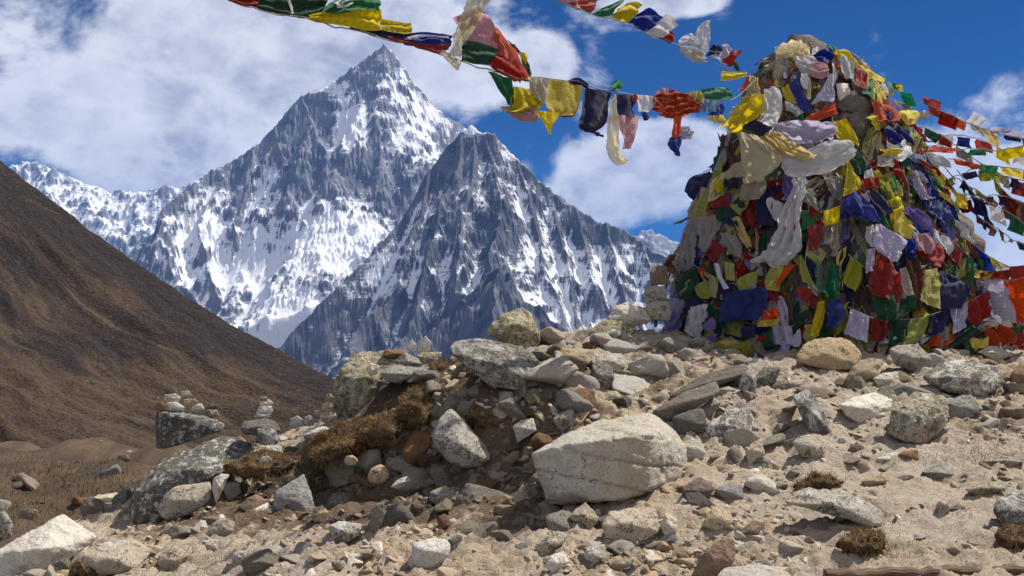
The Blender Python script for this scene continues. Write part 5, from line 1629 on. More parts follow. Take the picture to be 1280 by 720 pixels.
PF = 'prayer_flag'
garland('long string of colourful flags and scarves crossing the sky to the stone heap',
        [(262, -8), (300, 6), (322, 10), (356, 19), (390, 24), (420, 33), (450, 39), (490, 51), (525, 58), (546, 66), (570, 75), (600, 84), (622, 90), (645, 99), (664, 96), (705, 101), (735, 107), (760, 113), (790, 118), (830, 122), (880, 126), (915, 124), (945, 100)],
        [(PF, 'dark red flag', 'dark red', [((283, -12), (284, 1)), ((305, -10), (302, 7)), ((326, -8), (320, 10))]),
         (PF, 'dark green flag', 'dark green', [((322, -10), (320, 10)), ((350, -6), (352, 18)), ((385, -6), (380, 23)), ((412, -4), (402, 22))], dict(fold=2)),
         (PF, 'yellow flag', 'yellow', [((386, 19), (388, 24)), ((410, 14), (412, 30)), ((440, 9), (442, 35)), ((470, 10), (470, 38)), ((479, 22), (478, 36))], dict(off=.03, amp=.02)),
         (PF, 'light green flag', 'green', [((402, 15), (406, 17)), ((418, 1), (425, 17)), ((445, -6), (450, 13)), ((474, -6), (476, 13))], dict(off=.06, amp=.02)),
         ('scrap', 'white cloth', 'white', [((416, -4), (422, 10)), ((428, -6), (430, 9)), ((440, -6), (440, 5))], dict(off=.08)),
         ('tassel', 'white thread', 'white', [((356, -6), (359, -6)), ((361, 6), (364, 5)), ((364, 18), (367, 17))], dict(off=.05, amp=.004)),
         (PF, 'bright yellow flag', 'yellow', [((474, 24), (477, 38)), ((495, 27), (497, 41)), ((515, 29), (516, 43))], dict(amp=.008)),
         (PF, 'navy flag', 'navy', [((436, 32), (440, 38)), ((460, 34), (466, 45)), ((490, 40), (494, 52)), ((512, 42), (515, 56))], dict(off=-.02)),
         (PF, 'blue flag', 'blue', [((505, 42), (508, 56)), ((528, 40), (530, 58)), ((548, 42), (549, 60)), ((565, 45), (562, 62))], dict(off=.01, amp=.02)),
         (PF, 'red flag', 'red', [((483, 45), (484, 49)), ((510, 52), (510, 56)), ((540, 55), (538, 65)), ((565, 54), (553, 70))], dict(off=.02)),
         ('tassel', 'white thread', 'white', [((510, 46), (512, 49)), ((528, 43), (530, 46)), ((560, 45), (562, 48))], dict(off=.05, amp=.008)),
         ('scarf', 'cream scarf', 'cream', [((588, -14), (618, -10)), ((583, 8), (606, 10)), ((576, 28), (594, 32)), ((567, 50), (582, 52)), ((557, 68), (576, 72))], dict(off=.09, printed=False, amp=.018, fold=1.6, nu=18)),
         ('scarf', 'cream scarf', 'cream', [((548, 66), (556, 62)), ((554, 73), (568, 70)), ((560, 80), (576, 78)), ((568, 87), (573, 88))], dict(off=.10, printed=False)),
         (PF, 'gauzy pink flag', 'pink', [((566, 22), (582, 50)), ((584, 14), (598, 55)), ((602, 8), (614, 60)), ((616, 30), (626, 62))], dict(off=.03, amp=.02)),
         (PF, 'dark green flag', 'dark green', [((579, 50), (578, 76)), ((600, 54), (596, 80)), ((624, 62), (616, 84))], dict(off=.05, amp=.012)),
         (PF, 'red flag', 'orange', [((618, 30), (612, 58)), ((632, 46), (620, 68)), ((645, 66), (618, 84)), ((658, 92), (645, 100)), ((662, 100), (652, 101))], dict(off=.03, amp=.03)),
         (PF, 'dark red flag', 'red', [((612, 82), (622, 66)), ((630, 92), (640, 76)), ((648, 100), (654, 90))], dict(off=.07, amp=.015)),
         (PF, 'dark green flag', 'dark green', [((634, 50), (642, 56)), ((650, 70), (658, 76)), ((654, 88), (663, 90)), ((646, 98), (663, 104))], dict(off=.0, amp=.012)),
         ('scrap', 'yellow cloth', 'yellow', [((648, 65), (658, 66)), ((650, 72), (660, 73)), ((655, 79), (658, 80))], dict(off=.02)),
         (PF, 'green flag', 'green', [((610, 88), (640, 99)), ((617, 100), (641, 110)), ((627, 117), (642, 124)), ((634, 128), (642, 138))], dict(off=.05)),
         (PF, 'yellow flag', 'yellow', [((642, 108), (680, 112)), ((642, 122), (678, 126)), ((640, 134), (672, 136)), ((630, 138), (650, 142))], dict(off=.07)),
         (PF, 'beige flag', 'beige', [((660, 96), (686, 98)), ((664, 108), (684, 114)), ((668, 120), (680, 130))], dict(off=.10)),
         (PF, 'pinkish white flag', 'pink', [((628, 133), (668, 132)), ((634, 142), (672, 146)), ((645, 150), (670, 154))], dict(off=.04)),
         (PF, 'olive yellow flag', 'yellow', [((684, 98), (728, 107)), ((682, 115), (727, 124)), ((680, 130), (724, 138)), ((690, 144), (716, 144))], dict(off=.06, amp=.015)),
         (PF, 'yellow flag tail', 'yellow', [((668, 138), (698, 141)), ((676, 148), (694, 152)), ((682, 158), (690, 160)), ((686, 168), (689, 168))], dict(off=.09)),
         (PF, 'red flag', 'red', [((702, 130), (724, 126)), ((698, 140), (722, 138)), ((704, 147), (716, 146))], dict(off=.02)),
         (PF, 'navy flag', 'navy', [((732, 108), (766, 116)), ((727, 128), (762, 134)), ((723, 150), (757, 156)), ((722, 161), (746, 166)), ((748, 166), (756, 172))], dict(off=.06, amp=.018)),
         (PF, 'navy flag end over the cord', 'navy', [((708, 101), (712, 106)), ((722, 97), (728, 108)), ((735, 105), (736, 114))], dict(off=.04)),
         ('scrap', 'green cloth over the cord', 'green', [((762, 112), (766, 114)), ((766, 104), (774, 112)), ((774, 98), (778, 103))], dict(off=.03)),
         ('scarf', 'cream scarf', 'cream', [((762, 122), (770, 120)), ((760, 150), (773, 150)), ((760, 180), (774, 178)), ((763, 196), (779, 195)), ((774, 208), (789, 204))], dict(off=.09, printed=False, amp=.015)),
         (PF, 'navy flag', 'navy', [((768, 117), (793, 120)), ((769, 132), (794, 134)), ((769, 145), (794, 147))], dict(off=.06)),
         (PF, 'gauzy purple flag', 'pink', [((770, 144), (797, 144)), ((772, 158), (796, 160)), ((777, 174), (792, 175)), ((780, 186), (789, 186))], dict(off=.05)),
         (PF, 'red flag', 'red', [((789, 118), (797, 118)), ((790, 126), (796, 128))], dict(off=.08)),
         (PF, 'white flag', 'white', [((794, 118), (818, 120)), ((796, 128), (818, 130)), ((799, 140), (810, 140))], dict(off=.06)),
         ('scrap', 'blue cloth', 'blue', [((800, 138), (808, 140)), ((802, 146), (812, 147)), ((806, 151), (811, 150))], dict(off=.05)),
         (PF, 'crumpled red flag', 'orange', [((815, 122), (816, 138)), ((830, 112), (832, 145)), ((848, 112), (848, 147)), ((866, 120), (864, 142)), ((882, 130), (878, 140))], dict(off=.07, amp=.035, fold=4)),
         ('scrap', 'pale pink cloth', 'pink', [((826, 110), (834, 110)), ((828, 117), (836, 117))], dict(off=.1)),
         (PF, 'red flag tail', 'orange', [((844, 144), (853, 145)), ((842, 158), (850, 158)), ((840, 172), (848, 170))], dict(off=.06)),
         (PF, 'navy flag tail', 'blue', [((841, 170), (852, 170)), ((834, 182), (851, 182)), ((845, 194), (849, 196))], dict(off=.05)),
         ('tassel', 'lavender rosette', 'lavender', [((850, 158), (862, 158)), ((850, 168), (866, 167)), ((853, 174), (863, 174))], dict(off=.08, amp=.03, fold=4)),
         ('scrap', 'yellow green cloth', 'faded yellow', [((862, 116), (874, 112)), ((866, 124), (880, 120)), ((870, 130), (878, 128))], dict(off=.05, amp=.02)),
         (PF, 'green flag', 'green', [((874, 112), (876, 124)), ((895, 109), (896, 125)), ((910, 110), (908, 124)), ((918, 118), (914, 124))], dict(off=.03)),
         (PF, 'greyish blue flag', 'sky blue', [((880, 124), (901, 125)), ((879, 132), (899, 133)), ((878, 140), (896, 140))], dict(off=.06)),
         (PF, 'navy flag', 'blue', [((897, 128), (903, 130)), ((892, 138), (905, 140)), ((884, 143), (905, 146))], dict(off=.05)),
         (PF, 'yellow flag', 'yellow', [((884, 145), (903, 143)), ((888, 150), (906, 151)), ((896, 153), (905, 154))], dict(off=.06)),
         ], garland_depth)


def upper_depth(px, py=0):
    return float(np.interp(px, [660, 840, 960], [6.6, 8.0, 8.75]))


garland('shorter upper flag string with a white knotted scarf, reaching the top of the heap',
        [(664, -14), (700, 2), (740, 17), (765, 24), (790, 33), (815, 44), (840, 54), (862, 64), (885, 74), (905, 84), (925, 92), (945, 97)],
        [(PF, 'gauzy pink flag', 'pink', [((682, -10), (694, 0)), ((705, -8), (712, 7)), ((718, -6), (724, 11))]),
         (PF, 'red flag', 'orange', [((718, -4), (712, 7)), ((735, -2), (728, 13)), ((746, -2), (739, 16))]),
         (PF, 'green flag', 'green', [((752, 10), (741, 17)), ((768, 4), (752, 21)), ((783, -4), (764, 22))]),
         (PF, 'yellow flag', 'yellow', [((775, 10), (762, 22)), ((792, 2), (775, 26)), ((804, 6), (786, 29))]),
         (PF, 'navy flag', 'blue', [((800, 16), (783, 30)), ((812, 10), (795, 35)), ((826, 22), (808, 40))]),
         (PF, 'white flag', 'white', [((826, 24), (805, 39)), ((832, 18), (815, 45)), ((846, 32), (826, 50))]),
         (PF, 'red flag', 'red', [((838, 38), (822, 48)), ((843, 44), (832, 52)), ((841, 52), (838, 54))]),
         ('scarf', 'white knotted scarf', 'white', [((845, 56), (850, 66)), ((856, 45), (862, 74)), ((868, 44), (876, 78)), ((876, 55), (882, 70))], dict(printed=False, off=.05, amp=.03, fold=3)),
         ('scarf', 'white scarf end', 'white', [((878, 27), (891, 24)), ((872, 38), (888, 40)), ((872, 50), (887, 52)), ((874, 62), (884, 64))], dict(printed=False, off=.07, amp=.018)),
         ('scarf', 'cream scarf end', 'cream', [((858, 62), (880, 64)), ((866, 72), (880, 74)), ((876, 77), (884, 77))], dict(printed=False, off=.08)),
         (PF, 'navy flag', 'navy', [((892, 54), (883, 69)), ((898, 58), (890, 70)), ((903, 63), (897, 70))]),
         (PF, 'white flag', 'lavender', [((905, 54), (887, 70)), ((912, 56), (895, 74)), ((918, 61), (901, 79))]),
         (PF, 'red flag', 'red', [((918, 61), (900, 78)), ((922, 63), (908, 82)), ((928, 62), (915, 84))]),
         (PF, 'dark green flag', 'dark green', [((921, 74), (914, 82)), ((922, 80), (919, 87)), ((924, 87), (923, 89))]),
         (PF, 'yellow flag', 'yellow', [((934, 90), (932, 95)), ((918, 90), (917, 100)), ((902, 89), (900, 101))], dict(off=.03)),
         ], upper_depth)
# --- stones showing through at the top of the heap
def CS(label, mat, outline, Yoff=0.0, **k):
    cx = np.mean([p[0] for p in outline]); cy = np.mean([p[1] for p in outline])
    stone('rock', label, outline, mat, Y=cairn_depth(cx, cy) + Yoff, group='stones showing in the heap', **k)


CS('rough speckled brown slab tilted near the top of the heap', 'tan', [(1037, 76), (1042, 71, .2), (1055, 74, .3), (1068, 86, .3), (1072, 97, .1), (1060, 102), (1050, 96)], soft=50, level=4, short='speckled top slab')
CS('squarish cream stone below the speckled slab on the heap', 'white', [(1044, 105), (1046, 104, .2), (1060, 104, .4), (1067, 117, .2), (1064, 127), (1048, 129)], soft=60, level=4, short='squarish cream heap stone')
CS('small cream stone right of the squarish cream stone on the heap', 'pale', [(1064, 115), (1068, 112, .2), (1076, 122, .2), (1075, 128), (1065, 128)], soft=50, short='small cream heap stone')
CS('long dark brown slab leaning behind the squarish cream stone', 'dark', [(1062, 100), (1072, 95, .3), (1086, 115, .3), (1092, 128, .2), (1080, 130), (1066, 112)], level=4, short='leaning heap slab')
CS('wide dark slab across the upper middle of the heap', 'dark', [(1044, 132), (1050, 127, .4), (1080, 126, .5), (1092, 136, .3), (1086, 146), (1052, 141)], level=4, strata=.05, short='wide heap slab')
CS('rounded dark brown boulder in the open hollow of the heap', 'dark', [(1060, 146), (1066, 138, .2), (1086, 140, .3), (1092, 154, .2), (1084, 178), (1068, 172), (1058, 158)], level=4, short='hollow heap boulder')
CS('ribbed grey brown rock beneath the white bundle on the summit', 'grey', [(966, 86), (972, 74, .2), (990, 69, .4), (1000, 84, .3), (994, 96), (976, 102), (964, 100)], level=4, strata=.08, short='ribbed summit rock')
CS('dark stone behind the yellow and white scarves', 'dark', [(950, 100), (956, 93, .2), (970, 96, .3), (972, 108), (958, 112)], short='scarf stone')
CS('brown knob of rock on the very summit of the heap', 'brown', [(1010, 62), (1012, 54, .2), (1017, 52, .3), (1020, 58), (1018, 66)], short='summit knob')
CS('dark stone beneath the lavender white flag near the top', 'brown', [(1014, 132), (1018, 126, .2), (1042, 126, .3), (1044, 133), (1026, 138)], short='stone under the lavender flag')
CS('white face of a stone at the right shoulder of the heap', 'white', [(1147, 148), (1148, 140, .2), (1156, 137, .3), (1164, 144), (1160, 150)], short='right shoulder stone')

HG = 'prayer flags hung on the stone heap'
SG = 'scarves hung on the stone heap'


HERO = []


def H(col, label, rows, **k):
    HERO.append((np.mean([(a[0] + b[0]) / 2 for a, b in rows]), np.mean([(a[1] + b[1]) / 2 for a, b in rows]), label))
    silk = k.pop('silk', False)
    cloth('scarf' if silk else 'prayer_flag', rows, col, label, 'scarf' if silk else 'prayer flag', SG if silk else HG, printed=not silk, **k)


# summit and upper left
H('cream', 'cream white bundled scarf lying over the very summit', [((969, 64), (970, 72)), ((985, 55), (984, 72)), ((1000, 52), (1000, 72)), ((1014, 60), (1008, 70))], silk=True, amp=.05, fold=3)
H('red', 'tiny red flag tip poking above the white summit bundle', [((984, 51), (992, 53)), ((987, 60), (993, 60))], lift=.02)
H('white', 'small white flag beside the brown knob on the summit', [((1016, 60), (1024, 57)), ((1015, 66), (1024, 66)), ((1013, 69), (1022, 70))])
H('blue', 'bright blue crumpled flag just right of the summit', [((1015, 70), (1017, 75)), ((1027, 63), (1026, 79)), ((1037, 61), (1036, 78)), ((1041, 70), (1040, 76))], amp=.04)
H('white', 'white scarf sweeping down to the pink end near the summit', [((993, 70), (995, 80)), ((1003, 70), (1003, 90)), ((1014, 71), (1013, 94)), ((1024, 78), (1022, 94))], silk=True, lift=.1)
H('pink', 'pink red end of the white scarf near the summit', [((1014, 76), (1014, 92)), ((1024, 78), (1024, 97)), ((1034, 82), (1033, 96)), ((1036, 88), (1036, 93))], lift=.12)
H('faded green', 'pale green twisted cloth tied left of the summit', [((943, 92), (946, 99)), ((952, 84), (955, 93)), ((961, 91), (962, 98))])
H('cream', 'thin cream cloth strip running up to the summit bundle', [((951, 87), (953, 93)), ((963, 79), (966, 85)), ((976, 70), (979, 76))], silk=True)
H('cream', 'cream upper half of the big yellow scarf blowing left', [((938, 93), (947, 97)), ((934, 108), (951, 112)), ((932, 122), (953, 124)), ((934, 134), (952, 134))], silk=True, lift=.3, amp=.02)
H('yellow', 'big bright yellow scarf billowing out to the left of the heap', [((932, 118), (953, 120)), ((925, 127), (952, 136)), ((913, 138), (944, 148)), ((904, 149), (930, 160)), ((899, 158), (916, 166))], silk=True, lift=.34, amp=.035, billow=.06)
H('white', 'large white scarf bulging right of the big yellow scarf', [((954, 113), (968, 107)), ((953, 122), (978, 116)), ((954, 132), (980, 132)), ((952, 146), (976, 148)), ((944, 152), (968, 158)), ((940, 154), (958, 166))], silk=True, lift=.22, amp=.02, billow=.05)
H('navy', 'dark navy diamond shaped flag below the big yellow scarf', [((928, 158), (930, 161)), ((944, 151), (944, 164)), ((957, 156), (948, 170)), ((966, 159), (960, 166))], lift=.32, amp=.015)
H('lavender', 'long lavender white scarf blowing right across the upper heap', [((962, 152), (970, 172)), ((984, 150), (990, 180)), ((1005, 149), (1008, 181)), ((1028, 151), (1026, 174)), ((1048, 156), (1046, 166))], silk=True, lift=.24, amp=.03)
H('gold', 'golden rolled scarf slanting over the large beige flag', [((948, 170), (966, 162)), ((960, 181), (976, 167)), ((974, 189), (990, 177)), ((992, 196), (1004, 185)), ((1010, 200), (1020, 193))], silk=True, lift=.3, amp=.03, fold=1.2)
H('cream', 'large square cream flag hanging in front of the upper left side', [((919, 164), (948, 170)), ((924, 180), (970, 186)), ((926, 195), (979, 197)), ((928, 214), (974, 209)), ((929, 225), (958, 222)), ((931, 230), (950, 227))], silk=True, lift=.26, amp=.018, crumple=.6)
H('cream', 'cream flap flicking left from the large cream flag', [((926, 200), (929, 219)), ((914, 206), (919, 222)), ((905, 219), (910, 226))], silk=True, lift=.27, amp=.012)
H('beige', 'beige cloth end below the large cream flag', [((930, 226), (956, 222)), ((926, 236), (959, 232)), ((927, 246), (955, 243)), ((934, 250), (950, 248))], silk=True, lift=.22, amp=.015)
H('white', 'wide translucent white scarf swinging under the golden roll', [((974, 192), (977, 212)), ((990, 192), (988, 220)), ((1012, 186), (1010, 223)), ((1034, 174), (1034, 217)), ((1054, 174), (1056, 205)), ((1068, 180), (1067, 196))], silk=True, lift=.2, amp=.018, billow=.08)
H('yellow', 'yellow flag tucked right of the bulging white scarf', [((977, 110), (985, 105)), ((979, 118), (994, 118)), ((983, 127), (997, 130))], lift=.1)
H('blue', 'long blue strip hanging down beside the yellow tucked flag', [((986, 107), (998, 95)), ((992, 120), (1005, 114)), ((998, 132), (1012, 126)), ((1004, 141), (1015, 139))], lift=.1)
H('white', 'white flap beneath the yellow tucked flag', [((981, 127), (982, 137)), ((996, 132), (992, 143)), ((1004, 141), (997, 146))], silk=True, lift=.14)
H('orange', 'long orange red flag slanting over the stones near the top', [((1003, 155), (1008, 146)), ((1020, 152), (1018, 141)), ((1035, 146), (1030, 135)), ((1048, 139), (1044, 129))], lift=.13, amp=.02)
H('green', 'little green flag at the lower end of the orange red flag', [((990, 148), (1003, 142)), ((994, 154), (1006, 151))])
H('lavender', 'lavender white triangular flag left of the cream stone', [((1038, 92), (1042, 93)), ((1029, 108), (1043, 108)), ((1020, 120), (1044, 120)), ((1013, 128), (1044, 125))], lift=.14, amp=.02)
H('white', 'white twisted strip hanging under the pink scarf end', [((1001, 92), (1010, 92)), ((1001, 100), (1011, 103)), ((1002, 108), (1008, 112))], lift=.1)
H('cream', 'narrow cream strip hanging in the dark gap near the top', [((1008, 96), (1013, 96)), ((1008, 110), (1014, 110)), ((1009, 124), (1013, 124))], lift=.05)
H('yellow', 'long yellow flag lying along the right top edge', [((1041, 66), (1046, 71)), ((1054, 63), (1060, 78)), ((1070, 74), (1073, 86)), ((1085, 83), (1084, 90)), ((1108, 99), (1105, 104))], lift=.06, amp=.02)
H('yellow', 'yellow flag hanging below the long yellow one at right', [((1077, 95), (1096, 93)), ((1083, 107), (1098, 108)), ((1088, 119), (1096, 118)), ((1090, 126), (1094, 125))], lift=.08)
H('green', 'dark green scrap right of the summit', [((1033, 56), (1047, 61)), ((1037, 64), (1044, 67))], lift=.03)
H('grey', 'grey flag edge above the long yellow flag', [((1054, 63), (1060, 64)), ((1070, 70), (1072, 74)), ((1084, 80), (1082, 84))], lift=.0)
H('beige', 'pinkish beige flag on the right shoulder', [((1097, 102), (1108, 106)), ((1098, 112), (1114, 116)), ((1101, 120), (1112, 119))])
H('green', 'bright green flag on the right shoulder', [((1107, 100), (1122, 105)), ((1111, 110), (1122, 112)), ((1112, 118), (1119, 120))])
H('green', 'second green flag further down the right shoulder', [((1124, 115), (1138, 117)), ((1128, 124), (1142, 125)), ((1132, 132), (1147, 133))])
H('yellow', 'small yellow flag between the two green shoulder flags', [((1120, 106), (1128, 106)), ((1122, 114), (1129, 114))], lift=.09)
H('orange', 'coral orange flag hanging on the right shoulder', [((1091, 127), (1100, 121)), ((1095, 140), (1114, 133)), ((1096, 149), (1124, 146)), ((1098, 150), (1125, 151))], lift=.12, amp=.02)
H('white', 'white flag corner above the coral orange flag', [((1110, 127), (1122, 130)), ((1113, 133), (1124, 140))])
H('yellow', 'yellow flag right of the coral orange flag', [((1121, 140), (1136, 137)), ((1127, 147), (1144, 146)), ((1134, 156), (1142, 155))], lift=.09)
H('yellow', 'bright yellow flag draped over the open hollow', [((1039, 152), (1057, 148)), ((1041, 165), (1066, 162)), ((1049, 175), (1074, 178)), ((1056, 178), (1073, 181))], lift=.17, amp=.02)
H('dark green', 'dark green flag below the wide translucent scarf', [((1059, 200), (1072, 190)), ((1067, 210), (1084, 202)), ((1070, 221), (1083, 214))], lift=.1)
H('yellow', 'upright yellow triangular flag in the middle of the heap', [((1059, 200), (1062, 202)), ((1057, 215), (1070, 217)), ((1055, 233), (1077, 231)), ((1054, 246), (1068, 240))], lift=.15, amp=.018)
H('olive', 'narrow olive yellow strip under the dark boulder', [((1084, 163), (1092, 158)), ((1082, 174), (1091, 172)), ((1082, 183), (1090, 183))])
H('yellow', 'yellow flag spread flat right of the olive strip', [((1098, 186), (1114, 186)), ((1104, 191), (1130, 188)), ((1100, 195), (1120, 194))], lift=.12)
H('grey', 'grey beige flag hanging under the flat yellow flag', [((1097, 194), (1119, 195)), ((1097, 202), (1118, 203)), ((1097, 207), (1116, 209))], lift=.12, amp=.01)
H('red', 'red flag bunched right of the upright yellow triangle', [((1076, 225), (1098, 221)), ((1078, 231), (1099, 229)), ((1082, 236), (1098, 235))], lift=.14)
H('white', 'white flag above the bunched red flag', [((1082, 214), (1090, 210)), ((1080, 223), (1092, 221))], lift=.12)
H('blue', 'large royal blue flag spread in the middle right of the heap', [((1052, 252), (1074, 236)), ((1052, 258), (1085, 250)), ((1062, 265), (1095, 268)), ((1084, 274), (1100, 277))], lift=.17, amp=.03)
H('navy', 'navy flag hanging beside the large royal blue flag', [((1084, 240), (1100, 236)), ((1090, 254), (1108, 250)), ((1096, 268), (1117, 267))], lift=.13)
H('olive', 'olive yellow twisted flag slanting down to the right', [((1098, 224), (1108, 228)), ((1106, 242), (1118, 244)), ((1115, 258), (1131, 260))], lift=.12, amp=.03)
H('faded yellow', 'yellow green printed flag beside the olive twisted one', [((1111, 222), (1122, 226)), ((1114, 232), (1127, 236)), ((1118, 243), (1128, 246))], lift=.1)
H('sky blue', 'pale blue flag stretched at the right side of the heap', [((1130, 188), (1158, 195)), ((1134, 195), (1157, 202)), ((1146, 203), (1154, 206))], lift=.06, amp=.012)
H('brown', 'long brown weathered rag hanging at middle right', [((1117, 208), (1129, 212)), ((1124, 226), (1137, 230)), ((1129, 244), (1140, 252))], lift=.08, amp=.03)
H('grey', 'dull white rag behind the upright yellow triangle', [((1028, 219), (1052, 221)), ((1034, 231), (1054, 238)), ((1043, 246), (1054, 254))], lift=.08, silk=True)
# middle and left side
H('white', 'long white scarf twisting down the middle of the heap', [((993, 220), (1011, 221)), ((988, 238), (1002, 242)), ((974, 262), (999, 266)), ((968, 284), (1001, 288)), ((960, 306), (998, 310)), ((948, 320), (986, 326)), ((938, 327), (960, 334))], silk=True, lift=.2, amp=.045, fold=2.6)
H('navy', 'dark navy flag hanging left of the long white scarf', [((952, 228), (962, 234)), ((948, 244), (972, 252)), ((944, 262), (974, 270)), ((948, 280), (968, 282))], lift=.1)
H('dark green', 'dark green flag rolled at the left shoulder', [((925, 246), (933, 254)), ((910, 260), (926, 268)), ((897, 274), (906, 280))], lift=.1)
H('yellow', 'yellow knotted cloth low on the left edge of the heap', [((890, 228), (903, 222)), ((890, 235), (906, 232)), ((896, 241), (903, 239))], lift=.12, amp=.03)
H('navy', 'small navy flag beside the yellow knotted cloth', [((905, 223), (925, 220)), ((906, 233), (922, 236))], lift=.05)
H('brown', 'maroon rag hanging on the upper left edge', [((897, 166), (910, 168)), ((899, 180), (918, 186)), ((904, 192), (925, 200)), ((912, 206), (922, 208))], lift=.08, amp=.03)
H('grey', 'outer dirty white scarf hanging at the left edge', [((861, 272), (872, 270)), ((853, 295), (871, 293)), ((847, 312), (870, 315)), ((844, 330), (870, 335)), ((850, 338), (868, 339))], silk=True, lift=.12, amp=.03, fold=3)
H('grey', 'inner dirty white scarf hanging at the left edge', [((876, 270), (893, 270)), ((872, 288), (897, 284)), ((876, 302), (892, 300)), ((877, 316), (885, 312))], silk=True, lift=.12, amp=.03, fold=3)
H('olive', 'olive strip running up the left edge of the heap', [((900, 198), (906, 202)), ((886, 232), (894, 236)), ((872, 258), (880, 262)), ((862, 276), (868, 280))], lift=.07, amp=.015)
H('grey', 'long grey strip slanting up the left edge', [((908, 168), (913, 170)), ((900, 194), (908, 198)), ((893, 212), (899, 214))], lift=.1, amp=.01)
H('brown', 'brown red rag at the low left edge', [((837, 318), (846, 318)), ((830, 330), (844, 334)), ((830, 340), (842, 342))], lift=.12, amp=.03)
H('orange', 'dull orange flag low on the left side', [((875, 333), (887, 324)), ((873, 341), (887, 338)), ((876, 348), (884, 346))], lift=.1)
H('olive', 'olive yellow crossed flag at lower left', [((868, 359), (880, 350)), ((870, 367), (891, 361)), ((878, 374), (887, 373))], lift=.14, amp=.015)
H('dark green', 'dark green flag at the far lower left', [((845, 344), (870, 346)), ((846, 360), (868, 361)), ((848, 373), (862, 376))], lift=.1)
H('blue', 'large bright blue flag low in the middle left', [((906, 366), (957, 358)), ((905, 378), (962, 370)), ((900, 390), (957, 386)), ((897, 402), (945, 400))], lift=.16, amp=.03, fold=4)
H('olive', 'olive flag hanging below the long white scarf', [((962, 336), (981, 324)), ((955, 350), (979, 344)), ((957, 362), (974, 364))], lift=.14)
H('orange', 'rust orange strip beside the olive flag', [((970, 352), (984, 330)), ((972, 360), (994, 331))], lift=.16, amp=.01)
H('faded yellow', 'faded yellow flag left of the olive one', [((906, 327), (918, 330)), ((906, 340), (919, 342)), ((908, 350), (918, 351))], lift=.1)
H('olive', 'wide olive yellow flag under the tail of the white scarf', [((922, 347), (950, 336)), ((922, 355), (946, 352)), ((926, 361), (940, 362))], lift=.12)
H('white', 'thin white strip bent above the bright blue flag', [((892, 329), (898, 330)), ((898, 348), (904, 347)), ((905, 362), (911, 360))], lift=.14, amp=.006)
H('red', 'small red flag by the tail of the long white scarf', [((927, 315), (930, 323)), ((946, 323), (942, 328))], lift=.14, amp=.01)
H('gold', 'mustard twisted strip hanging left of the navy flag', [((915, 272), (924, 270)), ((921, 288), (930, 286)), ((928, 302), (938, 300)), ((934, 310), (940, 306))], lift=.12, amp=.02)
H('grey', 'grey gauzy flag under the mustard twisted strip', [((900, 290), (922, 296)), ((908, 306), (928, 310)), ((914, 318), (926, 322))], lift=.08)
H('red', 'red flag hanging just right of the long white scarf', [((1009, 283), (1029, 278)), ((1011, 298), (1028, 300)), ((1010, 313), (1022, 312))], lift=.14)
H('green', 'bright green tall flag low in the middle', [((1036, 328), (1047, 331)), ((1032, 348), (1049, 350)), ((1028, 362), (1050, 366)), ((1030, 370), (1049, 375))], lift=.17, amp=.03)
H('faded green', 'grey green long strip left of the bright green tall flag', [((1018, 312), (1024, 314)), ((1019, 338), (1028, 340)), ((1022, 366), (1032, 366))], lift=.12, amp=.015)
H('olive', 'olive pointed flag left of the grey green long strip', [((1000, 319), (1004, 320)), ((1000, 338), (1012, 342)), ((1004, 352), (1018, 358))], lift=.13)
H('red', 'red crumpled flag below the olive pointed flag', [((997, 358), (1014, 361)), ((997, 367), (1014, 369)), ((1001, 375), (1011, 376))], lift=.13)
H('yellow', 'yellow strip hanging to the stones at the heap foot', [((1022, 377), (1031, 375)), ((1020, 390), (1032, 392)), ((1016, 404), (1030, 403)), ((1013, 420), (1024, 420))], lift=.2, amp=.02)
H('blue', 'blue flag beside the yellow strip at the heap foot', [((1033, 376), (1050, 373)), ((1034, 392), (1056, 392)), ((1032, 408), (1048, 410))], lift=.17, amp=.03)
H('dark red', 'large dark red flag hanging low on the right', [((1092, 314), (1110, 320)), ((1088, 338), (1122, 338)), ((1086, 360), (1127, 364)), ((1098, 370), (1125, 379))], lift=.13, amp=.03)
H('lavender', 'silky lavender flag above the large dark red one', [((1095, 279), (1107, 284)), ((1094, 294), (1134, 299)), ((1093, 308), (1128, 314)), ((1108, 322), (1121, 328))], lift=.2, amp=.025)
H('white', 'bright white folded flag left of the silky lavender one', [((1083, 284), (1096, 279)), ((1083, 297), (1095, 300)), ((1089, 309), (1094, 308))], lift=.19, amp=.02)
H('lavender', 'narrow lavender strip left of the large dark red flag', [((1083, 311), (1094, 309)), ((1082, 330), (1094, 332)), ((1083, 341), (1091, 338))], lift=.16)
H('dark green', 'wide dark green flag under the large dark red one', [((1090, 370), (1146, 368)), ((1094, 388), (1142, 386)), ((1100, 402), (1126, 398))], lift=.11, amp=.04)
H('faded yellow', 'yellow triangular flag at the lower right of the heap', [((1157, 338), (1174, 335)), ((1154, 358), (1175, 360)), ((1149, 376), (1176, 387))], lift=.2, amp=.015)
H('navy', 'navy flag beside the lower right yellow triangle', [((1175, 338), (1190, 344)), ((1175, 358), (1210, 356)), ((1176, 386), (1203, 386))], lift=.17, amp=.025)
H('purple', 'purple striped flags fanning at upper right', [((1130, 258), (1146, 262)), ((1138, 272), (1160, 276)), ((1146, 286), (1166, 288))], lift=.12, amp=.03)
H('pink', 'dusty pink flag right of the silky lavender one', [((1146, 294), (1162, 290)), ((1146, 306), (1168, 304)), ((1150, 312), (1164, 318))], lift=.14)
H('red', 'dark crimson flag below the dusty pink one', [((1162, 306), (1176, 306)), ((1164, 320), (1180, 322)), ((1168, 332), (1176, 334))], lift=.12)
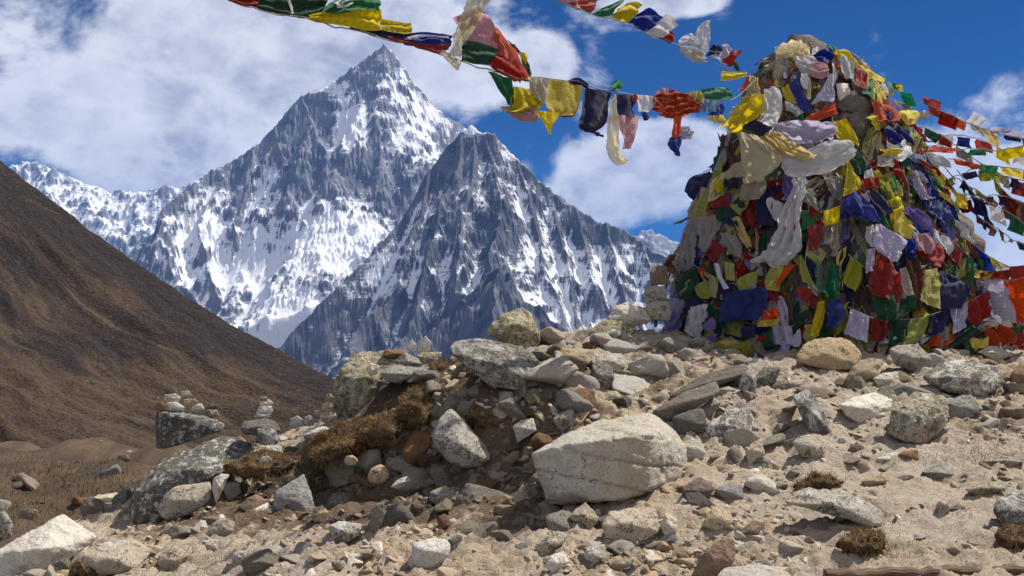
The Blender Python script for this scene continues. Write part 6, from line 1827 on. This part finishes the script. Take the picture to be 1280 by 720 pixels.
H('brown', 'long dark brown rag between the red and yellow flags', [((1130, 316), (1146, 312)), ((1134, 340), (1152, 340)), ((1142, 368), (1152, 366))], lift=.08, amp=.04)
H('beige', 'dirty cream rag hanging beside the large dark red flag', [((1124, 336), (1132, 334)), ((1126, 354), (1140, 354)), ((1132, 368), (1146, 372))], lift=.1)
H('blue', 'blue crumpled flag right of the silky lavender one', [((1130, 300), (1146, 296)), ((1132, 312), (1148, 310)), ((1136, 322), (1144, 322))], lift=.14, amp=.03)
# the foot
H('yellow', 'bright yellow cloth puddled at the left foot of the heap', [((868, 430), (882, 420)), ((872, 440), (886, 432)), ((882, 447), (898, 444)), ((892, 450), (902, 448))], lift=.26, amp=.03, silk=True)
H('olive', 'yellow olive cloth hanging at the left foot', [((916, 430), (936, 426)), ((908, 440), (938, 437)), ((909, 449), (938, 448)), ((914, 456), (930, 452))], lift=.25, amp=.03, silk=True)
H('yellow', 'yellow looped cloth between the two at the left foot', [((890, 428), (916, 424)), ((893, 434), (914, 432)), ((898, 440), (910, 439))], lift=.22, amp=.03, silk=True)
H('white', 'crumpled dirty white scarf heaped at the lower left', [((864, 384), (881, 380)), ((857, 396), (882, 390)), ((858, 406), (878, 402)), ((852, 414), (876, 412)), ((860, 422), (872, 420))], lift=.2, amp=.05, silk=True, fold=4)
H('purple', 'violet flag right of the crumpled dirty white scarf', [((879, 404), (890, 396)), ((877, 410), (895, 404)), ((880, 413), (894, 411))], lift=.2)
H('purple', 'second violet scrap lower at the left foot', [((883, 420), (896, 416)), ((886, 429), (893, 428))], lift=.22)
H('orange', 'red and yellow striped flag at the heap foot', [((953, 388), (969, 384)), ((950, 396), (975, 393)), ((948, 404), (972, 402))], lift=.2, amp=.03)
H('yellow', 'yellow fold under the striped red flag at the foot', [((946, 402), (974, 398)), ((947, 409), (970, 407))], lift=.22, amp=.02)
H('navy', 'navy flag at the foot left of the striped one', [((926, 410), (944, 406)), ((925, 422), (944, 422))], lift=.2)
H('dark green', 'dark green cloth at the foot beneath the striped flag', [((952, 416), (966, 412)), ((953, 428), (968, 428)), ((956, 434), (964, 434))], lift=.2)
H('lavender', 'pale violet pointed flag at the foot of the heap', [((988, 422), (1000, 410)), ((986, 428), (1002, 424)), ((992, 434), (1000, 433))], lift=.22)
H('blue', 'blue cloth spilling onto the stones at the left foot', [((934, 446), (946, 440)), ((938, 452), (956, 446)), ((948, 457), (962, 454))], lift=.3, amp=.02)
H('orange', 'orange scrap at the lowest left corner of the heap', [((843, 421), (853, 416)), ((842, 430), (855, 432)), ((846, 438), (853, 438))], lift=.2, amp=.03)
H('red', 'dark red scrap among the stones at the left foot', [((948, 420), (958, 418)), ((944, 428), (956, 426))], lift=.2)


# --- flags fallen on the ground at right
def GD(px, py):
    return min(ground_hit(px, min(py + 14, 446)) - 0.05, 9.0)


def G_(col, label, rows, **k):
    k.setdefault('amp', .03)
    cloth('prayer_flag', rows, col, label, 'prayer flag', 'prayer flags fallen on the ground', depth=lambda x, y: min(ground_hit(x, y + 2), 8.75) - .08, **k)


G_('white', 'big white flag spread over a rock at the right foot', [((1136, 396, ), (1162, 397), -.1), ((1118, 406), (1166, 412), .05), ((1104, 418), (1160, 425), .12), ((1098, 429), (1150, 432), .15)], billow=.05)
G_('yellow', 'small yellow flag on top of the spread white flag', [((1139, 388), (1150, 383), -.05), ((1141, 395), (1162, 393), .1)], amp=.02)
G_('green', 'green flag lying right of the spread white flag', [((1159, 395), (1164, 394), .02), ((1164, 406), (1181, 404), .1), ((1166, 415), (1171, 413), .14)], amp=.02)
G_('orange', 'faded orange flag lying on the ground below the green one', [((1173, 413), (1194, 416), .05), ((1165, 422), (1193, 425), .14), ((1156, 432), (1182, 431), .2)])
G_('yellow', 'yellow scrap above the faded orange flag on the ground', [((1176, 410), (1194, 402), .06), ((1178, 416), (1191, 412), .12)])
G_('purple', 'dark purple flag crumpled behind the green one', [((1172, 390), (1208, 389), -.1), ((1176, 398), (1204, 397), .0)])
G_('orange', 'bright orange flag crumpled on the ground at the right', [((1230, 405), (1252, 406), .0), ((1234, 418), (1273, 419), .1), ((1240, 428), (1266, 432), .16)], amp=.05)
G_('dark green', 'dark green flag rolled along the ground', [((1184, 434), (1190, 428), .16), ((1205, 427), (1201, 416), .12), ((1227, 414), (1219, 405), .04)])
G_('yellow', 'yellow flag end on the ground below the bright orange one', [((1212, 424), (1236, 421), .1), ((1215, 435), (1237, 435), .18)])
G_('beige', 'ragged straw coloured bunch above the bright orange flag', [((1216, 398), (1262, 397), -.05), ((1214, 405), (1268, 404), .03), ((1220, 409), (1262, 409), .05)], amp=.06)
G_('orange', 'orange strip crossing behind the dark purple flag', [((1184, 389), (1206, 388), -.15), ((1188, 394), (1212, 394), -.05)])
G_('navy', 'navy scrap between the orange flags on the ground', [((1196, 402), (1216, 396), .0), ((1200, 412), (1214, 408), .06)])
G_('dark red', 'dull red scrap at the right end of the fallen flags', [((1262, 420), (1285, 412), .0), ((1262, 432), (1286, 436), .12)])
G_('green', 'green scrap at the far right of the fallen flags', [((1264, 410), (1286, 402), -.05), ((1266, 418), (1286, 416), .05)])


# --- strings fanning out to the right of the heap
def fan(label, rope, flags, Y0, Y1, size=1.0):
    x0, x1 = rope[0][0], rope[-1][0]
    df = lambda x, y=0: float(Y0 + (Y1 - Y0) * (x - x0) / (x1 - x0))
    o0 = at(rope[0][0], rope[0][1], df(x0))
    e = empty('prayer_flag_string', o0, label, 'flag string', 'strings of prayer flags')
    V, f = tube([at(px, py, df(px)) for px, py in rope], 0.0045, wob=.02, seed=len(label))
    link('cord', mesh_np('cord', V - o0, f, M_cord), parent=e)
    xs = np.array([p[0] for p in rope], float); ys = np.array([p[1] for p in rope], float)
    r = np.random.default_rng(int(x0 * 3 + rope[0][1]))
    for (t0, t1, col, dx, dy) in flags:
        a, b = x0 + (x1 - x0) * t0, x0 + (x1 - x0) * t1
        ya, yb = np.interp(a, xs, ys), np.interp(b, xs, ys)
        j = lambda: r.uniform(-2.5, 2.5)
        dx, dy = dx * 1.4, dy * 1.4
        cloth('prayer_flag', [((a, ya), (b, yb)), ((a + dx * .5 + j(), ya + dy * .5 + j()), (b + dx * .5 + j(), yb + dy * .5 + j())), ((a + dx + j(), ya + dy + j()), (b + dx + j(), yb + dy + j()))], col, col + ' flag', parent=e, origin=o0, depth=df, amp=.02, nu=10, nv=10)


fan('highest string at right with a bunched red flag and white rosettes', [(1150, 128), (1170, 136), (1198, 148), (1225, 160), (1250, 168), (1300, 178)],
    [(.02, .17, 'red', 2, -7), (.06, .2, 'red', 4, 9), (.18, .33, 'dark red', -3, 10), (.28, .38, 'orange', 0, 10), (.38, .50, 'white', 6, -8), (.42, .52, 'beige', 3, 8), (.52, .62, 'gold', 4, 12), (.58, .80, 'lavender', 6, -3), (.70, .84, 'navy', 0, 5), (.84, 1.0, 'dark green', 2, 6)], 9.9, 9.2)
fan('string of green and red flags just below the highest one', [(1152, 158), (1172, 166), (1190, 178), (1206, 190), (1240, 212), (1300, 240)],
    [(.03, .16, 'dark green', -2, 8), (.16, .25, 'red', -1, 7), (.3, .42, 'grey', 0, 9), (.55, .7, 'olive', 0, 9), (.75, .9, 'dark red', 2, 12)], 9.7, 9.0)
fan('level string with red, green and yellow flags at right', [(1150, 180), (1180, 184), (1200, 186), (1235, 188), (1260, 186), (1300, 178)],
    [(.1, .33, 'orange', -6, 5), (.42, .58, 'green', -4, 4), (.64, .86, 'yellow', 4, 8), (.9, 1.0, 'red', 0, 7)], 9.6, 8.9)
fan('string with white, red and green flags under the level one', [(1152, 193), (1185, 197), (1215, 204), (1245, 207), (1275, 213), (1300, 216)],
    [(.03, .22, 'white', 2, 8), (.26, .48, 'orange', 8, 7), (.5, .64, 'green', 0, 7), (.66, .84, 'yellow', 3, 8), (.86, 1, 'navy', 0, 8)], 9.5, 8.9)
netc = ['navy', 'grey', 'brown', 'olive', 'navy', 'dark green', 'dark red']
for k, (lab, rope, y0, y1) in enumerate([
        ('steepest dark cord with tiny dark flags against the cloud', [(1150, 196), (1166, 220), (1178, 246), (1196, 268), (1212, 290)], 9.5, 9.2),
        ('dark cord crossing the net of small flags at right', [(1160, 200), (1182, 222), (1200, 246), (1222, 270), (1248, 290)], 9.5, 9.0),
        ('cord with small dark flags running to the red brown bunch', [(1176, 206), (1196, 224), (1224, 240), (1250, 256), (1290, 272)], 9.5, 8.9),
        ('thin dark cord with ragged scraps ending low at right', [(1196, 214), (1222, 250), (1240, 280), (1262, 298), (1300, 312)], 9.4, 8.7),
        ('cord rising to the right across the net of small flags', [(1156, 238), (1180, 226), (1204, 216), (1232, 212), (1262, 222), (1300, 230)], 9.5, 8.9),
        ('low cord crossing the net from the heap to the right', [(1170, 262), (1196, 252), (1222, 248), (1250, 244), (1300, 262)], 9.4, 8.8)]):
    r = np.random.default_rng(50 + k)
    fl = []
    t = .06
    while t < .95:
        w = r.uniform(.06, .13)
        fl.append((t, min(t + w, 1), netc[int(r.integers(0, 7))], r.uniform(-3, 5), r.uniform(4, 11)))
        t += w + r.uniform(.01, .08)
    fan(lab, rope, fl, y0, y1)
fan('ragged string of red brown flags at the right edge', [(1240, 222), (1256, 240), (1270, 252), (1300, 262)],
    [(.0, .3, 'olive', 3, 12), (.2, .5, 'dark red', 3, 18), (.45, .8, 'brown', 3, 24), (.6, 1.0, 'dark red', 0, 26), (.7, 1.0, 'brown', 2, 40)], 9.1, 8.8)
fan('string with red, yellow and blue flags sloping down the right side', [(1160, 268), (1178, 278), (1196, 292), (1214, 304), (1232, 318), (1256, 332), (1300, 350)],
    [(.0, .1, 'red', 6, 12), (.08, .22, 'red', 4, 8), (.2, .32, 'olive', 3, 14), (.36, .52, 'dark green', -3, 17), (.38, .56, 'blue', 6, 28), (.52, .62, 'yellow', 6, 8), (.62, .76, 'white', 0, 10), (.78, 1.0, 'red', 0, 10)], 9.4, 8.7)
fan('string with yellow and green flags close to the heap at right', [(1150, 286), (1172, 294), (1196, 312), (1216, 336), (1238, 356)],
    [(.1, .45, 'yellow', 4, 12), (.3, .6, 'olive', -6, 20), (.5, .78, 'green', -8, 18), (.75, .95, 'gold', 3, 10)], 9.3, 8.9)
fan('low string with a large lavender white flag and red flags', [(1206, 346), (1216, 352), (1256, 350), (1300, 346)],
    [(.0, .3, 'gold', 6, -6), (.06, .55, 'lavender', 10, 38), (.5, 1.0, 'orange', 10, 38), (.2, .6, 'dark red', 0, -8), (.6, 1.0, 'red', 0, -11), (.02, .1, 'navy', -6, 40)], 9.0, 8.6)

fan('bright string of large flags low over the right side', [(1150, 306), (1180, 322), (1210, 340), (1240, 352), (1300, 372)],
    [(.02, .2, 'blue', 4, 22), (.22, .4, 'white', 4, 22), (.42, .58, 'red', 4, 24), (.6, .74, 'green', 3, 22), (.76, .95, 'yellow', 2, 22)], 9.2, 8.7)
fan('string of mixed flags in the middle of the fan', [(1156, 226), (1190, 238), (1226, 250), (1262, 268), (1300, 290)],
    [(.05, .2, 'red', 2, 12), (.24, .36, 'yellow', 2, 12), (.4, .52, 'navy', 2, 13), (.55, .68, 'white', 2, 13), (.72, .85, 'green', 0, 14), (.87, 1, 'red', 0, 14)], 9.4, 8.8)
fan('string of small flags rising toward the right edge under the highest one', [(1160, 172), (1190, 170), (1226, 174), (1260, 190), (1300, 200)],
    [(.1, .22, 'white', 0, 9), (.25, .38, 'blue', 0, 9), (.42, .56, 'red', 0, 10), (.6, .72, 'yellow', 0, 10), (.76, .9, 'white', 0, 10)], 9.7, 9.0)
# --- strings of flags wound down over the heap
def wound(label, path, cols_, size, seed, lift=.1):
    r = np.random.default_rng(seed)
    pts = np.array(path, float)
    k = 60
    t = np.linspace(0, len(pts) - 1, k)
    px = np.interp(t, range(len(pts)), pts[:, 0]); py = np.interp(t, range(len(pts)), pts[:, 1])
    for _ in range(6):
        px[1:-1] = (px[:-2] + 2 * px[1:-1] + px[2:]) / 4; py[1:-1] = (py[:-2] + 2 * py[1:-1] + py[2:]) / 4
    D3 = lambda x, y: cairn_depth(x, y) - lift
    P = np.array([at(a, b, D3(a, b)) for a, b in zip(px, py)])
    for _ in range(3):
        P[1:-1] = (P[:-2] + 2 * P[1:-1] + P[2:]) / 4
    o0 = P[0]
    e = empty('prayer_flag_string', o0, label, 'flag string', 'strings of prayer flags')
    V, f = tube(P[::4], .0045, seed=seed)
    link('cord', mesh_np('cord', V - o0, f, M_cord), parent=e)
    seg = np.concatenate([[0], np.cumsum(np.hypot(np.diff(px), np.diff(py)))])
    a = 3.0; ci = int(r.integers(0, 5))
    while a < seg[-1] - size * .5:
        b = min(a + size * r.uniform(.75, 1.05), seg[-1])
        q = [(np.interp(s_, seg, px), np.interp(s_, seg, py)) for s_ in (a, b)]
        steep = abs(q[1][1] - q[0][1]) / (abs(q[1][0] - q[0][0]) + 1e-3)
        h = size * r.uniform(.8, 1.25)
        if steep > 1.2:                        # on a steep cord the cloth flaps out sideways and droops
            sgn = 1 if r.random() < .6 else -1
            dv_ = (sgn * h * .75, h * .55)
        else:
            dv_ = (r.normal() * h * .15, h)
        j = lambda: r.normal() * size * .09
        rows = [q, [(q[0][0] + dv_[0] * .5 + j(), q[0][1] + dv_[1] * .5 + j()), (q[1][0] + dv_[0] * .5 + j(), q[1][1] + dv_[1] * .5 + j())],
                [(q[0][0] + dv_[0] + j(), q[0][1] + dv_[1] + j()), (q[1][0] + dv_[0] * r.uniform(.7, 1) + j(), q[1][1] + dv_[1] + j())]]
        if max(p_[1] for w_ in rows for p_ in w_) < 452:
            c_ = cols_[ci % len(cols_)]
            cloth('prayer_flag', rows, c_, c_ + ' flag', parent=e, origin=o0, depth=lambda x, y: D3(x, y) - .03, amp=.022, nu=11, nv=12)
        ci += 1
        a = b + size * r.uniform(.02, .25)
    return e


FIVE = ['blue', 'white', 'red', 'green', 'yellow']
OLD = ['navy', 'grey', 'dark red', 'dark green', 'faded yellow']
DIM = ['navy', 'lavender', 'dark red', 'dark green', 'olive']
for n_, (lab, path, cs, sz) in enumerate([
        ('flag string running down the right shoulder to the base', [(1090, 112), (1120, 160), (1160, 215), (1196, 280), (1236, 350)], FIVE, 24),
        ('flag string crossing the right side below the silky lavender flag', [(1070, 232), (1110, 256), (1150, 276), (1190, 300), (1222, 330)], FIVE, 25),
        ('old dull flag string sagging across the lower left side', [(850, 316), (880, 342), (920, 356), (958, 350), (990, 330)], OLD, 25),
        ('dull flag string looped low across the front of the heap', [(880, 376), (930, 404), (980, 410), (1030, 398), (1070, 372)], DIM, 26),
        ('flag string slanting down the left side from the cream flag', [(924, 236), (906, 270), (884, 310), (866, 350), (848, 396)], OLD, 24),
        ('flag string crossing the middle under the wide white scarf', [(960, 244), (990, 262), (1024, 266), (1056, 256), (1086, 238)], FIVE, 23),
        ('flag string draped low on the right above the dark green flag', [(1060, 318), (1096, 346), (1140, 352), (1180, 340), (1214, 318)], DIM, 26),
        ('flag string hanging steeply right of the upright yellow triangle', [(1104, 150), (1112, 190), (1120, 230), (1134, 276), (1152, 324)], FIVE, 22),
        ('string of faded flags falling steeply in the middle of the front', [(1006, 232), (1014, 280), (1006, 324), (1012, 370), (1004, 420)], OLD, 23),
        ('flag string along the very foot at lower left', [(832, 410), (866, 424), (906, 428), (950, 430), (990, 424)], DIM, 24),
        ('flag string low at the right foot of the heap', [(1060, 384), (1100, 402), (1150, 398), (1200, 382), (1240, 362)], DIM, 26),
        ('short flag string over the upper right shoulder', [(1048, 66), (1076, 84), (1100, 108), (1124, 134), (1150, 168)], FIVE, 20)]):
    wound(lab, path, cs, sz, 400 + n_, lift=.06 + .02 * (n_ % 3))

# --- the many other flags that cover the heap
rf = np.random.default_rng(77)
import re
_sh = [re.split(r' (?:in|at|on|of|the|right|left|below|beside|under|above|hanging|lying|slanting|running|beneath|between|tucked|from|low|down|near|spread|with|by|to|hung|just|further|off|among|is|blowing|bulging|sweeping|poking|tied|bent|swinging|over) ', ' ' + h[2] + ' ')[0].strip() for h in HERO]
NAMED = [(h[0], h[1], t) for h, t in zip(HERO, _sh) if _sh.count(t) == 1 and len(t.split()) > 2]
used_flags = {}
cols = ['red', 'orange', 'yellow', 'green', 'dark green', 'blue', 'navy', 'white', 'lavender', 'cream', 'grey', 'olive', 'brown', 'faded yellow', 'faded green', 'pink', 'purple', 'dark red', 'beige']
wup = np.array([.08, .06, .11, .07, .05, .07, .07, .11, .07, .05, .05, .06, .04, .04, .02, .03, .02, .03, .03])
wlow = np.array([.04, .02, .03, .03, .09, .06, .12, .03, .04, .01, .12, .10, .12, .05, .07, .02, .04, .09, .04])
wup /= wup.sum(); wlow /= wlow.sum()
nf = 0
while nf < 150:
    py = rf.uniform(70, 436)
    xl = np.interp(py, [p[0] for p in _prof], [p[1] for p in _prof]); xr = np.interp(py, [p[0] for p in _prof], [p[2] for p in _prof])
    px = rf.uniform(xl - 2, min(xr, 1275) + 2)
    if 1036 < px < 1096 and 70 < py < 176:
        continue
    if 905 < px < 1062 and 96 < py < 215 and rf.random() < .8:
        continue
    low = sstep(np.array(py), 180, 300)
    col = cols[rf.choice(len(cols), p=wup * (1 - low) + wlow * low)]
    if low > .5:
        w = rf.uniform(9, 27); h = rf.uniform(28, 70)
    else:
        w = rf.uniform(12, 34); h = rf.uniform(20, 52)
    lean = rf.normal() * 6 + (px - 1050) * 0.05
    pinch = rf.uniform(.2, .9)
    rows = [((px - w / 2 * pinch, py), (px + w / 2 * pinch, py + rf.uniform(-4, 4))),
            ((px - w / 2 + lean * .4, py + h * .4), (px + w / 2 + lean * .4, py + h * .4 + rf.uniform(-6, 6))),
            ((px - w / 2 * rf.uniform(.6, 1.1) + lean * .8, py + h * .75), (px + w / 2 * rf.uniform(.6, 1.1) + lean * .8, py + h * .75 + rf.uniform(-6, 6))),
            ((px - w / 2 * rf.uniform(.1, 1) + lean, py + h + rf.uniform(-9, 9)), (px + w / 2 * rf.uniform(.1, 1) + lean, py + h + rf.uniform(-9, 9)))]
    an = rf.normal() * (.25 if low > .5 else .55)
    ca, sa = math.cos(an), math.sin(an)
    rot = lambda p: (px + (p[0] - px) * ca - (p[1] - py) * sa, min(py + (p[0] - px) * sa + (p[1] - py) * ca, 452))
    rows = [(rot(a_), rot(b_)) for a_, b_ in rows]
    place = ('upper' if py < 190 else 'middle' if py < 310 else 'lower') + ' ' + ('left' if px < 960 else 'right' if px > 1100 else 'front')
    silk = rf.random() < .15 and col in ('white', 'cream', 'grey', 'beige')
    kind_ = 'scarf' if silk else 'flag'
    form_ = 'narrow' if w < 14 else 'broad' if w > 24 else 'crumpled'
    lab = None
    for near in sorted(NAMED, key=lambda q: math.hypot(q[0] - px, q[1] - py - h / 2))[:6]:
        ddx, ddy = px - near[0], py + h / 2 - near[1]
        way = ('right of' if ddx > 0 else 'left of') if abs(ddx) > abs(ddy) else ('below' if ddy > 0 else 'above')
        lab = f"{form_} {col} {kind_} in the tangle {way} the {near[2]}"
        if lab not in used_flags:
            break
    used_flags[lab] = 1
    cloth('scarf' if silk else 'prayer_flag', rows, col, lab, 'scarf' if silk else 'prayer flag', f"{'scarves' if silk else 'flags'} in the tangle on the {place} of the heap",
          lift=rf.uniform(-.04, .05), amp=rf.uniform(.015, .04), fold=rf.uniform(1.5, 4), printed=not silk, nu=11, nv=14)
    nf += 1


def build_tangle():
    """strips, scraps and loose threads in the depth of the tangle"""
    r = np.random.default_rng(31)
    VS, FS, CS_ = [], [], []
    n = 0
    for _ in range(1100):
        py = r.uniform(62, 446)
        xl = np.interp(py, [p[0] for p in _prof], [p[1] for p in _prof]); xr = np.interp(py, [p[0] for p in _prof], [p[2] for p in _prof])
        px = r.uniform(xl - 3, min(xr, 1285) + 3)
        if 1040 < px < 1092 and 74 < py < 172:
            continue
        h = r.uniform(8, 40); w = r.uniform(1, 8) * (1 if r.random() < .6 else 1.8)
        lean = r.normal() * 8 + (px - 1050) * 0.05
        up = r.random() < .12
        k = 9
        t = np.linspace(0, 1, k)
        cx = px + lean * t + np.cumsum(r.normal(size=k)) * 1.0
        cyy = py + h * t * (1 if not up else .3)
        lf = r.uniform(-.09, .035)
        a0 = r.uniform(0, 6.28); tw = r.normal() * 2.5
        P = np.array([at(cx[i], cyy[i], cairn_depth(cx[i], cyy[i]) - lf) for i in range(k)])
        P[1:-1] = (P[:-2] + 2 * P[1:-1] + P[2:]) / 4
        wm = w / F * 8.8 / 2
        sx = np.stack([np.cos(a0 + tw * t) * wm, np.sin(a0 + tw * t) * wm * .8, r.normal(size=k) * wm * .2], 1)
        V = np.empty((k * 3, 3)); V[0::3] = P - sx; V[1::3] = P + np.array([0, -.012, 0]) * r.normal(size=(k, 1)); V[2::3] = P + sx
        VS.append(V)
        i = np.arange(k - 1) * 3
        FS.append(np.concatenate([np.stack([i, i + 1, i + 4, i + 3], 1), np.stack([i + 1, i + 2, i + 5, i + 4], 1)]) + n)
        n += k * 3
        low = float(sstep(np.array(py), 180, 300))
        c = np.array(CLR[cols[r.choice(len(cols), p=wup * (1 - low) + wlow * low)]]) * r.uniform(.6, 1.05)
        c = c * .75 + np.array([.3, .26, .2]) * .25
        CS_.append(np.repeat(c[None], k * 3, 0))
    m = bpy.data.materials.new('faded_cloth_strips')
    m.use_nodes = True
    T = NT(m.node_tree)
    out = T.n('ShaderNodeOutputMaterial')
    c = attr(T, 'tone').outputs['Color']
    d = T.n('ShaderNodeBsdfDiffuse', None, Color=c); tr = T.n('ShaderNodeBsdfTranslucent', None, Color=c)
    mx = T.n('ShaderNodeMixShader', None, Fac=.3)
    T.t.links.new(d.outputs[0], mx.inputs[1]); T.t.links.new(tr.outputs[0], mx.inputs[2]); T.t.links.new(mx.outputs[0], out.inputs['Surface'])
    me = mesh_np('cloth_strips', np.concatenate(VS), np.concatenate(FS), m, attrs={'tone': np.concatenate(CS_)})
    link('cloth_strips', me, 'tangle of faded cloth strips and threads covering the stone heap', 'cloth strips', None, 'stuff')


build_tangle()
# ------------------------------------------------------------------ air
def build_haze():
    m = bpy.data.materials.new('mountain_air')
    m.use_nodes = True
    T = NT(m.node_tree)
    out = T.n('ShaderNodeOutputMaterial')
    v = T.n('ShaderNodeVolumePrincipled', None, Color=(0.14, 0.40, 1.0, 1.0), Density=HAZE, Anisotropy=0.1)
    T.t.links.new(v.outputs[0], out.inputs['Volume'])
    x0, x1, y0, y1, z0, z1 = -17000, 17000, -6500, 23000, -960, 2750
    vs = [(x, y, z) for z in (z0, z1) for x, y in ((x0, y0), (x1, y0), (x1, y1), (x0, y1))]
    fs = [(0, 3, 2, 1), (4, 5, 6, 7), (0, 1, 5, 4), (1, 2, 6, 5), (2, 3, 7, 6), (3, 0, 4, 7)]
    me = mesh_np('haze', vs, fs, m, smooth=False)
    link('haze', me, 'thin blue mountain air', 'haze', None, 'stuff')


HAZE = 2.2e-5
build_haze()
